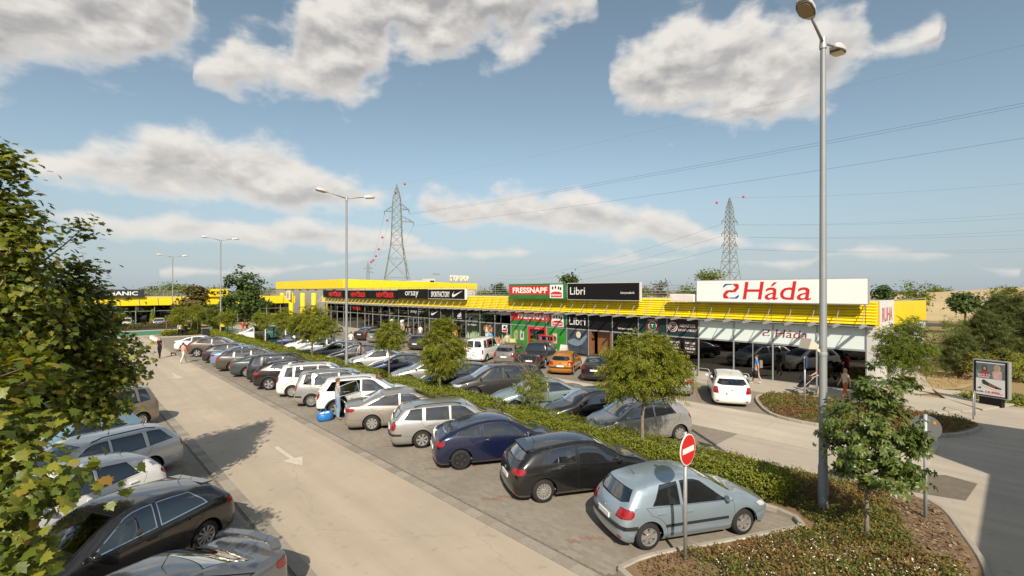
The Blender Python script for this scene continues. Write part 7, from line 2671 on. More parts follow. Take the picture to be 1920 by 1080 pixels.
def edge_dist(poly, x, y):
    d = np.full(len(x), 9.0)
    for (ax, ay), (bx, by) in zip(poly, poly[1:] + poly[:1]):
        vx, vy = bx - ax, by - ay
        L2 = vx * vx + vy * vy + 1e-9
        t = np.clip(((x - ax) * vx + (y - ay) * vy) / L2, 0, 1)
        d = np.minimum(d, np.hypot(x - ax - t * vx, y - ay - t * vy))
    return d


def cover(name, label, poly, n, size, leafm, hmax, seed, margin=0.25, bare=None, flowers=None):
    rng = np.random.default_rng(seed)
    xs = [q[0] for q in poly]
    ys = [q[1] for q in poly]
    x = rng.uniform(min(xs), max(xs), n * 2)
    y = rng.uniform(min(ys), max(ys), n * 2)
    k = inside(poly, x, y)
    x, y = x[k], y[k]
    d = edge_dist(poly, x, y)
    k = d > 0.12 + margin * (0.5 + 0.5 * vnoise(x, y, 2.0, seed))
    if bare is not None:
        k &= ~bare(x, y, rng)
    x, y, d = x[k][:n], y[k][:n], d[k][:n]
    m = len(x)
    hgt = hmax * (0.55 + 0.30 * vnoise(x, y, 1.4, seed) + 0.28 * vnoise(x, y, 4.5, seed + 1)) * np.clip(d / 0.55, 0.25, 1)
    z = 0.10 + hgt * rng.uniform(0.45, 1.05, m)
    P = np.stack([x, y, z], 1)
    e = 0.05
    gx = (vnoise(x + e, y, 4.5, seed + 1) - vnoise(x - e, y, 4.5, seed + 1)) / (2 * e) * hmax * 0.28
    gy = (vnoise(x, y + e, 4.5, seed + 1) - vnoise(x, y - e, 4.5, seed + 1)) / (2 * e) * hmax * 0.28
    N_ = np.stack([-gx, -gy, np.full(m, 0.9)], 1) + rng.normal(size=(m, 3)) * 0.5
    W, F = scatter('rhomb', P, N_, size * rng.uniform(0.6, 1.35, m), rng, tangent=rng.normal(size=(m, 3)) + np.array([0, 0, 0.4]))
    o = link(name, np_mesh(name, W, F, leafm))
    tag(o, label, 'plants', kind='stuff')
    if flowers:
        f = flowers(x, y) & (rng.uniform(size=m) < 0.026)
        Pf = P[f] + np.array([0, 0, 0.03])
        W, F = scatter('rhomb', Pf, np.tile([0, 0, 1.0], (len(Pf), 1)) + rng.normal(size=(len(Pf), 3)) * 0.5, rng.uniform(0.030, 0.05, len(Pf)), rng)
        W2, F2 = scatter('rhomb', Pf, np.tile([0, 0.4, 1.0], (len(Pf), 1)) + rng.normal(size=(len(Pf), 3)) * 0.5, rng.uniform(0.030, 0.05, len(Pf)), rng)
        o = link('flowers', np_mesh('flowers', np.concatenate([W, W2]), [np.concatenate([F[0], F2[0] + len(W)])], M_flower))
        tag(o, 'tiny white flowers scattered over the island plants', 'flowers', kind='stuff')


cover('ground_cover', 'red brown and green ground cover plants on the near island', ISLAND, 75000, 0.058, M_cover, 0.42, 301, 0.28,
      bare=lambda x, y, r_: ((x > 13.0) & (y < 1.5 + 0.30 * (x - 13.0))) | ((x > 13.2) & (x < 14.75) & (y > 4.2)) | ((x < 9.4) & (y > 3.9) & (r_.uniform(size=len(x)) < 0.8)),
      flowers=lambda x, y: (x < 12.2) & (y < 4.2) & (x > 8.6))
cover('bed_plants', 'low green and red plants in the bed before the shop pavement', BED2, 24000, 0.075, M_cover2, 0.40, 302, 0.15)
cover('bed_plants', 'dry lawn tufts beside the shop end', [(35.2, 4.1), (37.6, 2.3), (62, -2.5), (75, 2), (62, 5.4), (44.5, 4.9)], 9000, 0.10, M_drytuft, 0.06, 303, 0.1)
# litter of bark and twigs on the bare soil at the island's rim
rng = np.random.default_rng(77)
px_ = rng.uniform(13.0, 16.4, 900)
py_ = 0.62 + (px_ - 13.0) * 0.30 + rng.uniform(-0.1, 0.8, 900)
k_ = inside(ISLAND, px_, py_)
P = np.stack([px_[k_], py_[k_], np.full(k_.sum(), 0.108)], 1)
W, F_ = scatter('rhomb', P, np.tile([0, 0, 1.0], (len(P), 1)) + rng.normal(size=(len(P), 3)) * 0.25, rng.uniform(0.03, 0.14, len(P)), rng)
o = link('bark_litter', np_mesh('bark_litter', W, F_, island_mat('bark_chip', [(0, (0.10, 0.06, 0.035)), (1, (0.30, 0.22, 0.14))], 0.9)))
tag(o, 'bark and twig litter on the bare soil at the island rim', 'litter', kind='stuff')

# ------------------------------------------------------------------ lamp posts, signs, pylons
def ground_at(px, py, z=0.0):
    Y = 900.0 * (EYE - z) / (py - 545)
    p = at(px, 545, Y)
    return p[0], p[1]


M_pole = mat('lamp_pole_steel', (0.25, 0.262, 0.265), 0.5, 0.2, 0.5, noise=(3, 0.06))
M_head = mat('lamp_housing', (0.52, 0.51, 0.48), 0.5, 0.1, 0.4)
M_lens = mat('lamp_lens', (0.30, 0.235, 0.13), 0.15, 0, 0.6, coat=0.6)
M_lrim = mat('lamp_rim', (0.10, 0.085, 0.07), 0.5)


def lamp_post(label, x, y, h, r0=0.105, r1=0.06, arm=1.05, n=16):
    t = thing('lamp_post', label, 'lamp post', (x, y, 0.1), 0, 'double armed lamp posts in the lot')
    local(t)
    h -= 0.1
    MB().tube([(0, 0, 0), (0, 0, 1.15), (0, 0, 1.2), (0, 0, h)], [r0, r0 * 0.98, r0 * 0.86, r1], n).build('pole', M_pole, t, sharp=35)
    MB().box(-0.05, 0.05, -r0 - 0.004, -r0 + 0.03, 0.45, 0.85).build('hatch', M_pole, t)
    MB().lathe([(r1 + 0.02, h - 0.25), (r1 + 0.025, h - 0.18), (r1 + 0.01, h + 0.02), (0, h + 0.04)], 12).build('collar', M_galv, t, sharp=40)
    for s in (-1, 1):
        MB().tube([(0, 0, h - 0.10), (s * arm, 0, h + 0.16)], [0.036, 0.030], 10).build('arm', mat('lamp_arm', (0.30, 0.29, 0.26), 0.5, 0.3), t, smooth=True)
        hd = thing('lamp_head', None, None)
        hd.parent = t
        hd.location = (s * arm, 0, h + 0.16)
        hd.rotation_euler = (0, -0.14 * s, 0 if s > 0 else 0)
        # housing: a flattened hull along x
        rings = []
        for (u, w, z0, z1) in ((-0.06, 0.06, -0.03, 0.05), (0.10, 0.13, -0.05, 0.10), (0.30, 0.17, -0.055, 0.13), (0.55, 0.165, -0.05, 0.12), (0.72, 0.11, -0.04, 0.07), (0.76, 0.05, -0.02, 0.03)):
            rings.append([(s * u, -w, z0), (s * u, -w, (z0 + z1) * 0.4), (s * u, -w * 0.6, z1), (s * u, w * 0.6, z1), (s * u, w, (z0 + z1) * 0.4), (s * u, w, z0)])
        vs = [v for r_ in rings for v in r_]
        k = 6
        fs = [tuple(range(k)), tuple(range(len(vs) - 1, len(vs) - 1 - k, -1))] + [(i * k + j, i * k + (j + 1) % k, (i + 1) * k + (j + 1) % k, (i + 1) * k + j) for i in range(len(rings) - 1) for j in range(k)]
        o = MB().add(vs, fs).build('housing', M_head, hd, rel=False)
        bm = bmesh.new()
        bm.from_mesh(o.data)
        bmesh.ops.recalc_face_normals(bm, faces=bm.faces)
        for f in bm.faces:
            f.smooth = True
        bm.to_mesh(o.data)
        bm.free()
        sharpen(o.data, 35)
        fr = [(s * 0.14, -0.12), (s * 0.30, -0.165), (s * 0.58, -0.155), (s * 0.71, -0.10), (s * 0.71, 0.10), (s * 0.58, 0.155), (s * 0.30, 0.165), (s * 0.14, 0.12)]
        MB().prism(fr if s > 0 else fr[::-1], -0.085, -0.045).build('rim', M_lrim, hd, rel=False)
        li = [(x_ * 0.92 + s * 0.03, y_ * 0.85) for x_, y_ in fr]
        MB().prism(li if s > 0 else li[::-1], -0.11, -0.084).build('lens', M_lens, hd, rel=False)
    return t


lamp_post('tallest grey lamp post rising out of the near island', 13.79, 3.36, 11.85, 0.112, 0.060, 1.0)
lamp_post('grey lamp post in the hedge beside the short hedge', 13.75, 30.4, 11.75, 0.10, 0.06, 1.25)
lamp_post('grey lamp post beyond the trolley shelter', 14.2, 66.2, 11.75, 0.10, 0.06, 1.25)
lamp_post('farthest grey lamp post before the far building', 13.1, 92.0, 11.0, 0.10, 0.06, 1.3)

t = thing('loudspeaker', 'cream horn loudspeaker clamped to the tallest lamp post', 'loudspeaker', (13.79, 3.36, 4.2))
local(t)
c0, c1 = Vector((-0.36, 0.30, 0.10)), Vector((-0.12, 0.10, 0.0))
d_ = (c0 - c1).normalized()
sd_ = d_.cross(Vector((0, 0, 1))).normalized()
up_ = sd_.cross(d_)
vs = []
for (c, a_, b_2) in ((c0, 0.19, 0.13), (c0 - d_ * 0.05, 0.17, 0.12), (c1, 0.06, 0.05)):
    vs += [c + sd_ * a_ + up_ * b_2, c - sd_ * a_ + up_ * b_2, c - sd_ * a_ - up_ * b_2, c + sd_ * a_ - up_ * b_2]
o = MB().add(vs, [(0, 1, 2, 3)] + [(i * 4 + j, i * 4 + 4 + j, i * 4 + 4 + (j + 1) % 4, i * 4 + (j + 1) % 4) for i in range(2) for j in range(4)] + [(11, 10, 9, 8)]).build('horn', mat('speaker_cream', (0.62, 0.57, 0.45), 0.5), t)
MB().bar((-0.14, 0.12, -0.02), (0.0, 0.0, -0.18), 0.03, 0.06).build('bracket', mat('speaker_cream', (0.62, 0.57, 0.45), 0.5), t)
MB().lathe([(0.095, -0.22), (0.10, -0.16), (0.095, -0.12)], 12).build('clamp', M_galv, t)

# no entry sign
t = thing('road_sign', 'red round no entry sign on a steel post beside the light blue hatchback', 'road sign', (9.29, 4.69, 0.1))
local(t)
MB().tube([(0, 0, -0.1), (0, 0, 2.62)], 0.038, 12).build('post', M_galv, t, smooth=True)


def disc_mesh(r_, th, m, nm, par, yoff, n=32):
    vs = [(r_ * math.cos(2 * math.pi * i / n), yoff, 2.27 + r_ * math.sin(2 * math.pi * i / n)) for i in range(n)] + [(r_ * math.cos(2 * math.pi * i / n), yoff + th, 2.27 + r_ * math.sin(2 * math.pi * i / n)) for i in range(n)]
    return MB().add(vs, [tuple(range(n)), tuple(range(2 * n - 1, n - 1, -1))] + [(i, n + i, n + (i + 1) % n, (i + 1) % n) for i in range(n)]).build(nm, m, par)


disc_mesh(0.315, 0.02, M_wht, 'plate', t, -0.062)
disc_mesh(0.298, 0.003, M_red, 'red_disc', t, -0.066)
MB().box(-0.235, 0.235, -0.0695, -0.0665, 2.215, 2.325).build('white_bar', M_wht, t)
# the round sign seen from behind
t = thing('road_sign', 'round road sign seen from behind with a small orange sticker', 'road sign', (15.28, 1.58, 0.1))
local(t)
MB().tube([(0, 0, -0.1), (0, 0, 2.50)], 0.038, 12).build('post', mat('painted_post', (0.36, 0.40, 0.41), 0.5, 0.2), t, smooth=True)
n = 32
vs = [(0.05, 0.30 * math.cos(2 * math.pi * i / n), 2.17 + 0.30 * math.sin(2 * math.pi * i / n)) for i in range(n)] + [(0.07, 0.30 * math.cos(2 * math.pi * i / n), 2.17 + 0.30 * math.sin(2 * math.pi * i / n)) for i in range(n)]
MB().add(vs, [tuple(range(n - 1, -1, -1)), tuple(range(n, 2 * n))] + [(i, (i + 1) % n, n + (i + 1) % n, n + i) for i in range(n)]).build('plate', mat('sign_back_grey', (0.20, 0.20, 0.20), 0.5, 0.2), t)
for zz in (1.98, 2.36):
    MB().box(-0.045, 0.05, -0.08, 0.08, zz - 0.015, zz + 0.015).build('clamp', M_galv, t)
MB().box(0.044, 0.049, -0.19, -0.14, 2.28, 2.35).build('sticker', mat('orange_sticker', (0.75, 0.30, 0.02), 0.5), t)
# post with a blue plate seen edge on, in the shop bed
gx, gy = ground_at(1509, 772)
t = thing('road_sign', 'thin steel post with a narrow blue plate in the planted bed', 'road sign', (gx, gy, 0.1))
local(t)
MB().tube([(0, 0, -0.1), (0, 0, 2.45)], 0.035, 10).build('post', M_galv, t, smooth=True)
MB().box(-0.16, 0.16, -0.30, -0.27, 1.95, 2.45).xf(Matrix.Rotation(R(28), 4, 'Z') @ Matrix.Translation((0, 0.24, 0))).build('plate', M_blue, t)
gx, gy = ground_at(1825, 786)
t = thing('handrail', 'grey steel hoop rail beside the lit pavement corner', 'rail', (gx, gy, 0))
local(t)
MB().tube([(0, 0, 0), (0, 0, 1.0), (0.05, -0.0, 1.1), (0.9, 0.0, 1.1), (0.95, 0.0, 1.0), (0.95, 0.0, 0)], 0.028, 8).build('hoop', M_galv, t, smooth=True)

# poster stand
bx, by = 33.0, 0.95
t = thing('poster_stand', 'free standing lit poster box with a shoe advertisement', 'advertising sign', (bx, by, 0), R(-21))
local(t)
t.scale = (0.93, 0.93, 0.93)
W2_ = 0.60
MB().box(-0.16, 0.16, -0.45, 0.45, 0, 0.45).build('plinth', M_black, t)
fr = MB()
fr.box(-0.14, 0.14, -W2_ - 0.12, W2_ + 0.12, 0.452, 2.38)
fr.build('case', mat('case_aluminium', (0.40, 0.40, 0.39), 0.4, 0.5), t)
MB().box(-0.150, -0.142, -W2_ - 0.07, W2_ + 0.07, 0.50, 2.33).build('inner_frame', M_black, t)


def pflat(nm, poly, x, m):
    n = len(poly)
    vs = [(x - 0.003, -u, v) for u, v in poly] + [(x, -u, v) for u, v in poly]
    o = MB().add(vs, [tuple(range(n)), tuple(range(2 * n - 1, n - 1, -1))]).build(nm, m, t)
    bm = bmesh.new()
    bm.from_mesh(o.data)
    bmesh.ops.recalc_face_normals(bm, faces=bm.faces)
    bm.to_mesh(o.data)
    bm.free()
    return o


PX = -0.152
pflat('poster', [(-0.58, 0.56), (0.58, 0.56), (0.58, 2.27), (-0.58, 2.27)], PX, mat('poster_white', (0.66, 0.66, 0.66), 0.35))
pflat('photo', [(-0.58, 1.42), (0.58, 1.42), (0.58, 2.21), (-0.58, 2.21)], PX - 0.004, mat('poster_photo', (0.12, 0.15, 0.16), 0.35, noise=(3, 0.5)))
for (u, v, s_, c_, hc) in ((0.28, 1.80, 1.0, (0.55, 0.36, 0.36), (0.45, 0.33, 0.22)), (-0.22, 1.74, 0.8, (0.35, 0.04, 0.05), (0.05, 0.04, 0.03))):
    pflat('figure', [(u - 0.16 * s_, 1.43), (u + 0.18 * s_, 1.43), (u + 0.2 * s_, v), (u + 0.08 * s_, v + 0.12), (u - 0.10 * s_, v + 0.12), (u - 0.2 * s_, v - 0.05)], PX - 0.008, mat('figure_top_%d' % (s_ * 10), c_, 0.5, noise=(6, 0.2)))
    pflat('figure_hair', blob(u, v + 0.2, 0.14 * s_, 0.17 * s_), PX - 0.012, mat('figure_hair_%d' % (s_ * 10), hc, 0.5))
    pflat('figure_face', blob(u, v + 0.2, 0.075 * s_, 0.11 * s_), PX - 0.016, M_skin2)
pflat('shoe', [(-0.34, 1.30), (-0.26, 1.36), (-0.08, 1.22), (0.30, 1.04), (0.46, 0.98), (0.44, 0.92), (0.2, 0.93), (-0.30, 1.12)], PX - 0.008, mat('shoe_dark', (0.045, 0.04, 0.04), 0.5))
pflat('sole', [(-0.32, 1.11), (0.2, 0.92), (0.45, 0.91), (0.45, 0.87), (0.18, 0.87), (-0.33, 1.06)], PX - 0.010, M_wht)
for k in range(3):
    pflat('stripe', [(-0.02 + k * 0.09, 1.17 - k * 0.035), (0.02 + k * 0.09, 1.16 - k * 0.035), (0.0 + k * 0.09, 1.02 - k * 0.03), (-0.04 + k * 0.09, 1.03 - k * 0.03)], PX - 0.012, mat('shoe_orange', (0.55, 0.12, 0.03), 0.5))
    h_ = 0.05 + 0.03 * k
    pflat('logo_bar', [(-0.50 + k * 0.05, 0.86), (-0.465 + k * 0.05, 0.86), (-0.48 + k * 0.05, 0.86 + h_), (-0.51 + k * 0.05, 0.855 + h_)], PX - 0.008, M_black)
MP = Matrix(((0, 0, -1, PX - 0.006), (-1, 0, 0, -0.16), (0, 1, 0, 0.70), (0, 0, 0, 1)))
fit_text('price', '10.990,-', 0.68, 0.15, M_red, t, MP, offset=0.02)
MP = Matrix(((0, 0, -1, PX - 0.006), (-1, 0, 0, 0.40), (0, 1, 0, 0.70), (0, 0, 0, 1)))
fit_text('old_price', '15.990,-', 0.34, 0.09, M_black, t, MP, offset=0.01)
MP = Matrix(((0, 0, -1, PX - 0.014), (-1, 0, 0, 0.26), (0, 1, 0, 1.55), (0, 0, 0, 1)))
fit_text('slogan', 'BACK TO\nSCHOOL', 0.5, 0.18, M_wht, t, MP, offset=0.01)


def lattice(label, px, Y, ztop, base_w, waist_z, waist_w, arms, seed, r=0.115):
    p = at(px, 545, Y)
    t = thing('pylon', label, 'pylon', (p[0], p[1], 0), -HEAD + R(18), 'lattice power pylons behind the shops')
    local(t)
    prof = [(0, base_w), (waist_z, waist_w), (ztop * 0.88, waist_w * 0.72), (ztop, 0.25)]

    def w(z):
        return interp(z, prof) / 2
    M_p = mat('pylon_steel', (0.19, 0.205, 0.18), 0.6, 0.3)
    zs = [0]
    while zs[-1] < ztop - 0.5:
        zs.append(min(zs[-1] + max(w(zs[-1]) * 1.7, 1.5), ztop))
    for sx in (-1, 1):
        for sy in (-1, 1):
            MB().tube([(sx * w(z), sy * w(z), z) for z in zs], [r * 1.25] * len(zs), 5, caps=False).build('leg', M_p, t)
    for (ax, ay, bx_, by_) in ((-1, -1, 1, -1), (1, -1, 1, 1), (1, 1, -1, 1), (-1, 1, -1, -1)):
        m = MB()
        for a, b in zip(zs, zs[1:]):
            wa, wb = w(a), w(b)
            m.bar((ax * wa, ay * wa, a), (bx_ * wb, by_ * wb, b), r * 1.3, r * 1.3)
            m.bar((bx_ * wa, by_ * wa, a), (ax * wb, ay * wb, b), r * 1.3, r * 1.3)
            m.bar((ax * wb, ay * wb, b), (bx_ * wb, by_ * wb, b), r * 1.2, r * 1.2)
        m.build('bracing', M_p, t)
    tips = []
    for (z, ln) in arms:
        s = 1 if ln > 0 else -1
        m = MB()
        tip = (ln, 0, z)
        for sy in (-1, 1):
            m.bar((s * w(z), sy * w(z), z), tip, r * 1.3, r * 1.3)
            m.bar((s * w(z + 2.2), sy * w(z + 2.2), z + 2.2), tip, r * 1.3, r * 1.3)
        for f in (0.35, 0.65):
            m.bar((s * w(z) + (ln - s * w(z)) * f, 0.4 * (1 - f), z), (s * w(z) + (ln - s * w(z)) * f, 0, z + 2.2 * (1 - f)), r, r)
        m.build('crossarm', M_p, t)
        MB().tube([(ln, 0, z - 0.1), (ln, 0, z - 1.6)], [0.22, 0.12], 6).build('insulator', mat('insulator', (0.12, 0.14, 0.13), 0.3), t)
        c_, s_ = math.cos(t.rotation_euler.z), math.sin(t.rotation_euler.z)
        tips.append(Vector((p[0] + ln * c_, p[1] + ln * s_, z - 1.6)))
    return t, Vector((p[0], p[1], ztop)), tips


_, topA, tipsA = lattice('tall lattice pylon behind the yellow banded block', 744, 200, 50.0, 13.0, 26.0, 4.4, ((38.5, -5.0), (39.6, 5.0), (34.5, 6.8)), 1)
_, topB, tipsB = lattice('lattice pylon behind the big white sign', 1368, 260, 56.0, 10.0, 30.0, 4.0, ((43, -5.2), (43, 5.2), (36.5, -5.2), (36.5, 5.2), (30, -5.2), (30, 5.2)), 2)
_, topC, tipsC = lattice('small distant pylon left of the tall pylon', 690, 640, 44.0, 9.0, 22.0, 3.6, ((35, -6), (35, 6), (30, 7)), 3, r=0.22)
M_wire = mat('power_cable', (0.10, 0.11, 0.12), 0.5, 0.3)


def wire(label, a, b, sag, r, n=18):
    a, b = Vector(a), Vector(b)
    o = MB().tube([a.lerp(b, i / n) - Vector((0, 0, sag * 4 * (i / n) * (1 - i / n))) for i in range(n + 1)], r, 4, caps=False).build('power_cable', M_wire)
    return tag(o, label, 'cable', 'overhead power cables')


wire('power cable from the tall pylon, upper of the close pair crossing the lamp post', tipsA[1], at(2150, 148, 75), 1.2, 0.026)
wire('power cable from the tall pylon, lower of the close pair crossing the lamp post', tipsA[1] - Vector((0, 0, 0.5)), at(2150, 154, 75), 1.3, 0.024)
wire('single power cable below the close pair', tipsA[2], at(2150, 222, 75), 1.2, 0.024)
wire('faint highest power cable from the tall pylon top', topA, at(2150, 30, 75), 1.0, 0.011)
wire('ground wire from the tall pylon to the distant pylon', topA, topC, 20, 0.03)
wire('power cable falling left of the tall pylon', tipsA[0], tipsC[0], 12, 0.03)
wire('power cable falling beside the tall pylon', tipsA[2], tipsC[2], 12, 0.03)
for k, (tip, y1) in enumerate(zip([topB] + [tipsB[1], tipsB[0], tipsB[3], tipsB[2], tipsB[5], tipsB[4]], (322, 380, 393, 416, 428, 455, 463))):
    wire(('highest', 'second', 'third', 'fourth', 'fifth', 'sixth', 'lowest')[k] + ' of the cables running right from the pylon behind the white sign', tip, at(2150, y1, 190), 2.5, 0.028)
for k, tip in enumerate((tipsB[0], tipsB[2], tipsB[4])):
    wire(('highest', 'middle', 'lowest')[k] + ' cable running left from the pylon behind the white sign', tip, at(930, 528 - 6 * (2 - k), 700), 10, 0.05)
for k, (px, py, Y) in enumerate(((759, 345, 195), (741, 361, 205), (726, 413, 260), (717, 445, 320), (710, 467, 400), (705, 480, 460), (700, 488, 520), (696, 491, 560), (1344, 380, 262), (1394, 369, 258))):
    p = at(px, py, Y)
    r_ = 2.2 * Y / 900 * (1 if k < 8 else 1.05)
    o = MB().lathe([(r_ * math.sin(math.pi * i / 8), r_ * math.cos(math.pi * i / 8)) for i in range(9)], 12, c=tuple(p)).build('marker_ball', mat('marker_red', (0.55, 0.03, 0.025), 0.5), smooth=True)
    tag(o, ('red marker ball right of the tall pylon top', 'red marker ball just left of the tall pylon top', 'highest red marker ball on the falling ground wire', 'second red marker ball on the falling ground wire', 'third red marker ball on the falling ground wire', 'fourth red marker ball on the falling ground wire', 'fifth red marker ball on the falling ground wire', 'lowest red marker ball near the distant pylon', 'red marker ball left of the pylon behind the white sign', 'red marker ball right of the pylon behind the white sign')[k], 'marker ball', 'red marker balls on the ground wires')

# ------------------------------------------------------------------ trolley shelter and small street things
t = thing('trolley_shelter', 'glass trolley shelter with white flat roof behind the hedge', 'shelter', (16.6, 52.6, 0))
local(t)
for (xx, yy) in ((-1.9, -1.8), (-1.9, 1.8), (1.9, -1.8), (1.9, 1.8), (0, -1.8), (0, 1.8)):
    MB().box(xx - 0.05, xx + 0.05, yy - 0.05, yy + 0.05, 0, 2.1).build('post', M_wht, t)
MB().box(-2.2, 2.2, -2.1, 2.1, 2.1, 2.28).build('roof', M_wht, t)
for (xa, xb_, ya, yb_) in ((-1.85, -0.05, -1.81, -1.79), (0.05, 1.85, -1.81, -1.79), (-1.85, -0.05, 1.79, 1.81), (0.05, 1.85, 1.79, 1.81), (-1.91, -1.89, -1.75, 1.75)):
    MB().box(xa, xb_, ya, yb_, 0.25, 2.0).build('pane', glass_mat('shelter_glass', (0.55, 0.66, 0.62), 1.2), t)
cart = MB()
for i in range(7):
    f = i / 6
    cart.bar((-0.4, -0.26 + 0.52 * f, 0.5), (0.45, -0.22 + 0.44 * f, 0.55), 0.012, 0.012)
for (xx, w_, z0, z1) in ((-0.4, 0.28, 0.5, 0.98), (0.0, 0.26, 0.52, 0.95), (0.45, 0.22, 0.55, 0.9)):
    for s in (-1, 1):
        cart.bar((xx, s * w_, z0), (xx, s * w_, z1), 0.016, 0.016)
    cart.bar((xx, -w_, z1), (xx, w_, z1), 0.016, 0.016)
for s in (-1, 1):
    for f in (0, 0.33, 0.66, 1):
        cart.bar((-0.4, s * 0.28, 0.5 + 0.48 * f), (0.45, s * 0.22, 0.55 + 0.35 * f), 0.012, 0.012)
    cart.bar((-0.4, s * 0.26, 0.12), (-0.4, s * 0.26, 0.5), 0.02, 0.02)
    cart.bar((-0.4, s * 0.26, 0.14), (0.42, s * 0.2, 0.14), 0.02, 0.02)
    cart.tube([(-0.4, s * 0.26 - 0.015, 0.06), (-0.4, s * 0.26 + 0.015, 0.06)], 0.06, 8)
    cart.tube([(0.42, s * 0.2 - 0.015, 0.06), (0.42, s * 0.2 + 0.015, 0.06)], 0.06, 8)
cart.bar((-0.5, -0.27, 1.0), (-0.5, 0.27, 1.0), 0.03, 0.03)
cm = cart.mesh('frame', M_galv)
for k in range(6):
    tt = thing('shopping_trolley', ('front', 'second', 'third', 'fourth', 'fifth', 'rearmost')[k] + ' steel shopping trolley of the nested line in the shelter', 'trolley', (16.9 - k * 0.0, 51.6 + k * 0.34, 0), R(90), 'trolleys in the shelter')
    link('frame', cm, tt)
for k, (px, py, lab) in enumerate(((336, 630, 'yellow and black ticket pillar left of the green crossing'), (348, 630, 'yellow and black ticket pillar right of the walking couple'), (417, 632, 'yellow and black ticket pillar beside the third lamp post'))):
    gx, gy = ground_at(px, py)
    t = thing('ticket_pillar', lab, 'ticket machine', (gx, gy, 0), 0, 'yellow ticket pillars')
    local(t)
    MB().box(-0.18, 0.18, -0.18, 0.18, 0, 1.25).build('body', M_black, t)
    MB().box(-0.20, 0.20, -0.20, 0.20, 1.252, 1.55).build('cap', M_yel, t)
    MB().box(-0.19, -0.181, -0.12, 0.12, 0.7, 1.1).build('panel', M_yel, t)
for k, (px, py, lab) in enumerate(((285, 636, 'cream bollard nearest the lane, first of three'), (289, 638, 'cream bollard in the middle of three'), (293, 640, 'cream bollard last of three'))):
    gx, gy = ground_at(px, py)
    t = thing('bollard', lab, 'bollard', (gx, gy, 0), 0, 'cream bollards at the lane end')
    local(t)
    MB().lathe([(0.22, 0), (0.22, 0.30), (0.19, 0.40), (0, 0.42)], 14).build('post', M_cream, t, sharp=40)
    MB().lathe([(0.221, 0.14), (0.223, 0.20), (0.221, 0.26)], 14).build('band', M_wht, t)
gx, gy = ground_at(386, 632)
t = thing('litter_bin', 'dark grey litter bin by the far hedge', 'bin', (gx, gy, 0))
local(t)
MB().box(-0.3, 0.3, -0.25, 0.25, 0, 0.9).build('body', M_trim, t)
MB().box(-0.33, 0.33, -0.28, 0.28, 0.902, 1.02).build('lid', M_trim, t)
# balloon columns at a shop door
for k, (yy, lab) in enumerate(((54.6, 'column of white balloons left of the shop door'), (52.0, 'column of white balloons right of the shop door'))):
    t = thing('balloon_column', lab, 'balloons', (30.6, yy, 0.05), 0, 'white balloon columns')
    local(t)
    MB().tube([(0, 0, 0), (0, 0, 2.0)], 0.02, 6).build('pole', M_galv, t)
    for i in range(20):
        a = i * 1.57
        c = (0.14 * math.cos(a), 0.14 * math.sin(a), 0.15 + (i // 4) * 0.4 + 0.1 * (i % 2))
        r_ = random.uniform(0.12, 0.16)
        MB().lathe([(r_ * math.sin(math.pi * j / 6), r_ * math.cos(math.pi * j / 6)) for j in range(7)], 8, c=c).build('balloon', M_wht, t, smooth=True)
# blue shopping bag on the paving
t = thing('shopping_bag', 'crumpled blue shopping bag with white packets beside the off-roader wheel', 'bag', (8.35, 20.55, 0.016))
local(t)
rng = np.random.default_rng(5)
vs, fs = [], []
n = 14
for j, (z, r_) in enumerate(((0, 0.20), (0.04, 0.27), (0.16, 0.29), (0.28, 0.26), (0.36, 0.24), (0.30, 0.19))):
    for i in range(n):
        a = 2 * math.pi * i / n
        q = 1 + rng.uniform(-0.10, 0.10)
        vs.append((r_ * 1.25 * math.cos(a) * q, r_ * 0.85 * math.sin(a) * q, z + rng.uniform(-0.03, 0.03) * (j > 1)))
for j in range(5):
    for i in range(n):
        fs.append((j * n + i, j * n + (i + 1) % n, (j + 1) * n + (i + 1) % n, (j + 1) * n + i))
MB().add(vs, fs).build('bag', mat('bag_blue', (0.02, 0.17, 0.48), 0.4, noise=(10, 0.2)), t, smooth=True)
for (xx, yy, zz, s_) in ((0.05, 0, 0.30, 0.13), (-0.12, 0.05, 0.28, 0.10), (0.17, -0.04, 0.27, 0.09)):
    MB().prism([(xx - s_, yy - s_ * 0.6), (xx + s_, yy - s_ * 0.8), (xx + s_ * 0.8, yy + s_ * 0.7), (xx - s_ * 0.9, yy + s_ * 0.6)], zz - 0.1, zz + 0.05).build('packet', M_wht, t)
for s in (-1, 1):
    MB().tube([(-0.15, s * 0.2, 0.33), (-0.08, s * 0.26, 0.46), (0.08, s * 0.27, 0.45), (0.16, s * 0.21, 0.33)], 0.014, 5).build('handle', mat('bag_blue', (0.02, 0.17, 0.48), 0.4), t)

# ------------------------------------------------------------------ people
M_skin = mat('skin', (0.50, 0.30, 0.20), 0.55)


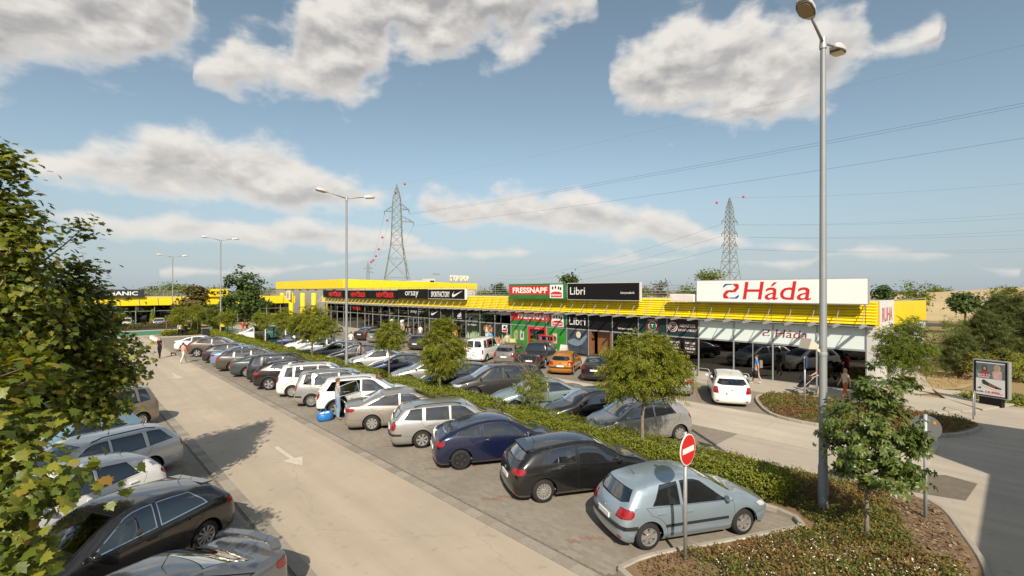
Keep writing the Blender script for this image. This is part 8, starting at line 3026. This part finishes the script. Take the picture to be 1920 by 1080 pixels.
def cloth(name, col, pat=None):
    m = mat(name, col, 0.85, 0, 0.15, noise=(20, 0.12))
    if pat and not m.get('pat'):
        m['pat'] = 1
        nt = m.node_tree
        b = nt.nodes['Principled BSDF']
        src = b.inputs['Base Color'].links[0].from_socket
        tcn = nt.nodes.new('ShaderNodeTexCoord')
        fac = None
        for ax in pat[0]:
            wv = nt.nodes.new('ShaderNodeTexWave')
            wv.bands_direction = ax
            wv.inputs['Scale'].default_value = pat[1]
            nt.links.new(tcn.outputs['Object'], wv.inputs['Vector'])
            gt_ = nt.nodes.new('ShaderNodeMath')
            gt_.operation = 'GREATER_THAN'
            gt_.inputs[1].default_value = pat[2]
            nt.links.new(wv.outputs['Fac'], gt_.inputs[0])
            if fac is None:
                fac = gt_.outputs[0]
            else:
                mx = nt.nodes.new('ShaderNodeMath')
                mx.operation = 'ADD'
                nt.links.new(fac, mx.inputs[0])
                nt.links.new(gt_.outputs[0], mx.inputs[1])
                ml = nt.nodes.new('ShaderNodeMath')
                ml.operation = 'MULTIPLY'
                ml.inputs[1].default_value = 0.55
                nt.links.new(mx.outputs[0], ml.inputs[0])
                fac = ml.outputs[0]
        mx = nt.nodes.new('ShaderNodeMix')
        mx.data_type = 'RGBA'
        nt.links.new(fac, mx.inputs[0])
        nt.links.new(src, mx.inputs[6])
        mx.inputs[7].default_value = (*pat[3], 1)
        nt.links.new(mx.outputs[2], b.inputs['Base Color'])
    return m


def person(label, x, y, face, h=1.75, top=None, bottom=None, shoes=None, hair=(0.06, 0.04, 0.03), pose='stand', shorts=False, sleeve='short', hairlen=0.0, armR=None, armL=None, z0=0.012, tilt=0.0, build=1.0):
    """one continuous skinned body; x forward in its own frame; face = heading angle in the world"""
    s = h / 1.75
    t = thing('person', label, 'person', (x, y, z0), face, 'people in the car park')
    local(t)
    st = {'stand': (0.03, -0.05, 0.02, -0.03), 'walk': (0.26, -0.02, -0.24, -0.20), 'stride': (0.32, 0.02, -0.28, -0.26)}[pose]
    V, E, Rr, Lb = [], [], [], []

    def v(p, r_, lab, par=None):
        V.append(Vector(p) * s)
        Rr.append((r_[0] * s, r_[1] * s) if isinstance(r_, tuple) else (r_ * s, r_ * s))
        Lb.append(lab)
        if par is not None:
            E.append((par, len(V) - 1))
        return len(V) - 1
    bw = build
    pel = v((0, 0, 0.93), (0.125 * bw, 0.155 * bw), 'bottom')
    wa = v((0.0, 0, 1.07), (0.115 * bw, 0.145 * bw), 'top', pel)
    ch = v((tilt * 0.5, 0, 1.25), (0.12 * bw, 0.165 * bw), 'top', wa)
    sh = v((tilt, 0, 1.40), (0.095, 0.15), 'top', ch)
    nk = v((tilt * 1.2 + 0.005, 0, 1.49), (0.055, 0.055), 'skin', sh)
    h1 = v((tilt * 1.4 + 0.015, 0, 1.58), (0.078, 0.068), 'skin', nk)
    h2 = v((tilt * 1.5 + 0.02, 0, 1.66), (0.092, 0.076), 'skin', h1)
    v((tilt * 1.5 + 0.01, 0, 1.725), (0.062, 0.055), 'skin', h2)
    v((tilt * 1.5 + 0.105, 0, 1.615), (0.018, 0.016), 'skin', h1)         # nose
    for sd, fx, kx in ((1, st[0], st[1]), (-1, st[2], st[3])):
        kn = (fx * 0.55 + 0.03, sd * 0.095, 0.50)
        hp = v((0.0, sd * 0.085, 0.84), 0.092 * bw, 'bottom', pel)
        th = v((fx * 0.3 + 0.01, sd * 0.092, 0.68), 0.082 * bw, 'bottom', hp)
        k = v(kn, 0.06, 'shin_top', th)
        ca = v((fx * 0.8 - 0.01, sd * 0.095, 0.32), 0.056, 'shin', k)
        zf = 0.09 + (0.05 if fx < -0.1 else 0)
        an = v((fx - 0.02, sd * 0.095, zf), 0.042, 'shin', ca)
        v((fx + 0.13, sd * 0.105, 0.045 if fx > -0.1 else 0.05), (0.036, 0.045), 'shoe', an)
        sw = -fx * 0.6
        arm = armL if sd == 1 else armR
        sp = v((tilt, sd * 0.17, 1.40), 0.062, 'top', sh)
        if arm is None:
            el = (tilt + sw * 0.3 - 0.03, sd * 0.245, 1.14)
            wr = (tilt + sw * 0.8 + 0.05, sd * 0.255, 0.90)
        else:
            el, wr = arm
        um = [(a + b) / 2 for a, b in zip((tilt, sd * 0.19, 1.39), el)]
        u_ = v(um, 0.05, 'top', sp)
        e_ = v(el, 0.042, 'top' if sleeve == 'long' else 'skin', u_)
        fm = [(a + b) / 2 for a, b in zip(el, wr)]
        f_ = v(fm, 0.037, 'top' if sleeve == 'long' else 'skin', e_)
        w_ = v(wr, 0.026, 'skin', f_)
        d = (Vector(wr) - Vector(el)).normalized()
        pm_ = Vector(wr) + d * 0.06
        v(pm_, (0.020, 0.036), 'skin', w_)
    me = bpy.data.meshes.new('body')
    me.from_pydata([tuple(q) for q in V], E, [])
    ob = bpy.data.objects.new('body', me)
    COL.objects.link(ob)
    sk = ob.modifiers.new('skin', 'SKIN')
    sk.use_smooth_shade = True
    for i, r_ in enumerate(Rr):
        me.skin_vertices[0].data[i].radius = r_
    me.skin_vertices[0].data[0].use_root = True
    ss = ob.modifiers.new('sub', 'SUBSURF')
    ss.levels = ss.render_levels = 1
    dg = bpy.context.evaluated_depsgraph_get()
    m2 = bpy.data.meshes.new_from_object(ob.evaluated_get(dg))
    bpy.data.objects.remove(ob)
    m2.materials.clear()
    shp = shoes or cloth('shoe_dark_cloth', (0.05, 0.045, 0.04))
    for m in (M_skin, top, bottom, shp):
        m2.materials.append(m)
    segs = [(V[a], V[b], Lb[b]) for a, b in E]
    idx = []
    for f in m2.polygons:
        c = f.center
        best, lab, tt = 9, 'top', 0
        for a, b, lb in segs:
            ab = b - a
            q = max(0, min(1, (c - a).dot(ab) / max(ab.length_squared, 1e-9)))
            dd = (c - a - ab * q).length
            if dd < best:
                best, lab, tt = dd, lb, q
        z = c.z / s
        if lab in ('shin', 'shin_top'):
            k = 0 if (shorts and z < 0.52) else 2
            if lab == 'shin' and z < 0.10:
                k = 3
        elif lab == 'bottom':
            k = 2
        elif lab == 'shoe':
            k = 3
        elif lab == 'top':
            k = 1 if z > 0.93 or sleeve == 'long' else 2
        else:
            k = 0
            if z > 1.30 and z < 1.46 and abs(c.y) < 0.2 * s:
                k = 1
        idx.append(k)
    m2.polygons.foreach_set('material_index', idx)
    m2.polygons.foreach_set('use_smooth', [True] * len(m2.polygons))
    # five fingers on each hand
    bm = bmesh.new()
    bm.from_mesh(m2)
    for sd in (1, -1):
        arm = armL if sd == 1 else armR
        fx = st[0] if sd == 1 else st[2]
        sw = -fx * 0.6
        el, wr = arm if arm is not None else ((tilt + sw * 0.3 - 0.03, sd * 0.245, 1.14), (tilt + sw * 0.8 + 0.05, sd * 0.255, 0.90))
        d = (Vector(wr) - Vector(el)).normalized()
        fw = Vector((1, 0, 0)) - d * d.x
        fw = fw.normalized() if fw.length > 0.2 else Vector((0, 0, 1))
        inn = d.cross(fw) * sd
        p0 = Vector(wr) + d * 0.085
        mb = MB()
        for j, (o_, ln) in enumerate(((0.030, 0.068), (0.010, 0.078), (-0.010, 0.074), (-0.029, 0.058))):
            a = p0 + fw * o_
            mb.tube([a - d * 0.03, a + d * ln * 0.5, a + d * ln - inn * -0.02], [0.0095, 0.009, 0.006], 5)
        a = Vector(wr) + d * 0.04 + fw * 0.03
        mb.tube([a, a + fw * 0.028 + d * 0.03, a + fw * 0.034 + d * 0.06], [0.011, 0.010, 0.006], 5)
        tmp = mb.mesh('hand', M_skin)
        tmp.transform(Matrix.Scale(s, 4))
        bm.from_mesh(tmp)
        bpy.data.meshes.remove(tmp)
    bm.to_mesh(m2)
    bm.free()
    link('body', m2, t)
    # hair: cap over the back and top of the head
    hm = mat('hair_%d_%d' % (hair[0] * 100, hair[1] * 100), hair, 0.6, 0, 0.3, noise=(30, 0.25))
    vs, fs = [], []
    nu, nv = 12, 7
    c = Vector((tilt * 1.5 + 0.012, 0, 1.655))
    for j in range(nv + 1):
        for i in range(nu):
            a = 2 * math.pi * i / nu
            b = math.pi * j / nv * 0.62
            q = Vector((0.108 * math.sin(b) * math.cos(a), 0.090 * math.sin(b) * math.sin(a), 0.112 * math.cos(b)))
            if j == nv:
                q.z -= hairlen * max(0.0, -math.cos(a) + 0.3)
            if math.cos(a) > 0.35 and j > 3:
                q = Vector((q.x * 0.75, q.y * 0.9, max(q.z, 0.045)))
            vs.append((c + q) * s)
    for j in range(nv):
        for i in range(nu):
            fs.append((j * nu + i, (j + 1) * nu + i, (j + 1) * nu + (i + 1) % nu, j * nu + (i + 1) % nu))
    MB().add(vs, fs).build('hair', hm, t, smooth=True)
    em = MB()
    for sd in (1, -1):
        em.lathe([(0.011 * math.sin(math.pi * i / 4), 0.011 * math.cos(math.pi * i / 4)) for i in range(5)], 6, c=((tilt * 1.5 + 0.098) * s, sd * 0.030 * s, 1.655 * s))
    em.build('eyes', M_seal, t)
    MB().box((tilt * 1.4 + 0.078) * s, (tilt * 1.4 + 0.094) * s, -0.022 * s, 0.022 * s, 1.563 * s, 1.572 * s).build('mouth', mat('lips', (0.35, 0.12, 0.10), 0.6), t)
    em = MB()
    for sd in (1, -1):
        em.tube([((tilt * 1.5 + 0.0) * s, sd * 0.082 * s, 1.60 * s), ((tilt * 1.5 - 0.01) * s, sd * 0.092 * s, 1.65 * s)], [0.014 * s, 0.018 * s], 6)
    em.build('ears', M_skin, t)
    return t


def face_to(dx, dy):
    return math.atan2(dy, dx)


def cam_dir(X, Y):
    """heading whose picture direction is X to the right, Y away"""
    return math.atan2(-X * SE + Y * CE, X * CE + Y * SE)


jeans = cloth('light_jeans', (0.20, 0.29, 0.40))
bag_pose = ((0.20, -0.20, 1.10), (0.36, -0.06, 1.08))
t = person('man in checked shirt and light jeans beside the open car door', 8.78, 20.28, cam_dir(0.75, 0.6), 1.80, cloth('checked_shirt', (0.52, 0.51, 0.50), (('X', 'Z'), 7.0, 0.6, (0.10, 0.10, 0.11))), jeans, cloth('tan_shoe', (0.35, 0.26, 0.15)), (0.10, 0.05, 0.025), 'stand', False, 'long', 0.0, armR=((0.08, -0.26, 1.14), (0.30, -0.14, 1.08)), armL=((0.08, 0.26, 1.14), (0.30, 0.12, 1.10)))
t = person('woman in denim shirt with dark strap leaning at the white off-roader', 10.75, 20.45, cam_dir(0.25, 0.95), 1.68, cloth('denim_shirt', (0.17, 0.27, 0.40)), cloth('pale_trousers', (0.5, 0.47, 0.42)), None, (0.20, 0.085, 0.03), 'stand', False, 'long', 0.02, tilt=0.06, armL=((0.05, 0.30, 1.16), (0.22, 0.28, 1.02)), armR=((0.05, -0.30, 1.16), (0.20, -0.20, 0.98)))
MB().tube([(-0.10, 0.16, 1.40), (-0.125, 0.02, 1.22), (-0.10, -0.17, 1.02)], 0.012, 5).build('strap', M_seal, t)
person('woman in salmon top and pale trousers walking along the lane', 6.95, 44.1, cam_dir(0.35, 0.9), 1.62, cloth('salmon_top', (0.62, 0.30, 0.23)), cloth('white_trousers', (0.62, 0.56, 0.48)), cloth('sandal', (0.4, 0.3, 0.2)), (0.06, 0.03, 0.02), 'stride', hairlen=0.05, armL=((0.0, 0.30, 1.17), (0.05, 0.14, 1.0)))
person('man in black clothes walking with a small dog', 6.06, 48.8, cam_dir(0.3, -0.9), 1.75, cloth('black_tee', (0.02, 0.02, 0.022), (('Y',), 0.55, 0.80, (0.55, 0.55, 0.55))), cloth('black_trousers', (0.016, 0.016, 0.018)), None, (0.20, 0.14, 0.09), 'walk')
gx, gy = ground_at(337, 631)
person('woman in white top with dark hair walking across the green crossing', gx, gy, cam_dir(-0.6, 0.6), 1.68, cloth('white_tee', (0.66, 0.65, 0.63)), cloth('black_trousers', (0.016, 0.016, 0.018)), None, (0.03, 0.02, 0.015), 'walk', hairlen=0.12)
person('dark dressed man walking beside the woman in white', gx + 0.5, gy + 0.3, cam_dir(-0.6, 0.6), 1.76, cloth('black_tee2', (0.025, 0.025, 0.028)), cloth('black_trousers', (0.016, 0.016, 0.018)), None, (0.05, 0.03, 0.02), 'walk')
t = person('man in blue tee shirt and grey shorts with a backpack at the shop window', 30.15, 10.75, cam_dir(-0.85, 0.35), 1.72, cloth('blue_tee', (0.05, 0.20, 0.52)), cloth('grey_shorts', (0.42, 0.40, 0.38)), cloth('white_shoe', (0.6, 0.58, 0.55)), (0.12, 0.05, 0.03), 'walk', True, build=1.25, z0=0.05)
MB().box(-0.30, -0.15, -0.15, 0.15, 1.0, 1.42).build('backpack', cloth('backpack_olive', (0.22, 0.20, 0.15)), t)
b_o = MB()
b_o.tube([(0.10, 0.30, 0.42), (0.10, 0.30, 0.52), (0.10, 0.30, 0.80), (0.10, 0.30, 0.86)], [0.12, 0.17, 0.15, 0.06], 10)
tag(b_o.xf(Matrix.Translation((30.15, 10.75, 0.05)) @ Matrix.Rotation(cam_dir(-0.85, 0.35), 4, 'Z')).build('black_bag', M_black, None, smooth=True), 'black round bag held by the man in the blue tee shirt', 'bag')
gx, gy = ground_at(1540, 743)
person('man in red shirt pushing a pushchair behind the lamp post', gx, gy, cam_dir(-1, 0.1), 1.72, cloth('red_shirt', (0.50, 0.03, 0.03)), cloth('dark_shorts', (0.05, 0.05, 0.06)), None, (0.05, 0.03, 0.02), 'walk', True, z0=0.05, armL=((0.16, 0.24, 1.16), (0.44, 0.18, 1.02)), armR=((0.16, -0.24, 1.16), (0.44, -0.18, 1.02)))
hd = cam_dir(-1, 0.1)
t = thing('pushchair', 'black pushchair with folded hood before the shop window', 'pushchair', (gx + 0.95 * math.cos(hd), gy + 0.95 * math.sin(hd), 0.05), hd)
local(t)
for (xx, yy, r_) in ((-0.32, 0.26, 0.13), (-0.32, -0.26, 0.13), (0.36, 0.18, 0.10), (0.36, -0.18, 0.10)):
    MB().tube([(xx, yy - 0.025, r_), (xx, yy + 0.025, r_)], r_, 12).build('wheel', M_tyre, t)
for s in (-1, 1):
    MB().tube([(0.36, s * 0.18, 0.1), (-0.05, s * 0.22, 0.55), (-0.5, s * 0.22, 1.0)], 0.014, 6).build('frame', M_galv, t)
    MB().tube([(-0.32, s * 0.24, 0.13), (0.0, s * 0.22, 0.5)], 0.014, 6).build('frame', M_galv, t)
MB().bar((-0.5, -0.22, 1.0), (-0.5, 0.22, 1.0), 0.03, 0.03).build('handlebar', M_black, t)
MB().add([(-0.22, -0.2, 0.45), (-0.22, 0.2, 0.45), (0.22, 0.2, 0.42), (0.22, -0.2, 0.42), (-0.36, -0.2, 0.95), (-0.36, 0.2, 0.95), (-0.28, 0.2, 0.95), (-0.28, -0.2, 0.95)], [(0, 3, 2, 1), (0, 1, 5, 4), (3, 7, 6, 2), (4, 5, 6, 7), (0, 4, 7, 3), (1, 2, 6, 5)]).build('seat', cloth('pushchair_cloth', (0.025, 0.025, 0.03)), t)
MB().lathe([(0.30 * math.cos(q), 0.30 * math.sin(q)) for q in (0, 0.4, 0.8, 1.2, 1.5)], 12, c=(-0.15, 0, 0.82)).build('hood', cloth('pushchair_cloth', (0.025, 0.025, 0.03)), t, smooth=True)
gx, gy = ground_at(1585, 752)
person('blond woman in a patterned top passing the shop window', gx, gy, cam_dir(-1, -0.1), 1.60, cloth('floral_top', (0.55, 0.30, 0.16), (('X', 'Z'), 5.0, 0.55, (0.65, 0.6, 0.5))), cloth('orange_skirt', (0.45, 0.13, 0.04)), None, (0.42, 0.30, 0.14), 'walk', hairlen=0.08, z0=0.05)
person('man in striped shirt leaning at the black hatchback door', 16.2, 33.4, cam_dir(-0.5, 0.8), 1.74, cloth('striped_tee', (0.62, 0.60, 0.57), (('Z',), 5.2, 0.55, (0.03, 0.03, 0.035))), cloth('dark_trousers', (0.04, 0.04, 0.05)), None, (0.05, 0.03, 0.02), 'stand', tilt=0.08)
gx, gy = ground_at(658, 656)
person('man in white tee shirt and black shorts crossing the back lane', gx, gy, cam_dir(-0.2, 1.0), 1.72, cloth('white_tee', (0.66, 0.65, 0.63)), cloth('black_shorts', (0.02, 0.02, 0.022)), None, (0.09, 0.05, 0.03), 'walk', True)
for k, (xx, yy, lab, tc_, bc_, fd) in enumerate(((29.2, 48.3, 'man in dark printed tee shirt with folded arms before the balloons', (0.025, 0.02, 0.025), (0.06, 0.07, 0.12), (-1, -0.4)), (29.3, 45.9, 'man in white tee shirt walking to the shop door', (0.66, 0.65, 0.62), (0.35, 0.30, 0.22), (0.6, 0.8)), (29.9, 50.6, 'woman in pale dress at the balloon column', (0.55, 0.42, 0.36), (0.6, 0.55, 0.5), (-1, 0)),
                                                 (29.6, 34.3, 'person in bright blue tee shirt before the dog picture', (0.03, 0.32, 0.62), (0.1, 0.1, 0.12), (0.5, 0.8)), (29.7, 33.2, 'child in red top before the dog picture', (0.60, 0.05, 0.04), (0.2, 0.25, 0.35), (0.5, 0.8)), (29.6, 32.0, 'woman in beige jacket before the pet shop', (0.50, 0.38, 0.26), (0.25, 0.2, 0.17), (0.5, 0.8)), (29.9, 40.3, 'person in orange top behind the hedge tree by the shops', (0.6, 0.25, 0.05), (0.1, 0.1, 0.12), (-0.5, -0.8)))):
    person(lab, xx, yy, face_to(*fd), 1.35 if 'child' in lab else 1.72, cloth('cloth_top_%d' % k, tc_), cloth('cloth_bottom_%d' % k, bc_), None, ((0.06, 0.04, 0.03), (0.12, 0.07, 0.04), (0.2, 0.12, 0.06))[k % 3], 'walk' if k % 2 else 'stand', z0=0.05, sleeve='long' if k == 5 else 'short')
for k, (px, py, lab, tc_) in enumerate(((455, 629, 'person in red top among the far trees', (0.5, 0.04, 0.03)), (462, 630, 'person in dark top beside the one in red, among the far trees', (0.03, 0.03, 0.035)), (421, 630, 'man in dark clothes at the far ticket pillar', (0.03, 0.03, 0.03)))):
    gx, gy = ground_at(px, py)
    person(lab, gx, gy, cam_dir(0.7, -0.5), 1.72, cloth('far_top_%d' % k, tc_), cloth('far_bottom_%d' % k, (0.35, 0.28, 0.2) if k < 2 else (0.03, 0.03, 0.03)), None, (0.05, 0.03, 0.02), 'walk', shorts=k < 2)
# small dog on the lane
gx, gy = ground_at(325, 667)
t = thing('dog', 'small brown dog trotting beside the man in black', 'dog', (gx, gy, 0.012), cam_dir(1, 0.1))
local(t)
V = [(0, 0, 0.22), (0.14, 0, 0.23), (0.20, 0, 0.29), (0.26, 0, 0.34), (0.34, 0, 0.32), (-0.14, 0, 0.22), (-0.22, 0, 0.30), (-0.26, 0, 0.36)]
E2 = [(0, 1), (1, 2), (2, 3), (3, 4), (0, 5), (5, 6), (6, 7)]
Rd = [0.065, 0.075, 0.05, 0.052, 0.022, 0.06, 0.018, 0.012]
for (xx, par, ky) in ((0.15, 1, 0.0), (-0.15, 5, -0.03)):
    for s in (1, -1):
        b = len(V)
        V += [(xx, s * 0.045, 0.15), (xx + ky, s * 0.045, 0.08), (xx + 0.01, s * 0.045, 0.015)]
        Rd += [0.030, 0.018, 0.018]
        E2 += [(par, b), (b, b + 1), (b + 1, b + 2)]
for s in (1, -1):
    b = len(V)
    V.append((0.24, s * 0.05, 0.39))
    Rd.append(0.016)
    E2.append((3, b))
me = bpy.data.meshes.new('body')
me.from_pydata(V, E2, [])
ob = bpy.data.objects.new('body', me)
COL.objects.link(ob)
ob.modifiers.new('skin', 'SKIN').use_smooth_shade = True
for i, r_ in enumerate(Rd):
    me.skin_vertices[0].data[i].radius = (r_, r_)
me.skin_vertices[0].data[0].use_root = True
m_ = ob.modifiers.new('sub', 'SUBSURF')
m_.levels = m_.render_levels = 1
m2 = bpy.data.meshes.new_from_object(ob.evaluated_get(bpy.context.evaluated_depsgraph_get()))
bpy.data.objects.remove(ob)
m2.materials.clear()
m2.materials.append(mat('dog_fur', (0.20, 0.11, 0.05), 0.8, noise=(12, 0.35)))
link('body', m2, t)
MB().lathe([(0.055, 0), (0.058, 0.012), (0.055, 0.024)], 10, c=(0.20, 0, 0.275)).build('collar', M_red, t)
